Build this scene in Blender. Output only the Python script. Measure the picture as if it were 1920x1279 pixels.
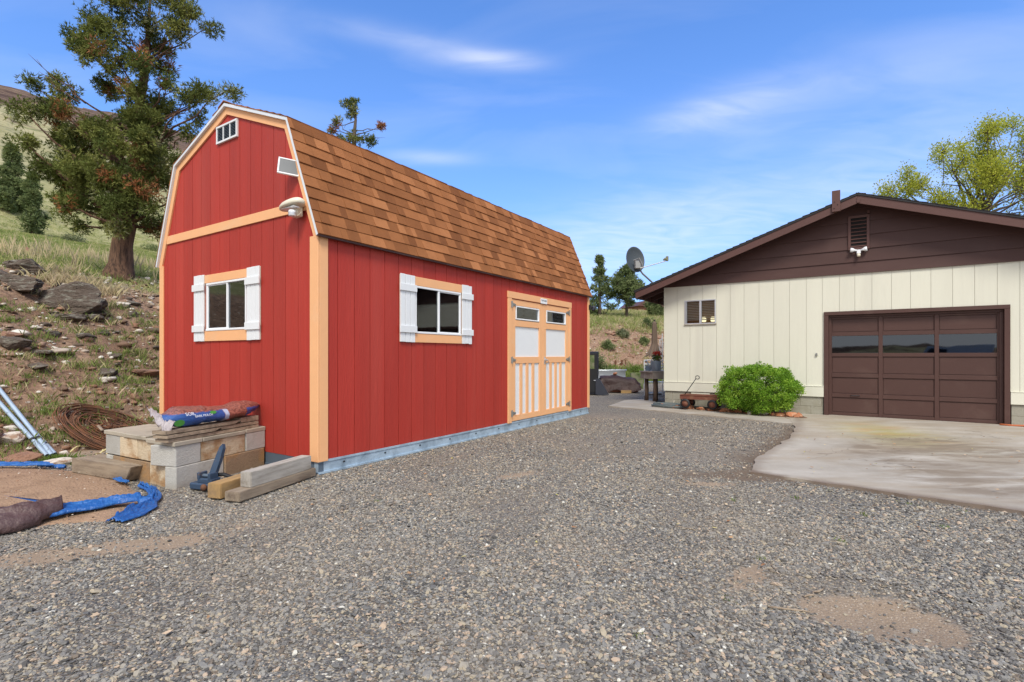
import bpy, bmesh, math, random
import numpy as np
from mathutils import Vector, Matrix, noise as mnoise
random.seed(7); RNG = np.random.default_rng(11)
R = math.radians
SC = bpy.context.scene
COL = SC.collection
for _o in list(bpy.data.objects): bpy.data.objects.remove(_o)

# ------------------------------------------------------------------ camera
CAM_H = 1.3; FPX = 962.0; PCX = 960.0; PHY = 666.0       # focal length and horizon measured on the photograph
cam_d = bpy.data.cameras.new('camera'); cam = bpy.data.objects.new('camera', cam_d); COL.objects.link(cam)
cam.location = (0, 0, CAM_H); cam.rotation_euler = (R(90), 0, 0)
cam_d.sensor_width = 36; cam_d.lens = 36*FPX/1920; cam_d.shift_y = (PHY-639.5)/1920
cam_d.clip_start = 0.05; cam_d.clip_end = 3000
SC.camera = cam

# ------------------------------------------------------------------ sky, sun, exposure
SUN_EL, SUN_AZ = 50, 178        # azimuth clockwise from +Y: behind the camera
w = bpy.data.worlds.new('World'); SC.world = w; w.use_nodes = True
nt = w.node_tree; nt.nodes.clear(); N = nt.nodes.new; L = nt.links.new
out = N('ShaderNodeOutputWorld'); bg = N('ShaderNodeBackground'); bg.inputs['Strength'].default_value = 0.14
sky = N('ShaderNodeTexSky'); sky.sky_type = 'NISHITA'; sky.sun_disc = False
sky.sun_elevation = R(SUN_EL); sky.sun_rotation = R(SUN_AZ)
sky.altitude = 900; sky.air_density = 1.0; sky.dust_density = 0.6; sky.ozone_density = 2.2
def wm(op, a, b=None, c=None, clamp=False):
    n = N('ShaderNodeMath'); n.operation = op; n.use_clamp = clamp
    for i, v in enumerate((a, b, c)):
        if v is None: continue
        if isinstance(v, (int, float)): n.inputs[i].default_value = v
        else: L(v, n.inputs[i])
    return n.outputs[0]
geo = N('ShaderNodeTexCoord'); sep = N('ShaderNodeSeparateXYZ'); L(geo.outputs['Generated'], sep.inputs[0])
X_, Y_, Z_ = sep.outputs
zz = wm('ADD', wm('MAXIMUM', Z_, 0.0), 0.12)
comb = N('ShaderNodeCombineXYZ')                      # thin cirrus on a high layer, drawn out across the view
L(wm('DIVIDE', X_, zz), comb.inputs[0]); L(wm('MULTIPLY', wm('DIVIDE', Y_, zz), 2.2), comb.inputs[1])
nz = N('ShaderNodeTexNoise'); nz.inputs['Scale'].default_value = 1.1; nz.inputs['Detail'].default_value = 6; nz.inputs['Roughness'].default_value = .5
nz.inputs['Distortion'].default_value = .7
L(comb.outputs[0], nz.inputs['Vector'])
nz2 = N('ShaderNodeTexNoise'); nz2.inputs['Scale'].default_value = 3.2; nz2.inputs['Detail'].default_value = 7; nz2.inputs['Distortion'].default_value = 1.2
L(comb.outputs[0], nz2.inputs['Vector'])
cir = wm('MULTIPLY', wm('SUBTRACT', nz.outputs['Fac'], 0.47, clamp=True), .45)
cir = wm('ADD', cir, wm('MULTIPLY', wm('SUBTRACT', 0.5, Y_, clamp=True), .95))      # the veil thickens steadily away from the view: the light is soft
def puff(dx, dy, dz, sx, sz, tilt, amt):
    """one wisp of cloud round a direction"""
    l = math.sqrt(dx*dx+dy*dy+dz*dz); dx, dy, dz = dx/l, dy/l, dz/l
    h = math.hypot(dx, dy); rx, ry = dy/h, -dx/h
    a = wm('ADD', wm('MULTIPLY', X_, rx), wm('MULTIPLY', Y_, ry))                       # across
    ux, uy, uz = -dz*dx/h, -dz*dy/h, h
    b = wm('ADD', wm('ADD', wm('MULTIPLY', X_, ux), wm('MULTIPLY', Y_, uy)), wm('MULTIPLY', Z_, uz))
    b = wm('SUBTRACT', b, wm('MULTIPLY', a, tilt))
    f = wm('ADD', wm('ADD', wm('MULTIPLY', X_, dx), wm('MULTIPLY', Y_, dy)), wm('MULTIPLY', Z_, dz))
    q = wm('ADD', wm('POWER', wm('ABSOLUTE', wm('DIVIDE', a, sx)), 2.0), wm('POWER', wm('ABSOLUTE', wm('DIVIDE', b, sz)), 2.0))
    g = wm('MULTIPLY', wm('EXPONENT', wm('MULTIPLY', q, -1.0)), wm('GREATER_THAN', f, 0.0))
    return wm('MULTIPLY', wm('MULTIPLY', g, wm('ADD', wm('MULTIPLY', nz2.outputs['Fac'], 1.3), -.05)), amt)
tot = cir
for p in ((-.045, 1, .576, .080, .013, -.02, .62), (.42, 1, .485, .13, .028, .10, .46), (.62, 1, .50, .22, .030, .12, .16),
          (-.16, 1, .385, .08, .012, 0, .3), (.5, 1, .30, .5, .07, .15, .28), (-.22, 1, .62, .12, .016, -.05, .25), (.16, 1, .2, .3, .08, .1, .22)):
    tot = wm('ADD', tot, puff(*p))
hz_ = wm('MULTIPLY', wm('EXPONENT', wm('MULTIPLY', wm('MAXIMUM', Z_, 0.0), -3.6)), .92)
tot = wm('MINIMUM', tot, .93)
tint = N('ShaderNodeMixRGB'); tint.blend_type = 'MULTIPLY'; tint.inputs[0].default_value = 1; tint.inputs[2].default_value = (.50, 1.0, 1.60, 1)
air = N('ShaderNodeMixRGB'); air.inputs[2].default_value = (2.5, 3.35, 5.1, 1); L(hz_, air.inputs[0])
mixc = N('ShaderNodeMixRGB'); mixc.inputs[2].default_value = (6.3, 6.35, 6.6, 1); L(tot, mixc.inputs[0])
L(sky.outputs[0], tint.inputs[1]); L(tint.outputs[0], air.inputs[1]); L(air.outputs[0], mixc.inputs[1]); L(mixc.outputs[0], bg.inputs[0]); L(bg.outputs[0], out.inputs[0])
sun_d = bpy.data.lights.new('sun', 'SUN'); sun = bpy.data.objects.new('sun', sun_d); COL.objects.link(sun)
sun_d.energy = 2.5; sun_d.angle = R(17); sun_d.color = (1, .945, .845)
sd = Vector((math.sin(R(SUN_AZ))*math.cos(R(SUN_EL)), math.cos(R(SUN_AZ))*math.cos(R(SUN_EL)), math.sin(R(SUN_EL))))
sun.rotation_euler = sd.to_track_quat('Z', 'Y').to_euler(); sun.location = (0, -5, 30)
vs = SC.view_settings; vs.view_transform = 'Standard'; vs.look = 'None'; vs.gamma = 1; vs.exposure = 0.42; vs.use_curve_mapping = False
SC.render.engine = 'CYCLES'
SC.cycles.max_bounces = 6; SC.cycles.transparent_max_bounces = 8

# ------------------------------------------------------------------ helpers
def empty(name, loc=(0, 0, 0), rz=0, label=None, cat=None, group=None):
    o = bpy.data.objects.new(name, None); COL.objects.link(o); o.location = loc; o.rotation_euler = (0, 0, rz)
    o.empty_display_size = .2
    return tag(o, label, cat, group)
def tag(o, label=None, cat=None, group=None, kind=None):
    if label: o['label'] = label
    if cat: o['category'] = cat
    if group: o['group'] = group
    if kind: o['kind'] = kind
    return o
class MB:
    def __init__(s, tf=None): s.v = []; s.f = []; s.r = []; s.tf = tf
    def add(s, vs, fs, r=0.5):
        b = len(s.v)
        s.v += [s.tf(*p) for p in vs] if s.tf else [tuple(p) for p in vs]
        s.f += [tuple(i+b for i in f) for f in fs]; s.r += [r]*len(vs); return s
    def box(s, x0, x1, y0, y1, z0, z1, r=.5, M=None, c=0):
        if c:
            return s.cbox(x0, x1, y0, y1, z0, z1, c, r, M)
        vs = [(x, y, z) for x in (x0, x1) for y in (y0, y1) for z in (z0, z1)]
        if M: vs = [tuple(M @ Vector(p)) for p in vs]
        return s.add(vs, [(0, 1, 3, 2), (4, 6, 7, 5), (0, 4, 5, 1), (2, 3, 7, 6), (0, 2, 6, 4), (1, 5, 7, 3)], r)
    def cbox(s, x0, x1, y0, y1, z0, z1, c, r=.5, M=None):
        """box with chamfered edges"""
        bm = bmesh.new(); bmesh.ops.create_cube(bm, size=1)
        for v in bm.verts: v.co = Vector(((x0+x1)/2+v.co.x*(x1-x0), (y0+y1)/2+v.co.y*(y1-y0), (z0+z1)/2+v.co.z*(z1-z0)))
        bmesh.ops.bevel(bm, geom=bm.edges[:], offset=c, segments=1, affect='EDGES')
        return s.bm(bm, r, M)
    def bm(s, bm, r=.5, M=None):
        bm.verts.ensure_lookup_table()
        for i, v in enumerate(bm.verts): v.index = i
        s.add([tuple((M @ v.co) if M else v.co) for v in bm.verts], [tuple(v.index for v in f.verts) for f in bm.faces], r)
        bm.free(); return s
    def prism(s, poly, y0, y1, r=.5, plane='xz'):
        n = len(poly)
        m = (lambda a, b, t: (a, t, b)) if plane == 'xz' else ((lambda a, b, t: (a, b, t)) if plane == 'xy' else (lambda a, b, t: (t, a, b)))
        vs = [m(a, b, y0) for a, b in poly]+[m(a, b, y1) for a, b in poly]
        return s.add(vs, [tuple(range(n)), tuple(range(2*n-1, n-1, -1))]+[(i, (i+1) % n, n+(i+1) % n, n+i) for i in range(n)], r)
    def tube(s, pts, rad, n=8, r=.5, cap=True, flat=1.0):
        pts = [Vector(p) for p in pts]; m = len(pts)
        if isinstance(rad, (int, float)): rad = [rad]*m
        vs = []; up = Vector((0, 0, 1))
        for i, p in enumerate(pts):
            t = (pts[min(i+1, m-1)]-pts[max(i-1, 0)])
            if t.length < 1e-9: t = Vector((0, 0, 1))
            t.normalize()
            a = t.cross(up)
            if a.length < 1e-3: a = t.cross(Vector((0, 1, 0)))
            a.normalize(); b = a.cross(t).normalized()
            for k in range(n):
                q = 2*math.pi*k/n
                vs.append(p+a*math.cos(q)*rad[i]+b*math.sin(q)*rad[i]*flat)
        fs = [(i*n+k, i*n+(k+1) % n, (i+1)*n+(k+1) % n, (i+1)*n+k) for i in range(m-1) for k in range(n)]
        if cap: fs += [tuple(range(n-1, -1, -1)), tuple((m-1)*n+k for k in range(n))]
        return s.add([tuple(v) for v in vs], fs, r)
    def lathe(s, prof, n=16, r=.5, M=None, cap=True):
        vs = []
        for (rr, z) in prof:
            for k in range(n):
                q = 2*math.pi*k/n; p = Vector((rr*math.cos(q), rr*math.sin(q), z))
                vs.append(tuple(M @ p) if M else tuple(p))
        m = len(prof)
        fs = [(i*n+k, i*n+(k+1) % n, (i+1)*n+(k+1) % n, (i+1)*n+k) for i in range(m-1) for k in range(n)]
        if cap: fs += [tuple(range(n-1, -1, -1)), tuple((m-1)*n+k for k in range(n))]
        return s.add(vs, fs, r)
    def build(s, name, mat, parent=None, smooth=False, loc=None, rz=0, fix=True, **kw):
        me = bpy.data.meshes.new(name); me.from_pydata(s.v, [], s.f)
        a = me.attributes.new('rnd', 'FLOAT', 'POINT'); a.data.foreach_set('value', s.r)
        if fix:
            bm = bmesh.new(); bm.from_mesh(me); bmesh.ops.recalc_face_normals(bm, faces=bm.faces); bm.to_mesh(me); bm.free()
        if smooth: me.polygons.foreach_set('use_smooth', [True]*len(me.polygons))
        me.materials.append(mat); me.update()
        o = bpy.data.objects.new(name, me); COL.objects.link(o)
        if parent: o.parent = parent
        if loc: o.location = loc
        if rz: o.rotation_euler = (0, 0, rz)
        return tag(o, **kw)
def npmesh(name, V, F, mat, rnd=None, parent=None, smooth=False, attrs=None, **kw):
    """V (n,3), F (m,k) numpy arrays"""
    me = bpy.data.meshes.new(name); n, k = F.shape
    me.vertices.add(len(V)); me.vertices.foreach_set('co', np.ascontiguousarray(V, dtype=np.float32).ravel())
    me.loops.add(n*k); me.loops.foreach_set('vertex_index', np.ascontiguousarray(F, dtype=np.int32).ravel())
    me.polygons.add(n); me.polygons.foreach_set('loop_start', np.arange(0, n*k, k, dtype=np.int32))
    me.polygons.foreach_set('loop_total', np.full(n, k, dtype=np.int32))
    if smooth: me.polygons.foreach_set('use_smooth', np.ones(n, dtype=bool))
    at = dict(attrs or {})
    if rnd is not None: at['rnd'] = rnd
    for nm, val in at.items():
        a = me.attributes.new(nm, 'FLOAT', 'POINT'); a.data.foreach_set('value', np.ascontiguousarray(val, dtype=np.float32))
    me.materials.append(mat); me.update(calc_edges=True); me.validate()
    o = bpy.data.objects.new(name, me); COL.objects.link(o)
    if parent: o.parent = parent
    return tag(o, **kw)

# ------------------------------------------------------------------ numpy noise
def _h(i, j, s):
    n = (i.astype(np.int64)*374761393+j.astype(np.int64)*668265263+s*974634777) & 0x7fffffff
    n = ((n ^ (n >> 13))*1274126177) & 0x7fffffff
    return ((n ^ (n >> 16)) & 0xffff)/65535.0
def vn(x, y, s=0):
    i = np.floor(x); j = np.floor(y); fx = x-i; fy = y-j; fx = fx*fx*(3-2*fx); fy = fy*fy*(3-2*fy)
    return (_h(i, j, s)*(1-fx)+_h(i+1, j, s)*fx)*(1-fy)+(_h(i, j+1, s)*(1-fx)+_h(i+1, j+1, s)*fx)*fy
def fbm(x, y, s=0, o=4):
    t = 0; a = .5
    for k in range(o): t = t+a*(vn(x, y, s+k)-.5)*2; x = x*2.03+7.1; y = y*2.03+3.7; a *= .5
    return t
def sst(a, b, x): t = np.clip((x-a)/(b-a), 0, 1); return t*t*(3-2*t)

# ------------------------------------------------------------------ materials
def mat_new(name):
    m = bpy.data.materials.new(name); m.use_nodes = True; t = m.node_tree
    return m, t, t.nodes['Principled BSDF']
def rgba(c): return (c[0], c[1], c[2], 1)
class G_:
    """small node graph helper"""
    def __init__(s, t): s.t = t
    def n(s, ty, **kw):
        x = s.t.nodes.new(ty)
        for k, v in kw.items():
            if hasattr(x, k): setattr(x, k, v)
        return x
    def l(s, a, b): s.t.links.new(a, b)
    def math(s, op, a, b=0.0, c=None, clamp=False):
        x = s.n('ShaderNodeMath', operation=op, use_clamp=clamp)
        for i, v in enumerate((a, b, c)):
            if v is None: continue
            if isinstance(v, (int, float)): x.inputs[i].default_value = v
            else: s.l(v, x.inputs[i])
        return x.outputs[0]
    def noise(s, vec, scale, detail=4, rough=.55, dist=0):
        x = s.n('ShaderNodeTexNoise'); x.inputs['Scale'].default_value = scale; x.inputs['Detail'].default_value = detail
        x.inputs['Roughness'].default_value = rough; x.inputs['Distortion'].default_value = dist; s.l(vec, x.inputs['Vector']); return x.outputs['Fac']
    def ramp(s, fac, stops, interp='LINEAR'):
        x = s.n('ShaderNodeValToRGB'); e = x.color_ramp.elements; x.color_ramp.interpolation = interp
        while len(e) < len(stops): e.new(.5)
        for k, (p, c) in enumerate(stops): e[k].position = p; e[k].color = rgba(c) if not isinstance(c, (int, float)) else (c, c, c, 1)
        s.l(fac, x.inputs[0]); return x.outputs[0]
    def mix(s, fac, a, b, bt='MIX'):
        x = s.n('ShaderNodeMixRGB', blend_type=bt)
        for i, v in enumerate((fac, a, b)):
            if isinstance(v, (int, float)): x.inputs[i].default_value = v
            elif isinstance(v, tuple): x.inputs[i].default_value = rgba(v)
            else: s.l(v, x.inputs[i])
        return x.outputs[0]
    def map(s, vec, sc=(1, 1, 1), rot=(0, 0, 0)):
        x = s.n('ShaderNodeMapping'); x.inputs['Scale'].default_value = sc; x.inputs['Rotation'].default_value = rot; s.l(vec, x.inputs['Vector']); return x.outputs[0]
    def attr(s, name): x = s.n('ShaderNodeAttribute', attribute_name=name); return x.outputs['Fac']
    def bump(s, h, strength, dist=.01, bsdf=None):
        x = s.n('ShaderNodeBump'); x.inputs['Strength'].default_value = strength; x.inputs['Distance'].default_value = dist
        s.l(h, x.inputs['Height']); s.l(x.outputs[0], bsdf.inputs['Normal']); return x
def pm(name, col, rough=.7, var=.12, scale=3.0, stretch=(1, 1, 1), bump=.25, bscale=60, metal=0.0, orand=.0, attr=0.0, spec=.35,
       col2=None, c2=(.55, .75), c2scale=2.0, grime=None, trans=None, bdist=.004):
    """painted, metal, wood or stone surface: base colour, slow and fine variation, optional second colour in patches, fine relief"""
    m, t, b = mat_new(name); g = G_(t); tc = g.n('ShaderNodeTexCoord').outputs['Object']
    v = g.map(tc, stretch)
    f1 = g.noise(v, scale, 5); f2 = g.noise(v, scale*9, 3)
    f = g.math('ADD', g.math('MULTIPLY', f1, .65), g.math('MULTIPLY', f2, .35))
    k = g.math('ADD', 1-var, g.math('MULTIPLY', f, 2*var))
    if orand: k = g.math('MULTIPLY', k, g.math('ADD', 1-orand, g.math('MULTIPLY', g.n('ShaderNodeObjectInfo').outputs['Random'], 2*orand)))
    if attr: k = g.math('MULTIPLY', k, g.math('ADD', 1-attr, g.math('MULTIPLY', g.attr('rnd'), 2*attr)))
    c = rgba(col)
    base = g.n('ShaderNodeRGB'); base.outputs[0].default_value = c; base = base.outputs[0]
    if col2:
        p = g.noise(v, c2scale, 6, .6, .3)
        base = g.mix(g.ramp(p, [(c2[0], 0.0), (c2[1], 1.0)]), base, col2)
    if grime:                                           # splash dirt gathered low on the thing (a stain with its own shape)
        z = g.n('ShaderNodeSeparateXYZ'); g.l(tc, z.inputs[0])
        q = g.math('SUBTRACT', grime[0], g.math('ADD', z.outputs[2], g.math('MULTIPLY', g.noise(tc, 2.5, 5), grime[0]*.9)))
        q = g.math('MULTIPLY', g.math('DIVIDE', q, grime[0], clamp=True), grime[2], clamp=True)
        base = g.mix(q, base, grime[1])
    x = g.n('ShaderNodeVectorMath', operation='SCALE'); g.l(base, x.inputs[0]); g.l(k, x.inputs['Scale'])
    g.l(x.outputs[0], b.inputs['Base Color'])
    b.inputs['Metallic'].default_value = metal; b.inputs['Specular IOR Level'].default_value = spec
    rr = g.math('ADD', rough-.08, g.math('MULTIPLY', f1, .16)); g.l(rr, b.inputs['Roughness'])
    if bump: g.bump(g.math('ADD', g.noise(v, bscale, 3), g.math('MULTIPLY', f2, .5)), bump, bdist, b)
    if trans: b.inputs['Transmission Weight'].default_value = trans
    return m
def ramp_mat(name, stops, rough=.8, interp='LINEAR', src='rnd', spec=.2, nvar=.15, scale=4, two=0.0, bump=0, sheen=0):
    """colour picked from a ramp by each piece's own number (leaves, blades, stones)"""
    m, t, b = mat_new(name); g = G_(t)
    f = g.n('ShaderNodeObjectInfo').outputs['Random'] if src == 'obj' else g.attr(src)
    c = g.ramp(f, stops, interp)
    tc = g.n('ShaderNodeTexCoord').outputs['Object']
    nn = g.noise(tc, scale, 4)
    x = g.n('ShaderNodeVectorMath', operation='SCALE'); g.l(c, x.inputs[0]); g.l(g.math('ADD', 1-nvar, g.math('MULTIPLY', nn, 2*nvar)), x.inputs['Scale'])
    g.l(x.outputs[0], b.inputs['Base Color']); b.inputs['Roughness'].default_value = rough; b.inputs['Specular IOR Level'].default_value = spec
    if bump: g.bump(g.noise(tc, scale*8, 4), bump, .01, b)
    if two:
        tr = g.n('ShaderNodeBsdfTranslucent'); g.l(x.outputs[0], tr.inputs[0]); mx = g.n('ShaderNodeMixShader'); mx.inputs[0].default_value = two
        o = t.nodes['Material Output']; g.l(b.outputs[0], mx.inputs[1]); g.l(tr.outputs[0], mx.inputs[2]); g.l(mx.outputs[0], o.inputs[0])
    return m
def glass_mat(name, tint, refl, rough=.02):
    m, t, b = mat_new(name); g = G_(t); t.nodes.remove(b)
    tr = g.n('ShaderNodeBsdfTransparent'); tr.inputs[0].default_value = rgba(tint)
    gl = g.n('ShaderNodeBsdfGlossy'); gl.inputs['Roughness'].default_value = rough; gl.inputs[0].default_value = (.9, .95, 1, 1)
    tc = g.n('ShaderNodeTexCoord').outputs['Object']; bp = g.n('ShaderNodeBump'); bp.inputs['Strength'].default_value = .04; bp.inputs['Distance'].default_value = .02
    g.l(g.noise(tc, 1.5, 2), bp.inputs['Height']); g.l(bp.outputs[0], gl.inputs['Normal'])
    lw = g.n('ShaderNodeFresnel'); lw.inputs[0].default_value = 1.45
    f = g.math('MULTIPLY', lw.outputs[0], refl, clamp=True)
    mx = g.n('ShaderNodeMixShader'); g.l(f, mx.inputs[0]); g.l(tr.outputs[0], mx.inputs[1]); g.l(gl.outputs[0], mx.inputs[2])
    g.l(mx.outputs[0], t.nodes['Material Output'].inputs[0]); return m
M = {}
V3 = (1, 1, .12)      # vertical grain
M['red'] = pm('red_paint', (.385, .034, .022), .62, .30, 3.2, (1, 1, .07), .9, 90, bdist=.006, orand=.07, col2=(.41, .050, .034), c2=(.5, .8), grime=(.5, (.36, .09, .06), .35))
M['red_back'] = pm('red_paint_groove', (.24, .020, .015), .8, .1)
M['peach'] = pm('peach_trim_paint', (.80, .43, .21), .6, .09, 2.5, (1, 1, 1), .4, 90, col2=(.76, .47, .27), c2=(.55, .8))
M['white'] = pm('white_paint', (.72, .745, .76), .5, .05, 4, bump=.15, col2=(.6, .62, .62), c2=(.6, .8))
M['drip'] = pm('white_drip_edge', (.66, .70, .74), .4, .06, 3, bump=.05, metal=.0)
M['vinyl'] = pm('white_vinyl', (.78, .80, .82), .35, .03, 3, bump=0)
M['cream'] = pm('cream_paint', (.655, .645, .54), .65, .09, 2.5, (1, 1, .09), .3, 110, orand=.015, col2=(.58, .565, .48), c2=(.55, .85))
M['cream_back'] = pm('cream_paint_groove', (.60, .575, .46), .8, .05)
M['brown'] = pm('brown_paint', (.072, .036, .031), .6, .13, 1.3, (.5, 1, 1), .3, 90, orand=.05, col2=(.088, .048, .042), c2=(.5, .8), spec=.3)
M['brown2'] = pm('brown_garage_paint', (.074, .036, .029), .5, .14, 1.0, bump=.25, bscale=70, orand=.04, col2=(.098, .056, .045), c2=(.55, .8), spec=.35)
M['brown_red'] = pm('brown_fascia_paint', (.098, .045, .037), .55, .14, 1.5, (.5, 1, 1), .3, 80, spec=.4)
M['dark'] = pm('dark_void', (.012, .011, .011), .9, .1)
M['darkroof'] = pm('charcoal_roof_shingle', (.035, .034, .036), .9, .25, 5, bump=.8, bscale=90, attr=.2)
M['steel'] = pm('galvanised_steel', (.42, .54, .65), .45, .22, 3.5, bump=.15, metal=.2, spec=.5, col2=(.20, .27, .34), c2=(.42, .75), c2scale=5)
M['steel_dark'] = pm('dull_blue_steel', (.12, .16, .21), .55, .2, 3, bump=.1, metal=.3)
M['alu'] = pm('aluminium', (.55, .57, .60), .35, .1, 6, bump=.05, metal=.6)
M['hinge'] = pm('grey_hardware', (.30, .30, .29), .45, .2, 20, bump=.1, metal=.6)
M['glass'] = glass_mat('window_glass', (.62, .66, .66), 2.0); M['glass_clear'] = glass_mat('clear_house_glass', (.9, .92, .92), 1.2)
M['glass_dark'] = glass_mat('garage_glass', (.05, .07, .09), 2.6)
M['conc'] = pm('concrete_block', (.43, .42, .385), .9, .25, 3, bump=.9, bscale=80, bdist=.008, orand=.08, col2=(.30, .285, .24), c2=(.5, .8), c2scale=2.5, grime=(.12, (.25, .20, .15), .6))
M['found'] = pm('weathered_foundation_block', (.34, .325, .265), .9, .2, 3, bump=.8, bscale=90, bdist=.008, orand=.07, col2=(.25, .23, .17), c2=(.45, .7), c2scale=3)
M['conc_tan'] = pm('tan_stained_block', (.56, .46, .32), .9, .25, 4, bump=.9, bscale=60, bdist=.01, orand=.1, col2=(.36, .22, .11), c2=(.44, .60), c2scale=4.5)
M['conc_brown'] = pm('brown_weathered_block', (.27, .19, .12), .9, .3, 4, bump=.9, bscale=60, bdist=.01, col2=(.36, .20, .08), c2=(.5, .65), c2scale=3)
M['slab'] = pm('weathered_paver', (.38, .34, .27), .9, .28, 3, bump=.7, bscale=100, orand=.08, col2=(.22, .20, .15), c2=(.5, .7), c2scale=3)
def wood(name, col, col2, st, var=.22): return pm(name, col, .8, var*1.5, 2.2, st, 1.0, 22, bdist=.008, orand=.12, attr=.12, col2=col2, c2=(.42, .72), c2scale=1.6)
M['timber'] = wood('weathered_timber', (.36, .285, .205), (.17, .125, .09), (1.2, 9, 9))
M['timber_grey'] = wood('grey_weathered_timber', (.42, .39, .345), (.22, .195, .16), (1.2, 10, 10))
M['timber_brown'] = wood('brown_weathered_timber', (.38, .24, .10), (.24, .16, .09), (1.2, 8, 8))
M['table_wood'] = wood('grey_table_wood', (.33, .28, .24), (.20, .15, .12), (2, 8, 2))
M['leg_wood'] = wood('brown_log_leg', (.17, .115, .08), (.10, .07, .05), (8, 8, 1.5))
M['rust'] = pm('rusty_iron', (.17, .072, .035), .85, .3, 12, bump=.6, bscale=90, col2=(.08, .045, .03), c2=(.4, .7), c2scale=9, attr=.3)
M['rust_red'] = pm('faded_red_metal', (.16, .055, .035), .7, .2, 8, bump=.4, col2=(.20, .10, .06), c2=(.45, .65), c2scale=9)
M['black'] = pm('black_plastic', (.018, .019, .021), .5, .2, 8, bump=.1)
M['blackblue'] = pm('dark_navy_metal', (.017, .021, .033), .35, .25, 3, bump=.08, spec=.5)
M['bluepaint'] = pm('worn_blue_paint', (.045, .075, .125), .5, .25, 12, bump=.35, col2=(.15, .10, .07), c2=(.56, .7), c2scale=12, metal=.2)
M['rubber'] = pm('grey_hose_rubber', (.10, .12, .12), .5, .15, 10, bump=.1)
M['hose_orange'] = pm('orange_hose', (.45, .13, .05), .5, .15, 10, bump=.1)
M['rope'] = pm('yellow_rope', (.62, .55, .28), .8, .2, 30, bump=.5, bscale=200)
M['tarp_blue'] = pm('blue_tarp', (.012, .095, .33), .42, .25, 5, bump=.9, bscale=16, bdist=.02, col2=(.035, .17, .46), c2=(.5, .75), c2scale=6, spec=.5)
M['tarp_brown'] = pm('brown_tarp', (.085, .048, .045), .5, .25, 4, bump=.9, bscale=12, bdist=.02, col2=(.14, .085, .08), c2=(.5, .75), spec=.5)
M['pipe'] = pm('grey_blue_conduit', (.42, .52, .62), .4, .12, 6, bump=.1, metal=.3)
M['dish'] = pm('slate_dish_paint', (.045, .057, .068), .5, .15, 3, bump=.05, spec=.4)
M['beige'] = pm('beige_plastic', (.68, .63, .50), .4, .05, 5, bump=.02, spec=.5)
M['umbr'] = pm('brown_canvas', (.16, .115, .085), .85, .2, 6, (6, 6, 1), .7, 40)
M['can'] = pm('grey_blue_watering_can', (.30, .36, .42), .4, .18, 7, bump=.1, metal=.5)
M['tank'] = pm('galvanised_tank', (.50, .54, .58), .35, .15, 5, bump=.1, metal=.55)
M['pot'] = pm('mossy_planter', (.19, .19, .12), .9, .25, 9, bump=.6, col2=(.10, .14, .05), c2=(.45, .6), c2scale=6)
M['bark'] = pm('juniper_bark', (.24, .135, .085), .95, .3, 5, (5, 5, .6), 1.0, 22, col2=(.075, .045, .032), c2=(.42, .62), c2scale=5, bdist=.04)
M['bark_grey'] = pm('grey_bark', (.11, .085, .068), .95, .3, 5, (4, 4, .8), 1.0, 18)
M['flower'] = pm('red_petals', (.55, .05, .03), .7, .2, 30, bump=0)
M['rock'] = pm('dark_lichen_rock', (.145, .112, .088), .95, .45, 5, (1, 1, 3.0), 1.0, 16, bdist=.06, col2=(.30, .29, .24), c2=(.52, .68), c2scale=6)
M['rock_red'] = pm('rust_brown_rock', (.27, .15, .10), .95, .28, 5, (1, 1, 2), 1.0, 22, bdist=.02, col2=(.16, .11, .09), c2=(.5, .7), c2scale=4)
M['rock_orange'] = pm('orange_edging_stone', (.42, .17, .085), .92, .2, 9, bump=.9, bscale=45, orand=.2, col2=(.50, .33, .22), c2=(.52, .7), c2scale=7)
M['rock_white'] = pm('chalky_white_rock', (.55, .50, .43), .95, .2, 7, bump=.9, bscale=45, col2=(.30, .20, .14), c2=(.5, .62), c2scale=9)
M['stones'] = ramp_mat('loose_hill_stone', [(0, (.20, .12, .08)), (.3, (.14, .105, .08)), (.5, (.30, .165, .105)), (.7, (.34, .26, .20)), (.85, (.55, .50, .43)), (1, (.66, .62, .55))], .95, spec=.1, bump=.6, scale=9)
M['grass'] = ramp_mat('grass_blade', [(0, (.14, .20, .045)), (.35, (.22, .28, .075)), (.6, (.36, .36, .14)), (.8, (.50, .44, .24)), (1, (.58, .46, .30))], .85, nvar=.3, scale=.6, two=.3)
M['weed'] = ramp_mat('weed_leaf', [(0, (.09, .15, .03)), (.5, (.14, .22, .04)), (1, (.23, .28, .07))], .8, nvar=.2, two=.3)
M['juniper'] = ramp_mat('juniper_foliage', [(0, (.08, .11, .028)), (.45, (.17, .195, .048)), (.72, (.27, .28, .08)), (.78, (.30, .32, .20)), (.82, (.28, .14, .06)), (1, (.40, .16, .065))], .85, nvar=.35, scale=1.2, two=.22)
M['pine'] = ramp_mat('pine_foliage', [(0, (.09, .13, .05)), (.6, (.19, .235, .095)), (1, (.30, .32, .15))], .85, nvar=.3, scale=1.0, two=.25)
M['elm'] = ramp_mat('young_elm_leaf', [(0, (.26, .31, .04)), (.5, (.42, .46, .06)), (1, (.60, .59, .09))], .7, nvar=.2, scale=.8, two=.45)
M['shrub'] = ramp_mat('bright_shrub_leaf', [(0, (.10, .22, .015)), (.5, (.20, .38, .03)), (1, (.34, .50, .06))], .6, nvar=.25, scale=5, two=.35, spec=.35)
M['sage'] = ramp_mat('sagebrush_leaf', [(0, (.10, .13, .06)), (1, (.20, .22, .12))], .85, nvar=.25, scale=3, two=.2)
M['litter'] = ramp_mat('dead_leaf', [(0, (.30, .13, .05)), (.5, (.42, .27, .15)), (.85, (.55, .42, .30)), (1, (.45, .42, .08))], .8, nvar=.2)
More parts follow.
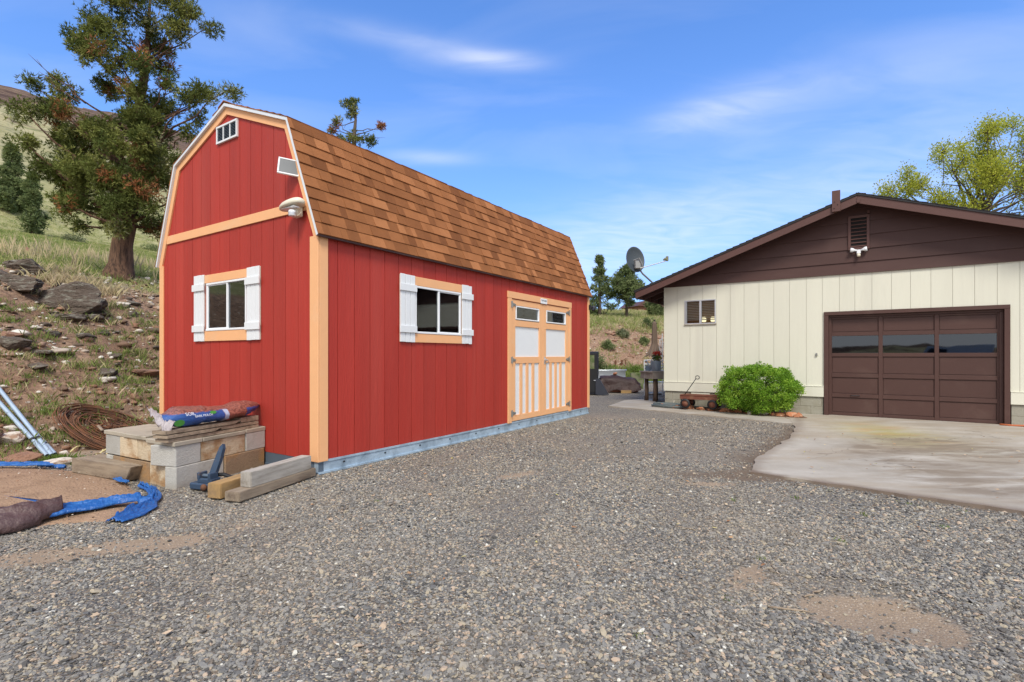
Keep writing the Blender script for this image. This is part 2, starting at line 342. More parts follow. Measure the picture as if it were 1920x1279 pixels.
def gravel_mat():
    m, t, b = mat_new('gravel_stone'); g = G_(t); oi = g.n('ShaderNodeObjectInfo')
    c = g.ramp(oi.outputs['Random'], [(0, (.075, .073, .070)), (.10, (.14, .137, .131)), (.30, (.205, .199, .187)), (.48, (.262, .248, .222)), (.66, (.32, .29, .238)), (.76, (.165, .135, .108)), (.84, (.38, .325, .235)), (.92, (.44, .34, .25)), (.985, (.60, .58, .51))], 'CONSTANT')
    dust = g.ramp(g.noise(oi.outputs['Location'], .8, 6, .6), [(.42, 0.0), (.72, .45)])      # dust and fines settled on whole stretches of gravel
    c = g.mix(dust, c, (.265, .222, .172))
    tc = g.n('ShaderNodeTexCoord').outputs['Object']; x = g.n('ShaderNodeVectorMath', operation='SCALE'); g.l(c, x.inputs[0]); g.l(g.math('ADD', .85, g.math('MULTIPLY', g.noise(tc, 1.5, 3), .3)), x.inputs['Scale'])
    g.l(x.outputs[0], b.inputs['Base Color']); b.inputs['Roughness'].default_value = .85; b.inputs['Specular IOR Level'].default_value = .2; return m
M['gravel'] = gravel_mat()
# shingles: each tab its own tone plus mineral grain
def shingle_mat():
    m, t, b = mat_new('brown_asphalt_shingle'); g = G_(t); tc = g.n('ShaderNodeTexCoord').outputs['Object']
    c = g.ramp(g.attr('rnd'), [(0, (.18, .068, .026)), (.35, (.255, .10, .037)), (.7, (.325, .13, .050)), (1, (.41, .175, .072))])
    gr = g.noise(tc, 160, 2, .7); sl = g.noise(tc, 5, 4)
    x = g.n('ShaderNodeVectorMath', operation='SCALE'); g.l(c, x.inputs[0])
    g.l(g.math('ADD', g.math('MULTIPLY', gr, 1.1), g.math('MULTIPLY', sl, .35), .25), x.inputs['Scale'])
    k = g.math('ADD', g.math('ADD', g.math('MULTIPLY', gr, 1.0), g.math('MULTIPLY', sl, .4)), .3); g.l(k, x.inputs['Scale'])
    g.l(x.outputs[0], b.inputs['Base Color']); b.inputs['Roughness'].default_value = .92; b.inputs['Specular IOR Level'].default_value = .15
    g.bump(gr, .7, .006, b); return m
M['shingle'] = shingle_mat()
def yard_mat():
    m, t, b = mat_new('gravel_bed'); g = G_(t); tc = g.n('ShaderNodeTexCoord').outputs['Object']
    v = g.n('ShaderNodeTexVoronoi'); v.inputs['Scale'].default_value = 88; v.inputs['Randomness'].default_value = 1; g.l(tc, v.inputs['Vector'])
    s = g.n('ShaderNodeSeparateColor'); g.l(v.outputs['Color'], s.inputs[0])
    c = g.ramp(s.outputs[0], [(0, (.08, .078, .076)), (.22, (.125, .122, .118)), (.40, (.18, .175, .165)), (.55, (.235, .218, .19)), (.70, (.155, .125, .098)), (.80, (.32, .27, .19)), (.90, (.40, .32, .23)), (.97, (.56, .52, .43))], 'CONSTANT')
    c = g.mix(g.ramp(g.noise(tc, .8, 6, .6), [(.42, 0.0), (.72, .45)]), c, (.265, .222, .172))
    fine = g.n('ShaderNodeTexVoronoi'); fine.inputs['Scale'].default_value = 150; g.l(tc, fine.inputs['Vector'])
    s2 = g.n('ShaderNodeSeparateColor'); g.l(fine.outputs['Color'], s2.inputs[0])
    soil = g.mix(s2.outputs[0], (.18, .138, .098), (.27, .213, .155))
    soil = g.mix(g.noise(tc, 3, 6), soil, (.31, .225, .155))
    soil = g.mix(g.ramp(s2.outputs[1], [(.80, 0.0), (.84, .8)], 'CONSTANT'), soil, g.mix(s2.outputs[2], (.15, .12, .10), (.50, .42, .32)))
    gap = g.ramp(v.outputs['Distance'], [(0, 1.0), (.5, 1.0), (.75, .35)])       # grit between the stones
    c = g.mix(gap, (.15, .125, .10), c)
    patch = g.noise(tc, 1.1, 6, .6, .4)
    dirt = g.attr('dirt')
    f = g.math('ADD', dirt, g.math('MULTIPLY', g.math('SUBTRACT', g.noise(tc, 7, 5, .65), .5), .9))
    f = g.math('ADD', f, g.ramp(patch, [(.56, 0.0), (.72, .32)]))
    f = g.ramp(f, [(.32, 0.0), (.62, 1.0)])
    f = g.mix(g.ramp(s.outputs[1], [(.76, 1.0), (.80, .2)]), 0.0, f) if False else f
    c = g.mix(f, c, soil)
    wet = g.attr('wet'); c = g.mix(g.math('MULTIPLY', wet, .92), c, g.mix(.6, soil, (.05, .034, .025)))
    k = g.math('ADD', .85, g.math('MULTIPLY', g.noise(tc, .55, 5, .6), .55))
    x = g.n('ShaderNodeVectorMath', operation='SCALE'); g.l(c, x.inputs[0]); g.l(k, x.inputs['Scale']); g.l(x.outputs[0], b.inputs['Base Color'])
    b.inputs['Roughness'].default_value = .9; b.inputs['Specular IOR Level'].default_value = .2
    h = g.math('SUBTRACT', 1.0, v.outputs['Distance']); h = g.mix(f, h, g.noise(tc, 90, 4)); g.bump(h, .9, .010, b); return m
M['yard'] = yard_mat()
def hill_mat():
    m, t, b = mat_new('hillside_soil_and_grass'); g = G_(t); tc = g.n('ShaderNodeTexCoord').outputs['Object']
    v = g.map(tc, (1, 1, 1.6))
    soil = g.mix(g.ramp(g.noise(v, 1.3, 8, .65, .4), [(.35, 0.0), (.65, 1.0)]), (.27, .16, .105), (.43, .29, .20))
    soil = g.mix(g.ramp(g.noise(v, 9, 6, .7), [(.40, 0.0), (.62, 1.0)]), soil, (.20, .13, .09))
    vo = g.n('ShaderNodeTexVoronoi'); vo.inputs['Scale'].default_value = 11; g.l(v, vo.inputs['Vector'])
    s = g.n('ShaderNodeSeparateColor'); g.l(vo.outputs['Color'], s.inputs[0])
    peb = g.math('MULTIPLY', g.ramp(s.outputs[0], [(.80, 0.0), (.84, 1.0)], 'CONSTANT'), g.ramp(vo.outputs['Distance'], [(.28, 1.0), (.36, 0.0)]))
    soil = g.mix(peb, soil, g.mix(s.outputs[1], (.30, .20, .15), (.58, .53, .46)))
    gr = g.mix(g.ramp(g.noise(v, .9, 7, .65), [(.35, 0.0), (.65, 1.0)]), (.27, .275, .10), (.46, .42, .24))
    gr = g.mix(g.ramp(g.noise(v, 14, 5, .7), [(.4, 0.0), (.7, .6)]), gr, (.12, .13, .055))
    mt = g.mix(g.ramp(g.noise(v, .09, 7, .6), [(.4, 0.0), (.6, 1.0)]), (.30, .275, .14), (.40, .36, .23))
    mt = g.mix(g.ramp(g.noise(v, .55, 6, .75), [(.50, 0.0), (.62, .85)]), mt, (.15, .165, .075))
    rk = g.mix(g.ramp(g.noise(g.map(tc, (.5, .5, 3)), .5, 8, .7), [(.42, 0.0), (.6, 1.0)]), (.075, .048, .040), (.20, .14, .10))
    f = g.math('ADD', g.attr('grass'), g.math('MULTIPLY', g.math('SUBTRACT', g.noise(v, 2.4, 7, .7), .5), 1.0))
    c = g.mix(g.ramp(f, [(.46, 0.0), (.66, 1.0)]), soil, gr)
    c = g.mix(g.attr('far'), c, mt)
    f2 = g.math('ADD', g.attr('rim'), g.math('MULTIPLY', g.math('SUBTRACT', g.noise(g.map(tc, (.3, .3, 2.2)), .35, 7, .7), .5), 1.3))
    c = g.mix(g.ramp(f2, [(.45, 0.0), (.6, 1.0)]), c, rk)
    g.l(c, b.inputs['Base Color']); b.inputs['Roughness'].default_value = .95; b.inputs['Specular IOR Level'].default_value = .1
    h = g.math('ADD', g.noise(v, 8, 8, .7), g.math('MULTIPLY', g.noise(v, 1.2, 6, .6), 2.0)); g.bump(h, .9, .08, b); return m
M['hill'] = hill_mat()
def drive_mat():
    m, t, b = mat_new('stained_concrete'); g = G_(t); tc = g.n('ShaderNodeTexCoord').outputs['Object']
    c = g.mix(g.ramp(g.noise(tc, 1.1, 8, .62, .3), [(.35, 0.0), (.7, 1.0)]), (.34, .305, .255), (.49, .455, .40))
    tn = g.ramp(g.noise(g.map(tc, (.5, 1.6, 1)), 1.1, 7, .65, .5), [(.44, 0.0), (.64, .85)])
    c = g.mix(tn, c, (.33, .27, .20))
    sp = g.ramp(g.noise(tc, 24, 6, .7), [(.5, 0.0), (.75, .35)]); c = g.mix(sp, c, (.32, .29, .25))
    c = g.mix(g.math('MULTIPLY', g.attr('moss'), g.ramp(g.noise(g.map(tc, (.7, 2, 1)), 2.2, 6, .6), [(.30, .25), (.55, .85)])), c, (.36, .31, .09))
    c = g.mix(g.math('MULTIPLY', g.attr('moss'), g.ramp(g.noise(g.map(tc, (.6, 1.8, 1)), 1.6, 6, .6), [(.5, 0.0), (.62, .7)])), c, (.45, .25, .10))
    c = g.mix(g.math('MULTIPLY', g.attr('stain'), g.ramp(g.noise(g.map(tc, (.8, 2.4, 1)), 1.6, 7, .68, .5), [(.36, 0.0), (.58, .85)])), c, (.20, .155, .11))
    c = g.mix(g.attr('edge'), c, (.17, .125, .095))
    cr = g.n('ShaderNodeTexVoronoi', feature='DISTANCE_TO_EDGE'); cr.inputs['Scale'].default_value = .42
    d2 = g.n('ShaderNodeVectorMath', operation='ADD'); g.l(tc, d2.inputs[0]); nn = g.n('ShaderNodeTexNoise'); nn.inputs['Scale'].default_value = 2; g.l(tc, nn.inputs['Vector']); g.l(nn.outputs['Color'], d2.inputs[1])
    g.l(d2.outputs[0], cr.inputs['Vector']); ck = g.ramp(cr.outputs['Distance'], [(.0, 1.0), (.006, 0.0)])
    c = g.mix(g.math('MULTIPLY', g.math('MULTIPLY', ck, g.ramp(g.noise(tc, .7, 2), [(.52, 0.0), (.6, 1.0)])), .5), c, (.09, .07, .055))
    g.l(c, b.inputs['Base Color']); g.l(g.ramp(g.noise(tc, 1.4, 5), [(.3, .62), (.7, .9)]), b.inputs['Roughness']); b.inputs['Specular IOR Level'].default_value = .3
    g.bump(g.noise(tc, 70, 6, .7), .4, .004, b); return m
M['drive'] = drive_mat()
M['sand'] = pm('tan_dirt', (.36, .235, .150), .95, .25, 2.5, bump=1.0, bscale=45, bdist=.02, col2=(.25, .16, .10), c2=(.48, .72), c2scale=3.5)
M['bed'] = pm('brown_bed_soil', (.13, .075, .05), .95, .3, 8, bump=1.0, bscale=50, col2=(.24, .13, .08), c2=(.5, .7), c2scale=9)
def emis(name, col, st):
    m, t, b = mat_new(name); b.inputs['Emission Color'].default_value = rgba(col); b.inputs['Emission Strength'].default_value = st; b.inputs['Base Color'].default_value = rgba(col); return m
M['lamp_lit'] = emis('lit_vanity_globe', (1, .88, .55), 1.1)
def bag_mat():
    """clear plastic sack of red-brown bark with a blue printed sleeve"""
    m, t, b = mat_new('mulch_bag_print'); g = G_(t); tc = g.n('ShaderNodeTexCoord').outputs['Object']
    s = g.n('ShaderNodeSeparateXYZ'); g.l(tc, s.inputs[0]); x, y, z = s.outputs
    wv = g.noise(g.map(tc, (1, 1, 1)), 14, 6, .7)
    bark = g.mix(g.ramp(g.noise(tc, 38, 5, .7), [(.40, 0.0), (.60, 1.0)]), (.13, .045, .035), (.34, .13, .095))
    bark = g.mix(g.ramp(g.noise(g.map(tc, (3, 1, 1)), 30, 4, .8), [(.62, 0.0), (.72, .75)]), bark, (.62, .55, .60))
    blue = g.mix(wv, (.012, .045, .20), (.03, .13, .42))
    def band(v, a, b_, soft=.004): return g.math('MULTIPLY', g.math('DIVIDE', g.math('SUBTRACT', v, a), soft, clamp=True), g.math('DIVIDE', g.math('SUBTRACT', b_, v), soft, clamp=True))
    xx = g.math('ADD', x, g.math('MULTIPLY', wv, .03))
    zt = g.math('ADD', g.math('ADD', .125, g.math('MULTIPLY', wv, .04)), 0.0)
    low = g.math('DIVIDE', g.math('SUBTRACT', zt, z), .012, clamp=True)
    c = g.mix(g.math('MULTIPLY', band(xx, -.02, .62), low), bark, blue)
    c = g.mix(g.math('MULTIPLY', band(xx, .62, .68), low), c, (.42, .50, .66))
    c = g.mix(g.math('MULTIPLY', band(xx, .93, 1.25), g.math('DIVIDE', g.math('SUBTRACT', g.math('ADD', zt, -.01), z), .012, clamp=True)), c, (.02, .09, .36))
    g.l(c, b.inputs['Base Color']); b.inputs['Roughness'].default_value = .28; b.inputs['Specular IOR Level'].default_value = .6
    g.bump(g.noise(g.map(tc, (1, 1, 2)), 26, 5, .65), .8, .012, b); return m
M['bag'] = bag_mat()
M['film'] = pm('crumpled_clear_film', (.66, .60, .62), .3, .15, 20, bump=.9, bscale=60, spec=.7)
M['print_white'] = pm('white_print', (.70, .74, .80), .4, .03, 5, bump=0)
M['print_green'] = pm('green_print', (.06, .27, .05), .4, .2, 25, bump=0)

# ------------------------------------------------------------------ terrain
TOE = np.array([(-40, -60), (-16, -6), (-8.5, 2.2), (-6.55, 5.2), (-5.9, 6.7), (-5.35, 7.9), (-3.6, 11.3), (-1.9, 13.9), (0.6, 18.2), (3.2, 22.6), (6.5, 24.6), (12, 27), (32, 33), (120, 45)], float)
def toe_dist(x, y):
    """signed distance to the foot of the bank, positive up the hill"""
    x = np.asarray(x, float); y = np.asarray(y, float); best = np.full(x.shape, 1e9); sg = np.ones(x.shape)
    for (ax, ay), (bx, by) in zip(TOE[:-1], TOE[1:]):
        dx, dy = bx-ax, by-ay; l2 = dx*dx+dy*dy
        t = np.clip(((x-ax)*dx+(y-ay)*dy)/l2, 0, 1); qx, qy = x-(ax+t*dx), y-(ay+t*dy); d = np.hypot(qx, qy)
        s = np.sign(dx*(y-ay)-dy*(x-ax)); m = d < best; best = np.where(m, d, best); sg = np.where(m, s, sg)
    return best*sg
def hill_h(x, y):
    x = np.asarray(x, float); y = np.asarray(y, float)
    d = toe_dist(x, y)
    k = x/np.maximum(y, 1.0)                       # lower plateau to the right, mountain to the left
    right = sst(-.05, .12, k)
    bank = 2.95*(1-right)+3.0*right
    dn = d+.35*fbm(x*.5, y*.5, 5, 3)
    h = bank*sst(-.2, 5.6, dn)**.92*sst(-8, 3, y)
    mead = np.clip(dn-4.6, 0, None)
    hl = .2*np.minimum(mead, 41)+.475*np.clip(mead-41, 0, 118)+.06*np.clip(mead-159, 0, 200)
    hr = .15*np.minimum(mead, 15)+.01*np.clip(mead-15, 0, 300)
    h = h+(hl*(1-.5*sst(-.5, -.2, k))*sst(-12, 4, y))*(1-right)+hr*right
    rough = sst(-.2, .8, d)*(1-sst(6, 9, d)*.6)
    h = h+rough*(.16*fbm(x*1.1, y*1.1, 20, 4)+.07*np.abs(fbm(x*3.1, y*3.1, 31, 3)))
    h = h+sst(30, 90, d)*(1-right)*(2.4*fbm(x*.05, y*.05, 40, 5)+.8*np.round(fbm(x*.03, y*.03, 9, 3)*4))
    h = h+0
    back = 4*sst(70, 260, np.hypot(x, y))*sst(20, -60, y)*(1+.3*fbm(x*.02, y*.02, 14, 3))
    return back+np.where(d < 0, -.16-.03*np.clip(-d, 0, 3), h-.16*(1-sst(0, .25, d)))
def yard_dirt(x, y):
    """bare earth showing in the gravel: drag streak, worn hole, scrapes"""
    n = fbm(x*1.7, y*1.7, 3, 4)
    def ell(cx, cy, rx, ry, a): ca, sa = math.cos(a), math.sin(a); u = (x-cx)*ca+(y-cy)*sa; v = -(x-cx)*sa+(y-cy)*ca; return np.clip(1-np.sqrt((u/rx)**2+(v/ry)**2), 0, 1)
    f = 1.3*ell(-2.75, 3.45, 1.35, .26, .42)+.8*ell(-1.95, 4.05, .5, .16, .4)
    f = np.maximum(f, 1.9*ell(1.86, 2.55, .46, .33, -.2)); f = np.maximum(f, .9*ell(1.45, 3.1, .55, .16, .9)); f = np.maximum(f, 1.0*ell(2.05, 5.2, .5, .14, -.1))
    f = np.maximum(f, .75*ell(.75, 3.15, .35, .14, .3)); f = np.maximum(f, .7*ell(.05, 5.6, .7, .22, .5)); f = np.maximum(f, .6*ell(-.9, 3.9, .6, .18, .3))
    return np.clip(f+.35*n*(f > .02), 0, 1)
DRV = [(5.88, 10.51), (5.0, 9.0), (4.1, 7.7), (3.35, 6.75), (2.95, 6.2), (2.61, 5.62), (3.0, 5.25), (3.55, 4.75), (4.17, 4.2), (6.2, 2.4), (8.4, .4)]
def wet_margin(x, y):
    n = fbm(x*3, y*3, 33, 3)
    return np.clip(np.clip(1.15-seg_dist(x, y, DRV[1:6])/.42, 0, 1)+np.clip(1-seg_dist(x, y, DRV[5:])/.20, 0, 1)*.8+np.clip(1-seg_dist(x, y, [(1.9, 5.6), (2.75, 5.5)])/.3, 0, 1)+.5*n*(seg_dist(x, y, DRV[1:]) < .6), 0, 1)
def seg_dist(x, y, pts):
    best = np.full(np.shape(x), 1e9)
    for (ax, ay), (bx, by) in zip(pts[:-1], pts[1:]):
        dx, dy = bx-ax, by-ay; t = np.clip(((x-ax)*dx+(y-ay)*dy)/(dx*dx+dy*dy), 0, 1); best = np.minimum(best, np.hypot(x-ax-t*dx, y-ay-t*dy))
    return best
def wheel(x, y):
    """where tyres have packed the gravel"""
    d_ = np.minimum(seg_dist(x, y, [(-1.5, .6), (-.55, 2.6), (.45, 5.2), (1.6, 8.5), (2.3, 12)]), seg_dist(x, y, [(.3, .6), (.9, 2.8), (1.75, 5.3), (2.7, 8.0), (4.4, 10.2)]))
    return np.clip(1.25-d_/.30, 0, 1)*(.7+.9*np.clip(fbm(x*.9, y*.9, 201, 4)+.3, 0, 1))
def yard_h(x, y):
    x = np.asarray(x, float); y = np.asarray(y, float)
    h = .012*fbm(x*.9, y*.9, 50, 3)+.006*fbm(x*3.3, y*3.3, 60, 3)-.006
    def g(cx, cy, rx, ry, a): ca, sa = math.cos(a), math.sin(a); u = (x-cx)*ca+(y-cy)*sa; v = -(x-cx)*sa+(y-cy)*ca; return np.exp(-((u/rx)**2+(v/ry)**2))
    near = sst(9, 3, y)
    h = h+near*(-.045*g(1.88, 2.56, .36, .22, -.25)+.040*g(1.98, 2.92, .38, .08, -.35)+.018*g(1.35, 2.35, .25, .15, .5)+.015*g(.9, 3.0, .5, .12, .5))
    h = h+.018*np.exp(-(seg_dist(x, y, [(-1.6, 1.6), (-.4, 3.2), (.8, 5.6)])/.3)**2)*near
    return h
def polar(rmin, rmax, nr, a0, a1, na, nb):
    rs = np.geomspace(rmin, rmax, nr)
    fa = np.linspace(a0, a1, na); rest = np.linspace(a1, a0+2*math.pi, nb+2)[1:-1]
    an = np.concatenate([fa, rest]); A, Rr = np.meshgrid(an, rs)
    x = Rr*np.sin(A); y = Rr*np.cos(A); n = len(an)
    idx = np.arange(nr*n).reshape(nr, n); q = np.stack([idx[:-1], np.roll(idx[:-1], -1, 1), np.roll(idx[1:], -1, 1), idx[1:]], -1).reshape(-1, 4)[:, ::-1]
    return x.ravel(), y.ravel(), q
x, y, q = polar(1.2, 900, 400, R(-49), R(49), 560, 90)
hh = hill_h(x, y); d = toe_dist(x, y); kk = x/np.maximum(y, 1)
# the gully left of the mountain fades out beyond the frame
grass = sst(3.8, 6.0, d+.8*fbm(x*.6, y*.6, 70, 3))*.85+.10*sst(0, 1.2, d)+.25*(fbm(x*.8, y*.8, 71, 3) > .2)
rim = sst(108, 128, d+9*fbm(x*.03, y*.03, 80, 4))*(kk < .2)*.80+.45*(np.abs(d-100-8*fbm(x*.02, y*.02, 81, 3)) < 7)*(kk < .2)
o = npmesh('hillside', np.stack([x, y, hh], 1), q, M['hill'], smooth=True, attrs=dict(grass=grass, far=sst(46, 80, d), rim=rim), kind='structure')
x, y, q = polar(.25, 60, 330, R(-49), R(49), 420, 60)
dr = yard_dirt(x, y); wet = wet_margin(x, y)
dtoe = toe_dist(x, y)
dr = np.maximum(dr, sst(-.9, -.1, dtoe+.4*fbm(x*1.5, y*1.5, 90, 3))*.8*(y < 12))
npmesh('gravel_yard', np.stack([x, y, yard_h(x, y)-sst(.3, 2.5, dtoe)*.5], 1), q, M['yard'], smooth=True, attrs=dict(dirt=dr, wet=np.clip(wet, 0, 1)), kind='structure')
def ground_z(x, y):
    return float(max(hill_h(np.array([x]), np.array([y]))[0], yard_h(np.array([x]), np.array([y]))[0]))
def at(px, py, y0=2.0, y1=160):
    """where the line of sight through a photograph pixel first meets the terrain"""
    Y = np.geomspace(y0, y1, 3000); X = (px-PCX)/FPX*Y; Z = CAM_H-(py-PHY)/FPX*Y
    H = np.maximum(hill_h(X, Y), yard_h(X, Y)); i = int(np.argmax(Z <= H)); return Vector((X[i], Y[i], H[i]))

# ------------------------------------------------------------------ the red barn shed
OX, OY = -2.106, 5.58
UX, UY = 0.5448, 0.8386
SRZ = math.atan2(UY, UX)
SL, SW = 7.0, 3.66
shed = empty('barn_shed', (OX, OY, 0), SRZ, 'red barn shed with gambrel roof of brown shingles and peach trim, standing on gravel', 'shed')
SIDE = lambda s, n, z: (s, -n, z)
GAB = lambda s, n, z: (-n, s, z)
PROF = [(-.055, 2.60), (.50, 3.985), (1.83, 4.50), (3.16, 3.985), (3.715, 2.60)]
def offs(prof, d):
    """offset of an open profile, positive outwards"""
    P = [Vector(p) for p in prof]; res = []
    ns = []
    for a, b in zip(P[:-1], P[1:]): e = (b-a).normalized(); ns.append(Vector((-e.y, e.x)))
    for i, p in enumerate(P):
        if i == 0: n = ns[0]; res.append(p+n*d)
        elif i == len(P)-1: res.append(p+ns[-1]*d)
        else:
            n = (ns[i-1]+ns[i]).normalized(); res.append(p+n*(d/max(.3, n.dot(ns[i]))))
    return [tuple(v) for v in res]
WALLTOP = offs(PROF, -.015)
def prof_z(s, P=WALLTOP):
    for (a, za), (b, zb) in zip(P[:-1], P[1:]):
        if a <= s <= b: return za+(zb-za)*(s-a)/(b-a)
    return P[0][1]
def boards(parent, name, tf, mat, cuts, zlo, ztop, holes, n0=-.012, n1=0, gap=.007, kinks=()):
    """one vertical siding board per interval, cut round openings, following the roof line"""
    for a, b in zip(cuts[:-1], cuts[1:]):
        m = MB(tf); a1, b1 = a+gap/2, b-gap/2
        xs = sorted({a1, b1} | {v for h in holes for v in (h[0], h[1]) if a1 < v < b1} | {v for v in kinks if a1 < v < b1})
        tone = random.random()
        for p, q_ in zip(xs[:-1], xs[1:]):
            mid = (p+q_)/2; segs = [(zlo, None)]
            for h in holes:
                if h[0] < mid < h[1]: segs = [(zlo, h[2]), (h[3], None)]
            for z0, z1 in segs:
                if z1 is not None and z1 <= z0+.01: continue
                t0 = ztop(p) if z1 is None else z1; t1 = ztop(q_) if z1 is None else z1
                if min(t0, t1) <= z0+.01: t0 = max(t0, z0+.01); t1 = max(t1, z0+.01)
                m.add([(p, n0, z0), (q_, n0, z0), (q_, n0, t1), (p, n0, t0), (p, n1, z0), (q_, n1, z0), (q_, n1, t1), (p, n1, t0)],
                      [(0, 1, 2, 3), (7, 6, 5, 4), (0, 4, 5, 1), (1, 5, 6, 2), (2, 6, 7, 3), (3, 7, 4, 0)], tone)
        if m.v: m.build(name, mat, parent)
def shell(tf, cuts, holes, zlo, ztop, n0, n1, name, mat, parent, kinks=()):
    m = MB(tf); xs = sorted(set(cuts) | {v for h in holes for v in h[:2]} | set(kinks))
    for p, q_ in zip(xs[:-1], xs[1:]):
        mid = (p+q_)/2; segs = [(zlo, None)]
        for h in holes:
            if h[0] < mid < h[1]: segs = [(zlo, h[2]), (h[3], None)]
        for z0, z1 in segs:
            if z1 is not None and z1 <= z0+.01: continue
            t0 = ztop(p) if z1 is None else z1; t1 = ztop(q_) if z1 is None else z1
            m.add([(p, n0, z0), (q_, n0, z0), (q_, n0, t1), (p, n0, t0), (p, n1, z0), (q_, n1, z0), (q_, n1, t1), (p, n1, t0)],
                  [(0, 1, 2, 3), (7, 6, 5, 4), (0, 4, 5, 1), (1, 5, 6, 2), (2, 6, 7, 3), (3, 7, 4, 0)])
    return m.build(name, mat, parent)
GWIN = (1.385, 2.34, 1.62, 2.255); SWIN = (1.485, 2.45, 1.59, 2.225); SDOOR = (3.83, 5.995, .15, 2.265)
gk = [p[0] for p in WALLTOP[1:-1]]
gc = [.10]+[.12+.2385*i for i in range(0, 15)]; gc = [v for v in gc if v < 3.55]+[3.57]; gc[0] = .02; gc = [g_ for i, g_ in enumerate(gc) if i == 0 or g_-gc[i-1] > .05]
boards(shed, 'siding_board', GAB, M['red'], [.02, .12]+[.12+.2385*i for i in range(1, 15)]+[3.64], .15, lambda s: prof_z(s), [GWIN], kinks=gk)
shell(GAB, [.02, 3.64], [GWIN], .15, lambda s: prof_z(s)-.03, -.09, -.014, 'gable_wall', M['red_back'], shed, kinks=gk)
sc_ = [.02]+[.959-.2355*3+.2355*i for i in range(0, 29)]; sc_ = [v for v in sc_ if v < 6.93]+[6.98]
boards(shed, 'siding_board', SIDE, M['red'], sc_, .15, lambda s: 2.655, [SWIN, SDOOR])
shell(SIDE, [.095, 6.98], [SWIN, SDOOR], .15, lambda s: 2.655, -.09, -.014, 'side_wall', M['red_back'], shed)
m = MB(); m.box(.02, 6.98, SW-.09, SW-.0, .15, 2.655); m.build('back_wall', M['red'], shed)
m = MB(); m.prism([(.095, .15), (SW-.095, .15), (SW-.095, 2.6)]+[(a, b-.03) for a, b in WALLTOP[3:0:-1]]+[(.095, 2.6)], SL-.09, SL-.02, plane='yz'); m.build('end_wall', M['red'], shed)
m = MB(); m.box(.095, SL-.1, .095, SW-.095, .12, .19); m.build('floor_deck', M['timber'], shed)
# steel base frame
m = MB(SIDE)
m.box(0, SL, -.07, -.006, .0, .15, .5); m.box(-.003, SL+.003, -.006, .004, .125, .149, .7); m.box(-.003, SL+.003, -.006, .010, .0, .022, .7)
bf = m.build('steel_skid', M['steel'], shed)
m = MB(SIDE)
for i in range(11): s_ = .33+i*.625; MB(SIDE).cbox(s_, s_+.028, -.004, .0015, .078, .094, .002).build('slot', M['dark'], bf)
m = MB(GAB); m.box(.004, SW, -.07, -.004, .0, .149); m.box(.004, SW, -.004, .006, 0, .02); m.build('steel_skid', M['steel_dark'], shed)
# trim
def part(name, mat, parent, *boxes, tf=None, c=.003, **kw):
    mb = MB(tf)
    for b_ in boxes: mb.box(*b_, c=c)
    return mb.build(name, mat, parent, **kw)
part('corner_trim', M['peach'], shed, (-.02, .125, 0.001, .02, .135, 2.60), tf=GAB)
part('corner_trim', M['peach'], shed, (.001, .112, 0.001, .020, .135, 2.62), tf=SIDE)
part('corner_trim', M['peach'], shed, (3.565, 3.678, .001, .02, .135, 2.60), tf=GAB)
part('corner_trim', M['peach'], shed, (6.925, 7.018, .001, .02, .135, 2.62), tf=SIDE)
part('loft_band', M['peach'], shed, (.20, 3.46, .001, .018, 2.905, 3.02), tf=GAB)
inn = offs(PROF, -.112); outp = offs(PROF, -.006)
for i, nm in enumerate(range(4)):
    quad = [inn[i], inn[i+1], outp[i+1], outp[i]]
    if i == 0: quad[0] = (inn[0][0]+.0, inn[0][1]+.02)
    MB(GAB).add([(a, .001, b) for a, b in quad]+[(a, .021 if i in (0, 3) else .0205, b) for a, b in quad],
                [(0, 1, 2, 3), (7, 6, 5, 4), (0, 4, 5, 1), (1, 5, 6, 2), (2, 6, 7, 3), (3, 7, 4, 0)]).build('rake_trim', M['peach'], shed)
pa, pb = offs(PROF, -.024), offs(PROF, .012)
for i in range(4):
    quad = [pa[i], pa[i+1], pb[i+1], pb[i]]
    MB(GAB).add([(a, .022, b) for a, b in quad]+[(a, .052, b) for a, b in quad],
                [(0, 1, 2, 3), (7, 6, 5, 4), (0, 4, 5, 1), (1, 5, 6, 2), (2, 6, 7, 3), (3, 7, 4, 0)]).build('drip_edge', M['drip'], shed)
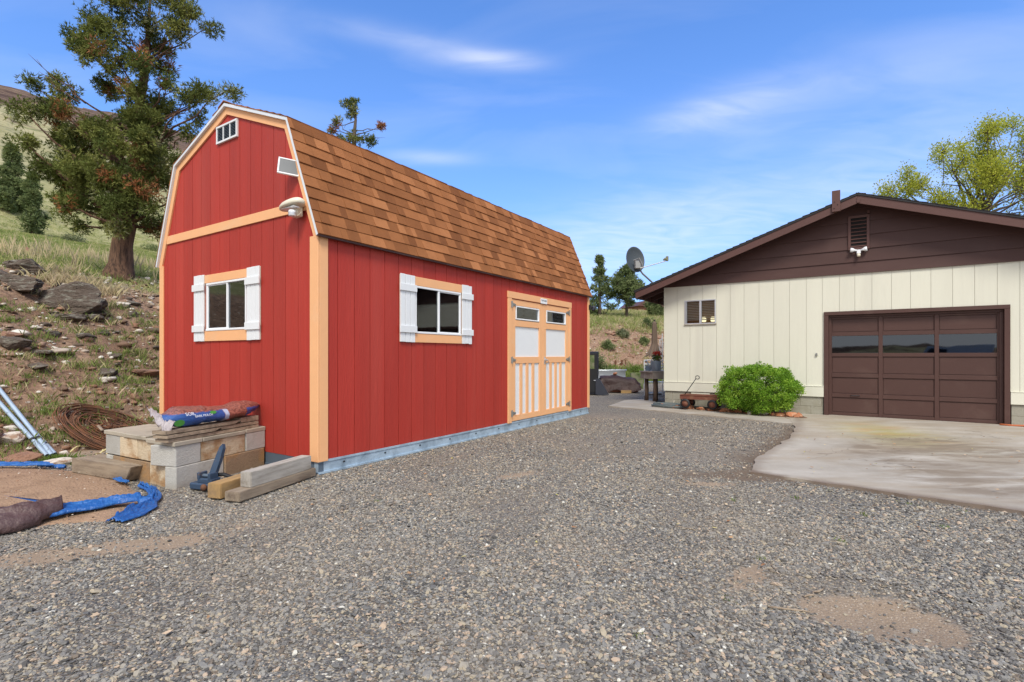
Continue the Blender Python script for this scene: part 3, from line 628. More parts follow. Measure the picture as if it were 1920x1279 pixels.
# roof: deck plus courses of laminated shingles
rt = offs(PROF, .012); rb_ = offs(PROF, -.004)
m = MB()
for i in range(4):
    quad = [rb_[i], rb_[i+1], rt[i+1], rt[i]]
    m.prism(quad, -.021, SL+.05, plane='yz')
roof = m.build('roof', M['darkroof'], shed)
part('eave_fascia', M['red_back'], shed, (.0, SL, .001, .02, 2.60, 2.66), tf=SIDE)
def shingle_slope(a, b, x0, x1, ncourse, keep):
    """shingle tabs between profile points a (eave side) and b (upper side)"""
    a, b = Vector(a), Vector(b); e = (b-a); Ls = e.length; e.normalize(); nn = Vector((-e.y, e.x))
    if nn.y < 0: nn = -nn
    ex = Ls/ncourse; tabs = []
    for c in range(ncourse):
        X = x0-random.random()*.2
        while X < x1:
            wd = random.choice((.09, .13, .17, .22, .27)) * random.uniform(.9, 1.1)
            p0, p1 = max(X, x0), min(X+wd, x1)
            if p1-p0 > .02:
                lift = random.choice((.009, .016)); tone = random.random()*.75+(.14 if lift > .01 else 0)
                lo = c*ex-.004; up = min((c+1)*ex+.02, Ls)
                vsx = []
                for xx in (p0, p1-.002):
                    for w_, t_ in ((lo, .001), (up, .0005), (up, .003), (lo, lift+.004)):
                        pt = a+e*w_+nn*t_; vsx.append((xx, pt.x, pt.y))
                tabs.append((vsx, tone, c))
            X += wd
    fs = [(0, 1, 2, 3), (7, 6, 5, 4), (0, 4, 5, 1), (1, 5, 6, 2), (2, 6, 7, 3), (3, 7, 4, 0)]
    return tabs, fs
tabs, fs = shingle_slope(rt[0], rt[1], -.056, SL+.06, 10, 300)
tabs.sort(key=lambda t: t[0][0][0])
for vsx, tone, c in tabs[:285]: MB().add(vsx, fs, tone).build('shingle', M['shingle'], roof)
rest = MB()
for vsx, tone, c in tabs[285:]: rest.add(vsx, fs, tone)
rest.build('shingle_field', M['shingle'], roof, kind='stuff')
m = MB()
for (pa_, pb_) in ((rt[1], rt[2]), (rt[3], rt[2]), (rt[4], rt[3])):
    tb, fs = shingle_slope(pa_, pb_, -.056, SL+.06, 10, 0)
    for vsx, tone, c in tb: m.add(vsx, fs, tone)
m.build('shingle_field', M['shingle'], roof, kind='stuff')
m = MB(); m.prism([(1.70, 4.475), (1.83, 4.532), (1.96, 4.475), (1.96, 4.487), (1.83, 4.545), (1.70, 4.487)], -.06, SL+.06, plane='yz'); m.build('ridge_cap', M['shingle'], roof)
m = MB()                                               # metal starter seen along the eave
e0 = Vector(rt[0]); m.box(-.05, SL+.055, e0.x-.006, e0.x+.03, e0.y-.022, e0.y-.004); m.build('drip_edge', M['brown'], shed)
# windows
def slider(parent, tf, s0, s1, z0, z1, trim_lo, trim_hi, t0, t1, mid):
    """sliding window; the trim boards above and below"""
    part('window_trim', M['peach'], parent, (t0, t1, .001, .020, z1+.002, trim_hi), tf=tf)
    part('window_trim', M['peach'], parent, (t0, t1, .001, .020, trim_lo, z0-.002), tf=tf)
    f = .026; m = MB(tf)
    for b_ in ((s0, s1, -.03, .020, z1-f, z1), (s0, s1, -.03, .026, z0, z0+f), (s0, s0+f, -.03, .018, z0+f, z1-f), (s1-f, s1, -.03, .018, z0+f, z1-f),
               (mid-.013, mid+.013, -.006, .016, z0+f, z1-f)): m.box(*b_, c=.003)
    wf = m.build('window', M['vinyl'], parent)
    m = MB(tf); m.box(s0+f, mid-.013, -.008, -.004, z0+f, z1-f); m.build('pane', M['glass'], wf)
    m = MB(tf); m.box(mid+.013, s1-f, -.002, .002, z0+f, z1-f); m.build('pane', M['glass'], wf)
    m = MB(tf)
    for b_ in ((mid+.014, s1-f-.001, .002, .009, z1-f-.013, z1-f-.001), (mid+.014, s1-f-.001, .002, .009, z0+f+.001, z0+f+.013), (mid+.014, mid+.024, .002, .009, z0+f+.013, z1-f-.013), (s1-f-.010, s1-f-.001, .002, .009, z0+f+.013, z1-f-.013)): m.box(*b_)
    m.build('sash', M['vinyl'], wf)
def shutter(parent, tf, s0, s1, z0, z1):
    m = MB(tf); m.box(s0+.006, s1-.006, .001, .010, z0+.004, z1-.004); sh = m.build('shutter', M['cream_back'], parent)
    n = 3; wd = (s1-s0)/n
    for i in range(n):
        dz = random.uniform(-.004, .004)
        part('plank', M['white'], sh, (s0+i*wd+.003, s0+(i+1)*wd-.003, .010, .028, z0+dz, z1+dz), tf=tf)
    for zc in (z0+.17, z1-.17): part('batten', M['white'], sh, (s0-.018, s1+.018, .028, .046, zc-.045, zc+.045), tf=tf)
slider(shed, GAB, GWIN[0], GWIN[1], GWIN[2], GWIN[3], 1.485, 2.365, 1.362, 2.38, 1.83)
shutter(shed, GAB, 2.385, 2.652, 1.485, 2.375); shutter(shed, GAB, 1.085, 1.358, 1.485, 2.375)
slider(shed, SIDE, SWIN[0], SWIN[1], SWIN[2], SWIN[3], 1.47, 2.345, 1.478, 2.465, 1.96)
shutter(shed, SIDE, 1.205, 1.474, 1.47, 2.35); shutter(shed, SIDE, 2.47, 2.705, 1.47, 2.35)
# interior framing seen through the glass
for s_ in (2.62, 2.22): part('stud', M['timber'], shed, (s_-.02, s_+.02, -.18, -.0905, .19, 2.6), tf=SIDE)
part('stud', M['timber'], shed, (2.05, 2.09, -3.56, -3.48, .19, 2.6), (4.2, 4.24, -3.56, -3.48, .19, 2.6), (5.6, 5.64, -3.56, -3.48, .19, 2.6), tf=SIDE)
part('stud', M['timber'], shed, (2.12, 2.16, -.18, -.0905, .19, 3.4), tf=GAB)
part('workbench', M['timber_brown'], shed, (1.2, 4.2, -3.5, -2.9, 1.05, 1.10), (1.25, 1.3, -2.98, -2.93, .19, 1.05), (4.1, 4.15, -2.98, -2.93, .19, 1.05), tf=SIDE)
# gable vent
m = MB(GAB)
for b_ in ((1.585, 2.075, .001, .026, 4.245, 4.268), (1.585, 2.075, .001, .026, 4.045, 4.068), (1.585, 1.608, .001, .024, 4.068, 4.245), (2.052, 2.075, .001, .024, 4.068, 4.245), (1.742, 1.760, .001, .022, 4.068, 4.245), (1.900, 1.918, .001, .022, 4.068, 4.245)): m.box(*b_)
vf = m.build('gable_vent', M['white'], shed)
m = MB(GAB); m.box(1.608, 2.052, .0012, .004, 4.068, 4.245); m.build('backing', M['dark'], vf)
for i in range(9):
    z_ = 4.072+i*.0195; m = MB(GAB)
    m.add([(1.609, .016, z_), (2.051, .016, z_), (2.051, .005, z_+.013), (1.609, .005, z_+.013), (1.609, .019, z_+.002), (2.051, .019, z_+.002), (2.051, .008, z_+.015), (1.609, .008, z_+.015)],
          [(0, 1, 2, 3), (7, 6, 5, 4), (0, 4, 5, 1), (1, 5, 6, 2), (2, 6, 7, 3), (3, 7, 4, 0)]).build('louver', M['steel_dark'], vf)
# double door
for b_ in ((3.716, 3.826, .0, .026, .14, 2.275), (6.0, 6.10, .0, .026, .14, 2.275), (3.706, 6.11, .0, .028, 2.277, 2.39)): part('door_trim', M['peach'], shed, (b_[0], b_[1], .001, b_[3], b_[4], b_[5]), tf=SIDE)
part('door_sill', M['steel'], shed, (3.83, 5.995, -.06, .003, .151, .158), tf=SIDE)
def leaf(s0, s1):
    st = .125; z0, z1 = .162, 2.262
    m = MB(SIDE)
    m.box(s0+.002, s1-.002, -.045, -.010, z0, 1.915); m.box(s0+.002, s0+st, -.045, -.010, 1.915, z1); m.box(s1-st, s1-.002, -.045, -.010, 1.915, z1); m.box(s0+st, s1-st, -.045, -.010, 2.17, z1)
    dr_ = m.build('door', M['white'], shed)
    for b_ in ((s0, s0+st, z0, z1), (s1-st, s1, z0, z1)): part('stile', M['peach'], dr_, (b_[0], b_[1], -.010, .012, b_[2], b_[3]), tf=SIDE)
    for za, zb in ((2.165, z1), (1.80, 1.91), (1.155, 1.27), (z0, .262)): part('rail', M['peach'], dr_, (s0+st+.001, s1-st-.001, -.010, .011, za, zb), tf=SIDE)
    wdt = (s1-st)-(s0+st); g_ = wdt/4
    for i in (1, 2, 3): c_ = s0+st+g_*i+(-.02 if s0 < 4 else .02)*0; part('batten', M['peach'], dr_, (c_-.05, c_+.035, -.010, .008, .263, 1.154), tf=SIDE)
    m = MB(SIDE)
    a_, b2, zc, zd = s0+st+.012, s1-st-.012, 1.92, 2.158
    for bb in ((a_, b2, .0, .020, zd-.022, zd), (a_, b2, .0, .020, zc, zc+.022), (a_, a_+.022, .0, .020, zc+.022, zd-.022), (b2-.022, b2, .0, .020, zc+.022, zd-.022)): m.box(bb[0], bb[1], -.03, bb[3], bb[4], bb[5], c=.003)
    m.build('door_window', M['vinyl'], dr_)
    m = MB(SIDE); m.box(a_+.022, b2-.022, -.012, -.008, zc+.022, zd-.022); m.build('pane', M['glass'], dr_)
    return dr_
dl = leaf(3.832, 4.913); dr2 = leaf(4.919, 5.994)
for s_, par, sg in ((3.83, dl, 1), (5.997, dr2, -1)):
    for z_ in (.30, 1.215, 2.17):
        m = MB(SIDE); m.cbox(s_-.035, s_+.002, .027, .034, z_-.055, z_+.055, .003) if sg > 0 else m.cbox(s_-.002, s_+.035, .027, .034, z_-.055, z_+.055, .003)
        m.tube([(s_, .034, z_-.06), (s_, .034, z_+.06)], .008, 6)
        m.add([(s_, .014, z_-.04), (s_, .014, z_+.04), (s_+sg*.13, .014, z_+.012), (s_+sg*.13, .014, z_-.012), (s_, .021, z_-.04), (s_, .021, z_+.04), (s_+sg*.13, .021, z_+.012), (s_+sg*.13, .021, z_-.012)],
              [(0, 1, 2, 3), (7, 6, 5, 4), (0, 4, 5, 1), (1, 5, 6, 2), (2, 6, 7, 3), (3, 7, 4, 0)])
        m.tube([(s_+sg*.10, .021, z_), (s_+sg*.10, .032, z_)], .018, 8)
        m.build('hinge', M['hinge'], par)
m = MB(SIDE); m.tube([(4.985, .012, 1.21), (4.985, .045, 1.21)], .026, 10); m.tube([(4.985, .045, 1.21), (5.03, .06, 1.205), (5.075, .06, 1.14)], [.011, .010, .008], 6); m.cbox(4.962, 5.008, .012, .018, 1.13, 1.27, .003); m.build('handle', M['alu'], dr2, smooth=False)
sg_ = part('sign', M['vinyl'], shed, (4.80, 5.05, .029, .034, 2.268, 2.366), tf=SIDE)
def text_mesh(txt, size, mat, parent, loc, rot, name='lettering'):
    cu = bpy.data.curves.new(name, 'FONT'); cu.body = txt; cu.size = size; cu.extrude = .0008; cu.align_x = 'CENTER'; cu.align_y = 'CENTER'; cu.resolution_u = 2
    o_ = bpy.data.objects.new(name, cu); COL.objects.link(o_); dg = bpy.context.evaluated_depsgraph_get(); dg.update()
    me = bpy.data.meshes.new_from_object(o_.evaluated_get(dg)); bpy.data.objects.remove(o_); me.name = name; me.materials.clear(); me.materials.append(mat)
    q_ = bpy.data.objects.new(name, me); COL.objects.link(q_); q_.parent = parent; q_.location = loc; q_.rotation_euler = rot; return q_
text_mesh('TUFF SHED', .042, M['blackblue'], sg_, (4.925, -.0355, 2.325), (R(90), 0, 0))

# things fixed to the shed
fx = empty('security_light', (OX+.30*-UY*1-.075*UX, OY+.30*UX-.075*UY, 2.86), SRZ, 'beige twin floodlight with motion sensor on the corner of the red shed gable', 'floodlight')
m = MB()                                                # local frame of the shed: -x is outward from the gable, y to the left
bmh = bmesh.new(); bmesh.ops.create_uvsphere(bmh, u_segments=20, v_segments=12, radius=1)
for v in bmh.verts:
    x_, y_, z_ = v.co; t_ = .5+.5*y_
    v.co = Vector((x_*.095-.03-.02*t_, math.copysign(abs(y_)**.75, y_)*.17, max(z_, -.30)*.075*(1.0-.25*t_)+.085-.028*y_))
m.bm(bmh); m.build('hood', M['beige'], fx, smooth=True)
part('mounting_plate', M['beige'], fx, (-.03, .052, -.07, .05, -.03, .085), c=.01)
m = MB(); m.lathe([(.036, .0), (.040, .006), (.040, .050), (.034, .062)], 18, M=Matrix.Translation((-.075, -.055, -.045))); m.build('sensor', M['vinyl'], fx, smooth=True)
m = MB(); m.lathe([(.0405, .012), (.0405, .040)], 18, M=Matrix.Translation((-.076, -.055, -.045)), cap=False); m.build('sensor_lens', M['alu'], fx, smooth=True)
m = MB(); m.box(-.10, -.03, -.115, .12, .048, .056); m.build('diffuser', M['vinyl'], fx)
m = MB(); m.tube([(-.01, -.12, .04), (-.02, -.13, -.01), (-.03, -.09, -.035), (-.05, -.04, -.03)], .004, 6); m.build('cable', M['beige'], fx)
sp = empty('solar_panel', (-2.49, 5.73, 3.40), math.atan2(.40, .90), 'small square solar panel with white frame below the right end of the shed roof rake', 'solar panel')
tl = Matrix.Rotation(R(-14), 4, 'X') @ Matrix.Rotation(R(5), 4, 'Y')
m = MB()
for b_ in ((-.115, .115, -.012, .012, .082, .10), (-.115, .115, -.012, .012, -.10, -.082), (-.115, -.097, -.012, .012, -.082, .082), (.097, .115, -.012, .012, -.082, .082)): m.box(*b_, M=tl, c=.004)
m.build('frame', M['vinyl'], sp)
m = MB(); m.box(-.097, .097, -.006, .006, -.082, .082, M=tl); m.build('cell', pm('dark_grey_solar_cell', (.10, .11, .12), .3, .06, 5, bump=0, spec=.5), sp)
m = MB(); m.tube([(.06, .01, -.02), (.12, .03, -.04), (.14, .075, -.05)], .012, 8); m.tube([(.13, .06, -.02), (.14, .085, -.09)], .022, 8); m.build('bracket', M['beige'], sp)
m = MB(); m.tube([(.10, .03, -.10), (.13, .05, -.25), (.145, .06, -.42)], .003, 5); m.build('cable', M['beige'], sp)
wl = empty('wall_lamp', (OX+UX*7.0, OY+UY*7.0, 2.36), SRZ, 'small black lamp at the far corner of the red shed under the eave', 'lamp')
m = MB(); m.cbox(-.035, .02, -.06, -.021, -.05, .06, .006); m.tube([(.0, -.045, .0), (.06, -.08, .02)], .016, 6); m.build('lamp_base', M['black'], wl)
m = MB(); m.lathe([(.02, 0), (.05, .05), (.055, .10)], 10, M=Matrix.Translation((.07, -.07, -.06)) @ Matrix.Rotation(R(40), 4, 'Y')); m.build('lamp_shade', M['blackblue'], wl)

# ------------------------------------------------------------------ the house
HX, HY = 3.86, 12.98
HRZ = math.atan2(-.5718654, .8203475)
hu = Vector((.8203475, -.5718654)); hv = Vector((.5718654, .8203475))
def H(s, n=0, z=0): p = Vector((HX, HY))+hu*s-hv*n; return (p.x, p.y, z)
house = empty('house', (HX, HY, 0), HRZ, 'low house with cream board walls, dark brown gable and brown garage door', 'house')
FRT = lambda s, n, z: (s, -n, z)
HS = lambda s, n, z: (-n, s, z)               # left side wall, s runs back
HW = 8.11; HD = 12.0
HWIN = (.50, 1.24, 2.055, 2.645); HGAR = (3.50, 6.32, .0, 2.175)
hc = [.0, .319, .631, .934, 1.253, 1.562, 1.863, 2.181, 2.485, 2.797, 3.122, 3.422, 3.732, 4.003, 4.294, 4.616, 4.92, 5.234, 5.557, 5.872, 6.183, 6.483, 6.79, 7.10, 7.42, 7.73, HW]
boards(house, 'siding_board', FRT, M['cream'], hc, .60, lambda s: 3.0, [HWIN, (3.47, 6.335, .0, 2.2)], n0=-.010, n1=0, gap=.0055)
shell(FRT, [0.0, HW], [HWIN, HGAR], .40, lambda s: 3.02, -.14, -.012, 'front_wall', M['cream_back'], house)
part('skirt_board', M['cream'], house, (-.012, 3.45, .001, .022, .403, .622), tf=FRT); part('skirt_board', M['cream'], house, (6.36, HW, .001, .022, .403, .622), tf=FRT)
part('skirt_cap', M['cream'], house, (-.012, 3.45, .001, .030, .6225, .636), tf=FRT); part('skirt_cap', M['cream'], house, (6.36, HW, .001, .030, .6225, .636), tf=FRT)
part('corner_board', M['cream'], house, (-.014, .0, -.10, .012, .403, 3.0), tf=FRT)
RZ0 = 2.894; SLP = .3491
def roofz(s): return RZ0-.0+SLP*(s+.605) if s < 4.057 else RZ0+SLP*(4.662)-SLP*(s-4.057)
# gable planks with a lap
zs = [3.0, 3.235, 3.50, 3.785, 4.06, 4.33, 4.6]
for i in range(len(zs)-1):
    za, zb = zs[i], zs[i+1]; und = lambda s: roofz(s)-.05
    def cross(z): return (z-RZ0+.05)/SLP-.605
    sa, sb = cross(za), cross(zb); l0 = max(sa, -.02); l1 = max(sb, -.02)
    mir = lambda s: 8.114-s
    if za > 4.47: continue
    if zb > 4.47: poly = [(l0, za), (mir(l0), za), (4.057, 4.462)]
    elif l1 > l0: poly = [(l0, za), (mir(l0), za), (mir(l1), zb), (l1, zb)]
    if i == 0: poly = [(-.02, za), (8.134, za), (mir(-.02), min(zb, roofz(-.02)-.05)), (mir(l1), zb), (l1, zb), (-.02, min(zb, roofz(-.02)-.05))]
    n = len(poly); vs_ = [(a, .002, b) for a, b in poly]+[(a, .034-.020*(b-za)/(zb-za), b) for a, b in poly]
    MB(FRT).add(vs_, [tuple(range(n)), tuple(range(2*n-1, n-1, -1))]+[(k, (k+1) % n, n+(k+1) % n, n+k) for k in range(n)]).build('gable_plank', M['brown'], house)
m = MB(FRT); m.add([(0, -.1, 3.02), (HW, -.1, 3.02), (4.057, -.1, 4.47), (0, -.0, 3.02), (HW, -.0, 3.02), (4.057, -.0, 4.47)], [(0, 1, 2), (5, 4, 3), (0, 3, 4, 1), (1, 4, 5, 2), (2, 5, 3, 0)]).build('gable_wall', M['brown'], house)
# side, back walls
m = MB(); m.box(.0, .10, .145, HD, .40, 3.0); m.build('side_wall', M['cream'], house)
m = MB(); m.box(HW-.1, HW, .145, HD, .40, 3.0); m.build('side_wall', M['cream'], house)
m = MB(); m.box(.10, HW-.1, HD-.1, HD, .40, 3.0); m.prism([(0, 3.0), (HW, 3.0), (4.057, 4.47)], HD-.1, HD, plane='xz'); m.build('back_wall', M['cream'], house)
m = MB(); m.box(.12, 3.35, .16, 3.0, 1.2, 1.25); m.box(.12, 3.4, 3.0, 3.05, .1, 2.9); m.box(3.36, 3.42, .16, 3.0, .1, 2.9); m.build('inner_wall', M['brown2'], house)
m = MB(); m.box(.1, HW-.1, .16, HD-.1, -.05, .015); m.build('floor_slab', M['conc'], house)
# foundation blocks
def block_run(s0, s1, zlo, zhi):
    hgt = (zhi-zlo)/2
    for r_ in range(2):
        s = s0-(.2 if r_ else 0)
        while s < s1-.01:
            a, b_ = max(s, s0), min(s+.4, s1)
            if b_-a > .03: part('foundation_block', M['found'], house, (a+.003, b_-.003, -.19, -.012, zlo+r_*hgt+.003, zlo+(r_+1)*hgt-.003), tf=FRT, c=.005)
            s += .4
block_run(0.0, 3.44, -.02, .40); block_run(6.37, HW, -.02, .40)
m = MB(FRT); m.box(0.01, 3.44, -.19, -.02, -.1, .395); m.box(6.38, HW, -.19, -.02, -.1, .395); m.build('foundation_mortar', M['slab'], house)
m = MB(HS); m.box(.19, HD, -.19, -.012, -.1, .40); m.build('foundation_wall', M['found'], house)
part('crawl_vent', M['cream'], house, (.66, 1.10, -.012, .004, .27, .39), tf=FRT)
# roof: deck, rafters, fascia, shingle courses
OV = .40; EA = -.605
def slab_(m, s0, s1, n0, n1, dz0, dz1, right=False):
    f = (lambda s: RZ0+SLP*(s-EA)); P = [(s0, f(s0)+dz0), (s1, f(s1)+dz0), (s1, f(s1)+dz1), (s0, f(s0)+dz1)]
    if right: P = [(8.114-a, b) for a, b in P]
    m.add([(a, n0, b) for a, b in P]+[(a, n1, b) for a, b in P], [(0, 1, 2, 3), (7, 6, 5, 4), (0, 4, 5, 1), (1, 5, 6, 2), (2, 6, 7, 3), (3, 7, 4, 0)]); return m
for rgt in (False, True):
    slab_(MB(FRT), EA, 4.057, -HD-.4, OV-.002, -.032, -.006, rgt).build('roof_deck', M['brown'], house)
rcov = MB(FRT)
for rgt in (False, True):
    slab_(rcov, EA-.03, 4.057, -HD-.42, OV+.045, -.005, .034, rgt)
hroof = rcov.build('roof_covering', M['darkroof'], house)
for rgt in (False, True):
    slab_(MB(FRT), EA+.002, 4.055, OV, OV+.028, -.165, -.008, rgt).build('fascia_board', M['brown_red'], house)
    slab_(MB(FRT), EA+.05, 4.05, .036, OV-.002, -.050, -.033, rgt).build('soffit_board', M['brown'], house)
m = MB(FRT)
nc = 34
for rgt in (False, True):
    for c_ in range(nc):
        s0 = EA-.035+(4.09-EA)*c_/nc; s1 = s0+(4.09-EA)/nc+.03
        t = random.random(); X = OV+.055
        f = lambda s: RZ0+SLP*(s-EA)
        while X > -1.4:
            wd = random.uniform(.2, .4); lf = random.choice((.026, .034)); jag = random.uniform(0, .006)
            P = [(s0, f(s0)+.035), (s1, f(s1)+.034), (s1, f(s1)+.036), (s0, f(s0)+lf+.022)]
            if rgt: P = [(8.114-a, b) for a, b in P]
            n0_, n1_ = X-wd, X-(jag if X > OV else .003)
            m.add([(a, n0_, b) for a, b in P]+[(a, n1_, b) for a, b in P], [(0, 1, 2, 3), (7, 6, 5, 4), (0, 4, 5, 1), (1, 5, 6, 2), (2, 6, 7, 3), (3, 7, 4, 0)], random.random()); X -= wd
m.build('shingle_field', M['darkroof'], hroof, kind='stuff')
for i in range(16):                                      # rafter tails under the left eave
    n_ = -.05-i*.6; m = slab_(MB(FRT), EA+.04, .0, n_-.045, n_, -.165, -.033); m.build('rafter_tail', M['brown'], house)
m = MB(FRT); m.box(EA+.002, EA+.028, -HD-.4, OV-.001, RZ0-.165, RZ0-.02); m.build('eave_fascia', M['brown_red'], house)
m = MB(FRT); m.prism([(0, 0), (1, 0), (1, 1)], 0, .01) if False else None
part('frieze', M['brown'], house, (-.02, .0, -HD, -.002, 2.90, 3.02), tf=FRT)
# stub post, apex block, junction box
rp = part('ridge_post', M['brown_red'], house, (3.62, 3.765, OV+.029, OV+.075, 4.235, 4.665), tf=FRT, c=.004)
m = MB(FRT)
for a, b_ in ((3.66, 4.30), (3.72, 4.37), (3.67, 4.43)): m.tube([(a, OV+.075, b_), (a, OV+.084, b_)], .009, 8)
m.build('bolt', M['dark'], rp)
part('apex_block', M['brown_red'], house, (4.04, 4.10, OV+.0285, OV+.04, 4.36, 4.46), tf=FRT)
part('junction_box', M['brown_red'], house, (4.21, 4.255, .03, .07, 4.215, 4.27), tf=FRT)
# louvred vent
m = MB(FRT)
for b_ in ((3.885, 4.255, 4.145, 4.195), (3.885, 4.255, 3.485, 3.535), (3.885, 3.935, 3.535, 4.145), (4.205, 4.255, 3.535, 4.145)): m.box(b_[0], b_[1], .025, .055, b_[2], b_[3], c=.004)
gv = m.build('gable_vent', M['brown_red'], house)
m = MB(FRT); m.box(3.935, 4.205, .034, .038, 3.535, 4.145); m.build('backing', M['dark'], gv)
for i in range(8):
    z_ = 3.545+i*.075; m = MB(FRT)
    m.add([(3.936, .051, z_), (4.204, .051, z_), (4.204, .036, z_+.020), (3.936, .036, z_+.020), (3.936, .053, z_+.006), (4.204, .053, z_+.006), (4.204, .038, z_+.026), (3.936, .038, z_+.026)],
          [(0, 1, 2, 3), (7, 6, 5, 4), (0, 4, 5, 1), (1, 5, 6, 2), (2, 6, 7, 3), (3, 7, 4, 0)]).build('louver', M['brown_red'], gv)
# small window with blinds
m = MB(FRT)
f = .028; s0, s1, z0, z1 = HWIN
for b_ in ((s0, s1, z1-f, z1), (s0, s1, z0, z0+f), (s0, s0+f, z0+f, z1-f), (s1-f, s1, z0+f, z1-f), (.855, .905, z0+f, z1-f), (.54, .552, z0+f, z1-f)): m.box(b_[0], b_[1], -.05, .018, b_[2], b_[3], c=.003)
hw = m.build('window', M['alu'], house)
m = MB(FRT); m.box(s0+f, .855, -.020, -.016, z0+f, z1-f); m.build('pane', M['glass_clear'], hw)
m = MB(FRT); m.box(.905, s1-f, -.012, -.008, z0+f, z1-f); m.build('pane', M['glass_clear'], hw)
part('sill', M['slab'], hw, (s0-.01, s1+.015, .001, .03, z0-.018, z0-.001), tf=FRT)
bl = pm('brown_blind', (.62, .52, .42), .5, .1, 6, bump=.05)
for i in range(17):
    z_ = z1-.05-i*.040
    if z_ < z0+.10: break
    m = MB(FRT); m.add([(s0+.03, -.045, z_), (s1-.03, -.045, z_), (s1-.03, -.062, z_+.020), (s0+.03, -.062, z_+.020), (s0+.03, -.045, z_+.002), (s1-.03, -.045, z_+.002), (s1-.03, -.062, z_+.022), (s0+.03, -.062, z_+.022)],
          [(0, 1, 2, 3), (7, 6, 5, 4), (0, 4, 5, 1), (1, 5, 6, 2), (2, 6, 7, 3), (3, 7, 4, 0)]).build('blind_slat', bl, hw)
m = MB(FRT)
for s_ in (.86, 1.08, 1.26): m.cbox(s_-.05, s_+.055, -.42, -.34, 2.125, 2.25, .02)
m.build('lamp_globe', M['lamp_lit'], hw)
m = MB(FRT); m.box(.1, 1.6, -.60, -.58, 1.8, 2.75); m.build('inner_wall', M['timber_brown'], house)
# garage door
for b_ in ((3.452, 3.535, 0.012, 2.145), (6.275, 6.355, .012, 2.145)): part('door_trim', M['brown2'], house, (b_[0], b_[1], -.16, .030, b_[2], b_[3]), tf=FRT)
part('door_trim', M['brown2'], house, (3.452, 6.355, -.16, .031, 2.147, 2.222), tf=FRT)
part('door_stop', M['brown2'], house, (3.536, 3.575, -.16, -.05, .012, 2.10), (6.22, 6.274, -.16, -.05, .012, 2.10), (3.536, 6.274, -.16, -.05, 2.102, 2.145), tf=FRT)
m = MB(FRT)
for za, zb in ((.02, 1.33), (1.715, 2.11)): m.box(3.56, 6.24, -.14, -.105, za, zb)
gd = m.build('garage_door', M['brown2'], house)
cols = ((3.575, 4.405), (4.475, 5.295), (5.362, 6.195))
rows = ((1.785, 2.065), (1.345, 1.705), (.915, 1.268), (.485, .830), (.085, .405))
zz_ = [2.10, 1.715, 1.3, .87, .445, .025]
for c_ in ((3.540, 3.592), (4.405, 4.475), (5.295, 5.362), (6.195, 6.25)):
    part('stile', M['brown2'], gd, (c_[0], c_[1], -.104, -.078, .025, 2.10), tf=FRT)
for c_ in ((3.593, 4.404), (4.476, 5.294), (5.363, 6.194)):
    for za, zb in ((2.066, 2.10), (1.706, 1.784), (1.269, 1.344), (.831, .914), (.406, .484), (.025, .084)):
        part('rail', M['brown2'], gd, (c_[0], c_[1], -.104, -.079, za, zb), tf=FRT)
    m = MB(FRT); m.box(c_[0], c_[1], -.112, -.108, 1.345, 1.705); m.build('pane', M['glass_dark'], gd)
    for za, zb in ((1.785, 2.065), (.915, 1.268), (.485, .830), (.085, .405)):
        part('door_panel', M['brown2'], gd, (c_[0]+.012, c_[1]-.012, -.1045, -.098, za+.012, zb-.012), tf=FRT)
for z_ in (1.302, .872, .445): pass
m = MB(FRT); m.tube([(3.93, -.078, .452), (3.94, -.055, .452), (4.07, -.055, .452), (4.08, -.078, .452)], .008, 6); m.build('handle', M['black'], gd)
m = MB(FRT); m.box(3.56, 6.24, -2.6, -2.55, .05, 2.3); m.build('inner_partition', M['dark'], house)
part('faucet_box', M['hinge'], house, (3.295, 3.335, .0, .035, 1.285, 1.315), (3.300, 3.330, .0, .03, 1.325, 1.345), tf=FRT)
fl2 = empty('floodlight', H(4.07, .04, 3.40), HRZ, 'white twin floodlight with sensor mounted under the louvred vent of the brown gable', 'floodlight')
m = MB(); m.cbox(-.035, .035, -.07, 0.0, -.01, .075, .01); m.build('housing', M['vinyl'], fl2)
for sg in (-1, 1):
    m = MB(); m.lathe([(.016, 0), (.022, .05), (.045, .085), (.048, .125)], 12, M=Matrix.Translation((sg*.02, -.05, .06)) @ Matrix.Rotation(R(sg*80), 4, 'Y')); m.build('lamp_head', M['vinyl'], fl2, smooth=True)
m = MB(); m.lathe([(.02, 0), (.033, .01), (.033, .05), (.02, .06)], 12, M=Matrix.Translation((0, -.06, -.07))); m.build('sensor', M['beige'], fl2, smooth=True)
# satellite dish on the left roof edge
dp = Vector(H(-.18, .15, 3.06)); dish = empty('satellite_dish', tuple(dp), 0, 'round slate grey satellite dish on a bent mast at the left roof edge', 'satellite dish')
dcz = Vector((-.56, -.2, .62)); Md = Matrix.Translation(dcz) @ Matrix.Rotation(R(16), 4, 'Z') @ Matrix.Rotation(R(80), 4, 'X')
m = MB(); pr = [(0.001, -.060), (.10, -.056), (.2, -.040), (.29, -.012), (.325, .004), (.335, .002), (.29, -.022), (.2, -.050), (.10, -.066), (.001, -.070)]
pr = [(a, b) for a, b in pr]
m.lathe(pr, 32, M=Md @ Matrix.Diagonal((.76, 1, 1, 1)), cap=False); m.build('reflector', M['dish'], dish, smooth=True)
m = MB(); m.tube([(.0, 0, -.02), (-.10, -.03, .08), (-.36, -.12, .28), (-.46, -.17, .40), (-.50, -.18, .52)], .022, 10); m.build('mast', M['hinge'], dish, smooth=True)
m = MB(); m.cbox(-.08, .08, -.05, .09, -.04, -.02, .005); m.build('foot_plate', M['hinge'], dish)
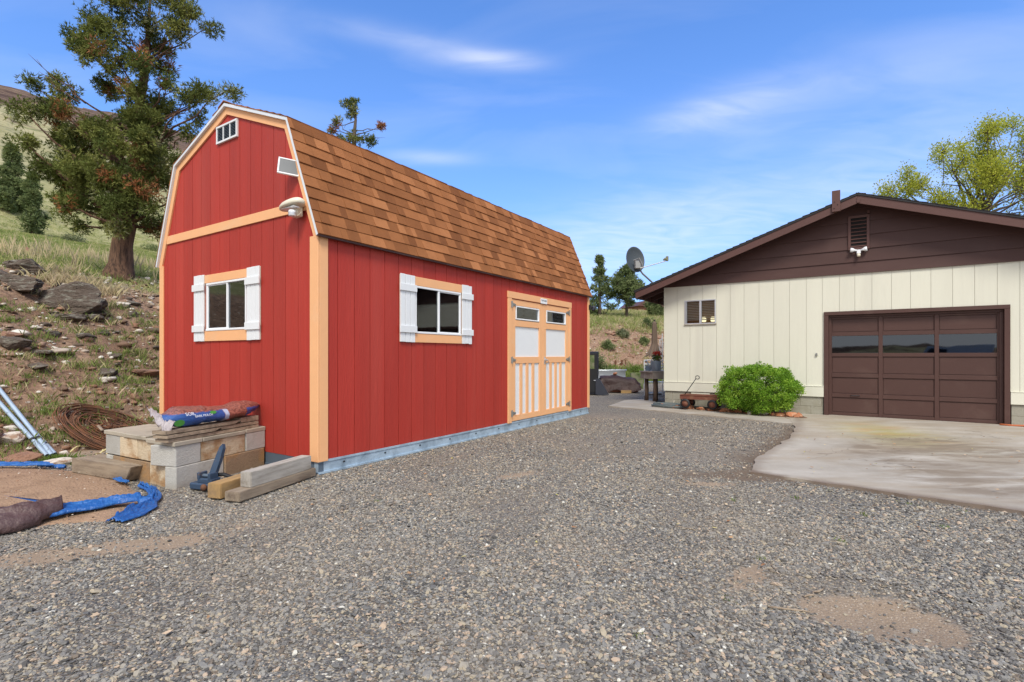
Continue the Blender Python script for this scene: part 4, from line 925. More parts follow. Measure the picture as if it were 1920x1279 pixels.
m = MB(); bp_ = dcz+Vector((.04, -.08, -.14)); m.cbox(-.08, .08, -.05, .06, -.11, .10, .02, M=Matrix.Translation(bp_)); m.tube([bp_+Vector((-.1, 0, .1)), bp_+Vector((.02, -.07, .14)), bp_+Vector((.13, -.04, -.1))], .018, 6); m.build('bracket', M['hinge'], dish)
arm0 = bp_+Vector((.05, -.05, -.10)); arm1 = Vector((.16, -.30, .56))
m = MB(); m.tube([arm0, arm1], .011, 8); m.build('feed_arm', M['hinge'], dish)
m = MB(); m.tube([arm1+Vector((-.05, .02, .03)), arm1+Vector((.0, 0, .05)), arm1+Vector((.03, -.01, .055))], [.02, .038, .03], 10); m.cbox(-.025, .03, -.03, .03, -.03, .09, .008, M=Matrix.Translation(arm1+Vector((.04, 0, .03)))); m.build('feed_horn', M['pot'], dish)

# ------------------------------------------------------------------ driveway, walk, planting bed
def slab_mesh(name, poly, z0, z1, mat, nsub=0, attrs=None, jitter=0):
    """flat slab with an uneven rim, filled with a fine grid for its stain attributes"""
    bm = bmesh.new(); pts = []
    for (a, b_) in zip(poly, poly[1:]+poly[:1]):
        a, b_ = Vector(a), Vector(b_); n = max(1, int((b_-a).length/.10))
        for k in range(n):
            p = a.lerp(b_, k/n); t = (b_-a).normalized(); j = jitter*mnoise.fractal((p.x*2.2, p.y*2.2, 0), 1, 2, 4) if k else 0
            pts.append(p+Vector((-t.y, t.x))*j)
    vt = [bm.verts.new((p.x, p.y, z1)) for p in pts]; f_ = bm.faces.new(vt)
    ex = bmesh.ops.extrude_face_region(bm, geom=[f_]); dn = [v for v in ex['geom'] if isinstance(v, bmesh.types.BMVert)]
    for v in dn: v.co.z = z0
    bmesh.ops.recalc_face_normals(bm, faces=bm.faces)
    top = [f for f in bm.faces if f.normal.z > .5 and f.calc_center_median().z > z1-.001]
    bmesh.ops.triangulate(bm, faces=[f for f in bm.faces if len(f.verts) > 4])
    xs = [p.x for p in pts]; ys = [p.y for p in pts]
    if nsub:
        for ax in (0, 1):
            lo, hi = (min(xs), max(xs)) if ax == 0 else (min(ys), max(ys))
            for k in range(1, int((hi-lo)/nsub)):
                no = Vector((1, 0, 0)) if ax == 0 else Vector((0, 1, 0)); co = Vector((lo+k*nsub, 0, 0)) if ax == 0 else Vector((0, lo+k*nsub, 0))
                bmesh.ops.bisect_plane(bm, geom=bm.verts[:]+bm.edges[:]+bm.faces[:], plane_co=co, plane_no=no)
    me = bpy.data.meshes.new(name); bm.to_mesh(me); bm.free(); me.materials.append(mat)
    if attrs:
        co = np.empty(len(me.vertices)*3); me.vertices.foreach_get('co', co); co = co.reshape(-1, 3)
        for nm, fn in attrs.items():
            a = me.attributes.new(nm, 'FLOAT', 'POINT'); a.data.foreach_set('value', np.clip(fn(co[:, 0], co[:, 1]), 0, 1).astype(np.float32))
    o_ = bpy.data.objects.new(name, me); COL.objects.link(o_); o_['kind'] = 'structure'; return o_
def ell(cx, cy, rx, ry, a=0):
    def f(x, y): ca, sa = math.cos(a), math.sin(a); u = (x-cx)*ca+(y-cy)*sa; v = -(x-cx)*sa+(y-cy)*ca; return np.exp(-((u/rx)**2+(v/ry)**2))
    return f
drive_poly = [(5.72, 10.66), (5.0, 9.05), (4.15, 7.75), (3.38, 6.8), (2.95, 6.25), (2.61, 5.62), (3.0, 5.28), (3.55, 4.77), (4.17, 4.22), (6.2, 2.4), (8.4, .4), (15.5, 5.0), H(7.6, .0)[:2], H(6.37, -.0)[:2], H(6.3, -.17)[:2], H(3.5, -.17)[:2], H(3.44, -.0)[:2], H(2.95, .02)[:2]]
mossf = ell(6.15, 8.35, .62, 1.25, -.3); st1 = ell(6.0, 7.0, .75, .9, -.3); st2 = ell(4.9, 6.6, .45, .7, -.3); st3 = ell(4.7, 5.2, .55, .6, -.5)
slab_mesh('driveway', drive_poly, -.06, .022, M['drive'], .12,
          dict(moss=lambda x, y: 1.0*mossf(x, y), stain=lambda x, y: 2.2*st1(x, y)+1.8*st2(x, y)+2.0*st3(x, y)+.15, edge=lambda x, y: sst(.16, .02, seg_dist(x, y, DRV[5:]))*.85*(fbm(x*2, y*2, 4, 3) > -.25)+.5*sst(.14, .02, seg_dist(x, y, DRV[:6]))), jitter=.05)
walk_poly = [(2.44, 12.98), (5.34, 9.52), (5.98, 10.28), (5.75, 10.45), (4.6, 11.72), (3.55, 13.05), (4.4, 15.3), (3.2, 14.6)]
slab_mesh('walkway', walk_poly, -.06, .018, M['drive'], .15, dict(moss=lambda x, y: 0*x, stain=lambda x, y: .25+0*x, edge=lambda x, y: 0*x), jitter=.01)
bed_poly = [(3.60, 12.97), (4.6, 11.74), (5.72, 10.5), (6.0, 10.42), H(2.95, .0)[:2], H(1.5, .0)[:2], H(0.0, .0)[:2]]
slab_mesh('planting_bed', bed_poly, -.06, .032, M['bed'], .2, None, jitter=.03)

# ------------------------------------------------------------------ gravel stones (instanced), dead leaves
def scatter_gravel():
    P = []; S = []
    for (ya, yb, dens, sz) in ((1.75, 2.7, 8200, .0064), (2.7, 4.2, 8000, .0061), (4.2, 6.4, 4600, .0066), (6.4, 10.5, 1500, .0078)):
        area = (yb*yb-ya*ya)*1.06; n = int(area*dens)
        y = np.sqrt(RNG.uniform(ya*ya, yb*yb, n)); x = RNG.uniform(-1.06, 1.06, n)*y
        s = sz*np.exp(RNG.normal(0, .34, n)); keep = RNG.random(n) > np.minimum(.93, yard_dirt(x, y)*1.3+.6*fbm(x*4, y*4, 66, 3)*(yard_dirt(x, y) > .02)-.05)
        keep &= RNG.random(n) > .75*sst(-.02, -.30, fbm(x*1.1, y*1.1, 77, 5))
        keep &= RNG.random(n) > .90*wet_margin(x, y)
        keep &= RNG.random(n) > .55*wheel(x, y)
        # not under the shed, slabs or the sand patch
        lx = (x-OX)*UX+(y-OY)*UY; ly = -(x-OX)*UY+(y-OY)*UX; keep &= ~((lx > .03) & (ly > .03) & (ly < SW) & (lx < SL))
        keep &= ~inpoly(x, y, [p[:2] for p in drive_poly]) & ~inpoly(x, y, walk_poly) & ~inpoly(x, y, bed_poly)
        keep &= ~(inpoly(x, y, SAND) & (RNG.random(n) > .05)) & (toe_dist(x, y) < RNG.uniform(-.7, -.05, n))
        P.append(np.stack([x, y, yard_h(x, y)+s*.25], 1)[keep]); S.append(s[keep])
    P = np.concatenate(P); S = np.concatenate(S)
    me = bpy.data.meshes.new('gravel'); me.vertices.add(len(P)); me.vertices.foreach_set('co', P.astype(np.float32).ravel())
    a = me.attributes.new('scl', 'FLOAT', 'POINT'); a.data.foreach_set('value', S.astype(np.float32))
    o_ = bpy.data.objects.new('gravel', me); COL.objects.link(o_); o_['kind'] = 'stuff'
    ng = bpy.data.node_groups.new('gravel_scatter', 'GeometryNodeTree'); ng.interface.new_socket('Geometry', in_out='INPUT', socket_type='NodeSocketGeometry'); ng.interface.new_socket('Geometry', in_out='OUTPUT', socket_type='NodeSocketGeometry')
    n = ng.nodes.new; l = ng.links.new; gi = n('NodeGroupInput'); go = n('NodeGroupOutput'); jn = n('GeometryNodeJoinGeometry')
    for k in range(7):
        ico = n('GeometryNodeMeshIcoSphere'); ico.inputs['Radius'].default_value = 1; ico.inputs['Subdivisions'].default_value = 2
        sp_ = n('GeometryNodeSetPosition'); nz_ = n('ShaderNodeTexNoise'); nz_.noise_dimensions = '4D'; nz_.inputs['W'].default_value = k*3.7; nz_.inputs['Scale'].default_value = .9; nz_.inputs['Detail'].default_value = 1
        sub = n('ShaderNodeVectorMath'); sub.operation = 'SUBTRACT'; sub.inputs[1].default_value = (.5, .5, .5); l(nz_.outputs['Color'], sub.inputs[0])
        scn = n('ShaderNodeVectorMath'); scn.operation = 'SCALE'; scn.inputs['Scale'].default_value = 1.9; l(sub.outputs[0], scn.inputs[0])
        l(ico.outputs['Mesh'], sp_.inputs['Geometry']); l(scn.outputs[0], sp_.inputs['Offset'])
        tf = n('GeometryNodeTransform'); l(sp_.outputs[0], tf.inputs['Geometry']); tf.inputs['Scale'].default_value = ((1.1, .85, .5), (1.3, .8, .55), (1, .9, .62), (1.2, 1.0, .45), (1.5, .75, .5), (.95, .95, .7), (1.25, .7, .6))[k]
        g2 = n('GeometryNodeGeometryToInstance'); l(tf.outputs[0], g2.inputs[0]); l(g2.outputs[0], jn.inputs[0])
    ip = n('GeometryNodeInstanceOnPoints'); l(gi.outputs[0], ip.inputs['Points']); l(jn.outputs[0], ip.inputs['Instance']); ip.inputs['Pick Instance'].default_value = True
    rv = n('FunctionNodeRandomValue'); rv.data_type = 'INT'; rv.inputs['Min'].default_value = 0; rv.inputs['Max'].default_value = 6; l([s_ for s_ in rv.outputs if s_.type == 'INT'][0], ip.inputs['Instance Index'])
    for s_ in rv.inputs:
        if s_.type == 'INT' and s_.name == 'Min': s_.default_value = 0
        if s_.type == 'INT' and s_.name == 'Max': s_.default_value = 6
    rr = n('FunctionNodeRandomValue'); rr.data_type = 'FLOAT_VECTOR'
    for s_ in rr.inputs:
        if s_.type == 'VECTOR': s_.default_value = (-.45, -.45, 0) if s_.name == 'Min' else (.45, .45, 6.283)
    l([s_ for s_ in rr.outputs if s_.type == 'VECTOR'][0], ip.inputs['Rotation'])
    at_ = n('GeometryNodeInputNamedAttribute'); at_.data_type = 'FLOAT'; at_.inputs['Name'].default_value = 'scl'; l([s_ for s_ in at_.outputs if s_.name == 'Attribute'][0], ip.inputs['Scale'])
    sm = n('GeometryNodeSetMaterial'); sm.inputs['Material'].default_value = M['gravel']; l(ip.outputs[0], sm.inputs[0]); l(sm.outputs[0], go.inputs[0])
    md = o_.modifiers.new('scatter', 'NODES'); md.node_group = ng; me.materials.append(M['gravel'])
    print('gravel stones', len(P))
def inpoly(x, y, poly):
    c = np.zeros(np.shape(x), bool); n = len(poly); j = n-1
    for i in range(n):
        xi, yi = poly[i][0], poly[i][1]; xj, yj = poly[j][0], poly[j][1]
        with np.errstate(divide='ignore', invalid='ignore'):
            c ^= ((yi > y) != (yj > y)) & (x < (xj-xi)*(y-yi)/((yj-yi) if yj != yi else 1e-9)+xi)
        j = i
    return c
SAND = [(-6.6, 5.9), (-5.6, 5.95), (-4.9, 5.75), (-4.05, 5.35), (-3.62, 4.95), (-3.30, 4.62), (-3.2, 4.35), (-3.12, 4.05), (-3.5, 3.98), (-3.9, 3.7), (-4.6, 3.4), (-6.2, 3.6)]
bm = bmesh.new()
for i in range(61):
    for j in range(51):
        bm.verts.new((-6.9+i*.065, 3.3+j*.056, 0))
bm.verts.ensure_lookup_table()
for i in range(60):
    for j in range(50): a = i*51+j; bm.faces.new([bm.verts[a], bm.verts[a+51], bm.verts[a+52], bm.verts[a+1]])
xs = np.array([v.co.x for v in bm.verts]); ys = np.array([v.co.y for v in bm.verts]); ins = inpoly(xs, ys, SAND); sdv = seg_dist(xs, ys, SAND+SAND[:1])
sdv = np.where(ins, sdv, -sdv)+.05*fbm(xs*3, ys*3, 12, 3); hz = yard_h(xs, ys)
for v, d_, z_, nn_ in zip(bm.verts, sdv, hz, fbm(xs*2.4, ys*2.4, 15, 5)): v.co.z = z_+(.004+.035*min(1, max(0, d_)/.35)+.014*nn_ if d_ > -.02 else -.05)
bmesh.ops.delete(bm, geom=[v for v, d_ in zip(list(bm.verts), sdv) if d_ < -.12], context='VERTS')
me = bpy.data.meshes.new('dirt_patch'); bm.to_mesh(me); bm.free(); me.materials.append(M['sand']); me.polygons.foreach_set('use_smooth', [True]*len(me.polygons))
o = bpy.data.objects.new('dirt_patch', me); COL.objects.link(o); o['kind'] = 'structure'
scatter_gravel()

# ------------------------------------------------------------------ rocks and stones
def rock_mesh(r, seed, sub=3, flat=.6, facets=1.0, stretch=(1, 1, 1), layers=0):
    bm_ = bmesh.new(); bmesh.ops.create_icosphere(bm_, subdivisions=sub, radius=1); rs = random.Random(seed)
    planes = [(Vector((rs.gauss(0, 1), rs.gauss(0, 1), rs.gauss(0, .8))).normalized(), rs.uniform(.50, .88)) for _ in range(16)]
    for v in bm_.verts:
        p = v.co.copy()
        for n_, d_ in planes:
            t = p.dot(n_)
            if t > d_*.86: p -= n_*(t-d_*.86)*facets
        p *= 1+.14*mnoise.fractal(p*1.7+Vector((seed, 0, 0)), 1, 2, 4)
        if layers: p.x *= 1+.06*math.sin(p.z*layers+seed)+.14*mnoise.noise(Vector((p.x*2, p.y*2, p.z*12+seed))); p.y *= 1+.14*mnoise.noise(Vector((5, p.x*2, p.z*13+seed)))
        v.co = Vector((p.x*stretch[0], p.y*stretch[1], p.z*flat*stretch[2]))*r
    return bm_
def rock(name, p, r, seed, mat, label, flat=.6, stretch=(1, 1, 1), rz=0, tilt=0, cat='rock', group=None, sink=.3, layers=0, sub=4):
    bm_ = rock_mesh(r, seed, sub, flat, 1, stretch, layers); m_ = MB(); m_.bm(bm_, M=Matrix.Rotation(rz, 4, 'Z') @ Matrix.Rotation(tilt, 4, 'Y'))
    return m_.build(name, mat, None, False, loc=(p[0], p[1], p[2]+r*flat*(.5-sink)), fix=False, label=label, cat=cat, group=group)
GB = 'boulders lying on the left bank'
rk = [((140, 575), .52, 3, 'rock', 'largest dark layered lichen boulder on the bank left of the shed', .80, (1.55, .9, 1), 9), ((45, 506), .42, 5, 'rock', 'low dark boulder half hidden in grass above the bank, left of the juniper', .62, (1.5, .9, 1), 7),
      ((30, 650), .26, 8, 'rock', 'grey brown boulder at the left edge of the bank', .75, (1.2, 1, 1), 0), ((75, 662), .20, 9, 'rock', 'flat dark slab beside the grey brown boulder near the left edge', .35, (1.7, 1, 1), 5),
      ((52, 478), .22, 12, 'rock_red', 'small rust brown boulder in the meadow left of the juniper', .8, (1.1, 1, 1), 0), ((175, 563), .22, 15, 'rock_red', 'squat brown boulder just right of the largest layered boulder', .5, (1.2, 1, 1), 0),
      ((128, 598), .26, 16, 'rock', 'grey slab wedged under the largest layered boulder', .35, (1.5, 1, 1), 6), ((35, 540), .5, 18, 'rock', 'broad dark ledge rock at the far left of the bank', .5, (1.5, .8, 1), 9),
      ((70, 690), .18, 19, 'rock', 'grey flat stone on the bank above the conduit pipes', .4, (1.5, 1, 1), 0), ((8, 827), .16, 21, 'rock_white', 'pale chalky rock at the left edge behind the conduit pipes', .75, (1.3, 1, 1), 0),
      ((118, 870), .15, 22, 'rock_white', 'pale chalky rock at the lower end of the conduit pipes', .7, (1.2, 1, 1), 0), ((40, 866), .2, 23, 'rock_red', 'rounded rust brown rock under the conduit pipes', .55, (1.6, 1, 1), 0),
      ((228, 573), .14, 24, 'rock_white', 'white rock on the upper bank below the juniper trunk', .45, (1.3, 1, 1), 0), ((15, 635), .18, 26, 'rock_red', 'reddish rock at the very left edge of the bank', .8, (1, 1, 1), 0),
      ((200, 705), .2, 29, 'rock', 'dark knobbly stone on the bank above the rusty coil', .6, (1.3, 1, 1), 0), ((270, 700), .24, 30, 'rock_red', 'dark brown rock beside the left edge of the shed', .4, (1.5, 1, 1), 0)]
for (px, py), r_, sd_, mt_, lb, fl, stt, ly in rk:
    p = at(px, py); rock('boulder', p, r_, sd_, M[mt_], lb, fl, stt, rz=random.uniform(-.4, .4), cat='boulder', group=GB, layers=ly)
def stone_field(name, n, sampler, size, mat, seedbase=100, zoff=0, **kw):
    """loose stones that nobody could count, as one object"""
    base = []
    for k in range(6):
        bm_ = rock_mesh(1, seedbase+k, 1 if size[1] < .08 else 2, .6, 1); bm_.verts.ensure_lookup_table()
        for i, v in enumerate(bm_.verts): v.index = i
        base.append((np.array([v.co[:] for v in bm_.verts]), np.array([[v.index for v in f.verts] for f in bm_.faces]))); bm_.free()
    VV = []; FF = []; RR = []; off = 0
    for i in range(n):
        x, y, z = sampler(); b = base[RNG.integers(6)]; s = size[0]*(size[1]/size[0])**(RNG.random()**2.2); a = RNG.uniform(0, 6.28)
        ca, sa = math.cos(a), math.sin(a); vv = b[0]*np.array([s*RNG.uniform(.8, 1.5), s, s*RNG.uniform(.6, 1.1)])
        VV.append(np.stack([vv[:, 0]*ca-vv[:, 1]*sa+x, vv[:, 0]*sa+vv[:, 1]*ca+y, vv[:, 2]+z+s*.12+zoff], 1)); FF.append(b[1]+off); off += len(vv); RR.append(np.full(len(vv), RNG.random()))
    return npmesh(name, np.concatenate(VV), np.concatenate(FF), mat, rnd=np.concatenate(RR), kind='stuff', **kw)
def bank_pts(n, dlo, dhi, wedge, ymax, bias=1.0):
    """random points on the bank between two distances from its foot"""
    res = []
    while sum(len(a) for a in res) < n:
        y = RNG.uniform(4.5, ymax, 60000)**1.0; k = RNG.uniform(wedge[0], wedge[1], 60000); x = k*y; d = toe_dist(x, y)
        ok = (d > dlo) & (d < dhi) & (RNG.random(60000) < (y/ymax)**bias)
        x, y = x[ok], y[ok]; res.append(np.stack([x, y, hill_h(x, y)], 1))
    return np.concatenate(res)[:n]
sp_pts = []
while len(sp_pts) < 1500:
    a_ = RNG.uniform(-6.4, -3.1); b_ = RNG.uniform(3.5, 5.9)
    if inpoly(np.array([a_]), np.array([b_]), SAND)[0]: sp_pts.append((a_, b_, float(yard_h(np.array([a_]), np.array([b_]))[0])+.036))
it = iter(sp_pts); stone_field('dirt_pebbles', len(sp_pts), lambda: next(it), (.004, .016), M['stones'], 700)
pts = np.concatenate([bank_pts(2600, .0, 5.5, (-1.06, -.62), 17), bank_pts(1500, .0, 6, (.12, .34), 36)]); RNG.shuffle(pts); it = iter(pts)
stone_field('bank_stones', len(pts), lambda: next(it), (.012, .095), M['stones'])
for (n_, wd_, lo, hi) in ((75, (-1.06, -.62), .5, 4.6), (190, (.12, .34), .5, 5.5)):
    pts = bank_pts(n_, lo, hi, wd_, 36 if wd_[0] > 0 else 17); it = iter(pts); stone_field('bank_rubble', len(pts), lambda: next(it), (.06, .22), M['rock_red'] if wd_[0] > 0 else M['stones'], 300)
pc_ = at(150, 575); pts = [(pc_.x+RNG.normal(0, .9), pc_.y+RNG.normal(0, .5)) for _ in range(46)]; pts = [(a_, b_, float(hill_h(np.array([a_]), np.array([b_]))[0])) for a_, b_ in pts]; it = iter(pts)
stone_field('outcrop_rubble', len(pts), lambda: next(it), (.08, .24), M['rock'], 420)

# ------------------------------------------------------------------ grass
def blades(P, h, wd, lean, r, bl=1):
    """P (n,3) roots; one bent blade (two triangles) each"""
    n = len(P); a = RNG.uniform(0, 6.283, n); ln = RNG.uniform(0, lean, n)*h; b = RNG.uniform(0, 6.283, n)
    dx, dy = np.cos(a)*wd/2, np.sin(a)*wd/2; lx, ly = np.cos(b)*ln, np.sin(b)*ln
    V = np.empty((n, 4, 3)); V[:, 0] = P; V[:, 0, 0] -= dx; V[:, 0, 1] -= dy; V[:, 1] = P; V[:, 1, 0] += dx; V[:, 1, 1] += dy
    V[:, 2] = P; V[:, 2, 0] += lx*.4+dx*.7; V[:, 2, 1] += ly*.4+dy*.7; V[:, 2, 2] += h*.6; V[:, 3] = P; V[:, 3, 0] += lx; V[:, 3, 1] += ly; V[:, 3, 2] += h
    i = np.arange(n)[:, None]*4; F = np.concatenate([i+np.array([0, 1, 2]), i+np.array([0, 2, 3])])
    return V.reshape(-1, 3), F, np.repeat(r, 4)
def tufts(name, C, per, spread, hr, wd, lean, rr, mat=None, parent=None, kind='stuff', **kw):
    n = len(C)*per; P = np.repeat(C, per, 0); P[:, :2] += RNG.normal(0, spread, (n, 2)); P[:, 2] -= .01
    base = np.repeat(RNG.uniform(rr[0], rr[1], len(C)), per); h = np.repeat(RNG.uniform(.6, 1.0, len(C)), per)*RNG.uniform(hr[0], hr[1], n)
    V, F, r = blades(P, h, wd, lean, np.clip(base+RNG.normal(0, .08, n), 0, 1)); return npmesh(name, V, F, mat or M['grass'], rnd=r, parent=parent, kind=kind, **kw)
C = bank_pts(9500, 4.9, 60, (-1.05, -.60), 55, .3); C[:, 2] -= 0
tufts('meadow_grass', C, 13, .10, (.06, .19), .013, .9, (0, .8))
C = bank_pts(170, 5, 14, (-1.05, -.6), 20); tufts('dry_grass', C, 10, .05, (.25, .7), .006, .35, (.8, 1))
C = bank_pts(430, .1, 3.6, (-1.05, -.62), 15); tufts('bank_grass', C, 26, .07, (.05, .16), .009, .9, (0, .4))
C = bank_pts(160, .1, 4.8, (-1.05, -.62), 15); tufts('dry_grass', C, 16, .08, (.06, .2), .007, .9, (.6, 1))
C = bank_pts(3600, 4.4, 26, (.12, .36), 52, .2); tufts('meadow_grass', C, 10, .14, (.15, .42), .03, .8, (.25, .9))
C = bank_pts(230, .2, 4.6, (.12, .36), 34); tufts('bank_grass', C, 16, .16, (.08, .3), .02, .9, (.15, .75))
C = bank_pts(420, -.6, 1.4, (.12, .32), 28); tufts('bank_grass', C, 22, .16, (.12, .42), .018, .9, (.0, .4))
p = at(150, 536); C = np.array([[p.x+RNG.normal(0, .45), p.y+RNG.normal(0, .3), 0] for _ in range(80)]); C[:, 2] = hill_h(C[:, 0], C[:, 1]); tufts('dry_grass', C, 22, .07, (.12, .3), .010, .9, (.85, 1))
p = Vector((-5.5, 6.35)); C = np.array([[p.x+RNG.normal(0, .35), p.y+RNG.normal(0, .10), 0] for _ in range(34)]); C[:, 2] = np.maximum(hill_h(C[:, 0], C[:, 1]), yard_h(C[:, 0], C[:, 1])); tufts('green_weeds', C, 30, .05, (.04, .11), .008, .9, (0, .6), M['weed'])
C = np.array([(1.6, 3.3, 0), (2.3, 3.6, 0), (.6, 2.4, 0), (2.0, 4.6, 0), (3.3, 3.9, 0), (-1.2, 4.6, 0), (3.05, 4.95, 0), (3.5, 4.5, 0), (2.6, 4.7, 0), (3.75, 4.3, 0), (1.15, 2.75, 0), (4.1, 4.05, 0), (2.9, 4.2, 0)], float); C[:, 2] = yard_h(C[:, 0], C[:, 1]); tufts('green_weeds', C, 26, .022, (.02, .045), .006, .9, (.3, 1), M['weed'])
# sagebrush clumps on the right bank and at the left
def leaf_cloud(C, rad, n_each, size, aspect=.4, squash=1.0, up=.3):
    """leaf-sized quads round clump centres, denser to the clump's skin"""
    n = len(C)*n_each; c = np.repeat(C, n_each, 0); r = np.repeat(rad, n_each)
    dr_ = RNG.normal(0, 1, (n, 3)); dr_ /= np.linalg.norm(dr_, axis=1)[:, None]; t = RNG.random(n)**.45
    off = dr_*(r*t)[:, None]; off[:, 2] *= squash; p = c+off
    ax = dr_*.8+RNG.normal(0, .6, (n, 3)); ax[:, 2] += up; ax /= np.linalg.norm(ax, axis=1)[:, None]
    b = np.cross(ax, RNG.normal(0, 1, (n, 3))); b /= np.linalg.norm(b, axis=1)[:, None]+1e-9
    s = size*RNG.uniform(.6, 1.3, n); a_ = ax*s[:, None]; b_ = b*(s*aspect/2)[:, None]
    V = np.empty((n, 4, 3)); V[:, 0] = p; V[:, 1] = p+a_*.5+b_; V[:, 2] = p+a_; V[:, 3] = p+a_*.5-b_
    F = np.arange(n*4).reshape(n, 4); return V.reshape(-1, 3), F, n
def bushy(name, p, rx, rz, nclump, nleaf, size, mat, label, cat='shrub', group=None, rr=(0, 1)):
    t = empty(name, tuple(p), 0, label, cat, group); C = RNG.normal(0, 1, (nclump, 3)); C /= np.linalg.norm(C, axis=1)[:, None]; C[:, 2] = np.abs(C[:, 2])
    C *= (RNG.uniform(.35, .85, nclump))[:, None]; C[:, :2] *= rx; C[:, 2] *= rz
    V, F, n = leaf_cloud(C, np.full(nclump, rx*.35), nleaf, size); r = np.repeat(np.repeat(RNG.uniform(rr[0], rr[1], nclump), nleaf)+RNG.normal(0, .12, n), 4)
    npmesh('foliage', V, F, mat, rnd=np.clip(r, 0, 1), parent=t)
    m_ = MB()
    for k in range(7): c = C[k % nclump]; m_.tube([(0, 0, -.05), tuple(c*.5), tuple(c)], [.02, .012, .005], 5)
    m_.build('stem', M['bark_grey'], t); return t
GS = 'sagebrush clumps on the bank behind the yard'
for (px, py, r_, h_, lb) in ((1215, 615, .8, .8, 'green sagebrush on the right bank, left of the closed umbrella top'), (1168, 632, .7, .45, 'dark sagebrush midway up the right bank'), (1205, 645, .6, .35, 'low sagebrush on the right bank beside the umbrella'),
                         (1140, 655, .6, .5, 'green sagebrush low on the right bank behind the metal tank')):
    p = at(px, py, 12); bushy('sagebrush', p, r_*.6, h_, 16, 90, .09, M['sage'] if 'dark' in lb else M['pine'], lb, group=GS)
p = at(140, 455); bushy('sagebrush', p, 1.0, .55, 20, 90, .10, M['sage'], 'grey green brush in the meadow left of the juniper trunk', group='brush in the left meadow')
p = at(285, 470); bushy('sagebrush', p, .9, .6, 20, 90, .10, M['pine'], 'dark green brush in the meadow right of the juniper trunk', group='brush in the left meadow')

# ------------------------------------------------------------------ trees
def spiky(C, rad, n_each, size, wd, squash=1.0, up=.25, inner=.5, per=4):
    """sprays of needle-like foliage: each spray a few narrow blades that fan out from one point"""
    n = len(C)*n_each; c = np.repeat(C, n_each, 0); r = np.repeat(rad, n_each)
    d_ = RNG.normal(0, 1, (n, 3)); d_ /= np.linalg.norm(d_, axis=1)[:, None]; p = c+d_*(r*RNG.random(n)**inner)[:, None]*np.array([1, 1, squash])
    p = np.repeat(p, per, 0); d2 = np.repeat(d_, per, 0)+RNG.normal(0, .75, (n*per, 3)); d2[:, 2] += up; d2 /= np.linalg.norm(d2, axis=1)[:, None]
    b = np.cross(d2, RNG.normal(0, 1, (n*per, 3))); b /= np.linalg.norm(b, axis=1)[:, None]+1e-9; s = size*RNG.uniform(.5, 1.3, n*per)
    V = np.empty((n*per, 3, 3)); V[:, 0] = p-b*(wd/2); V[:, 1] = p+b*(wd/2)+d2*(s*.25)[:, None]; V[:, 2] = p+d2*s[:, None]
    return V.reshape(-1, 3), np.arange(n*per*3).reshape(-1, 3), n*per
def wiggle(a, b, n, amt):
    a, b = Vector(a), Vector(b); L_ = (b-a).length
    return [a.lerp(b, k/n)+Vector((random.gauss(0, 1), random.gauss(0, 1), random.gauss(0, .6)))*amt*L_*(math.sin(math.pi*k/n) if 0 < k < n else 0) for k in range(n+1)]
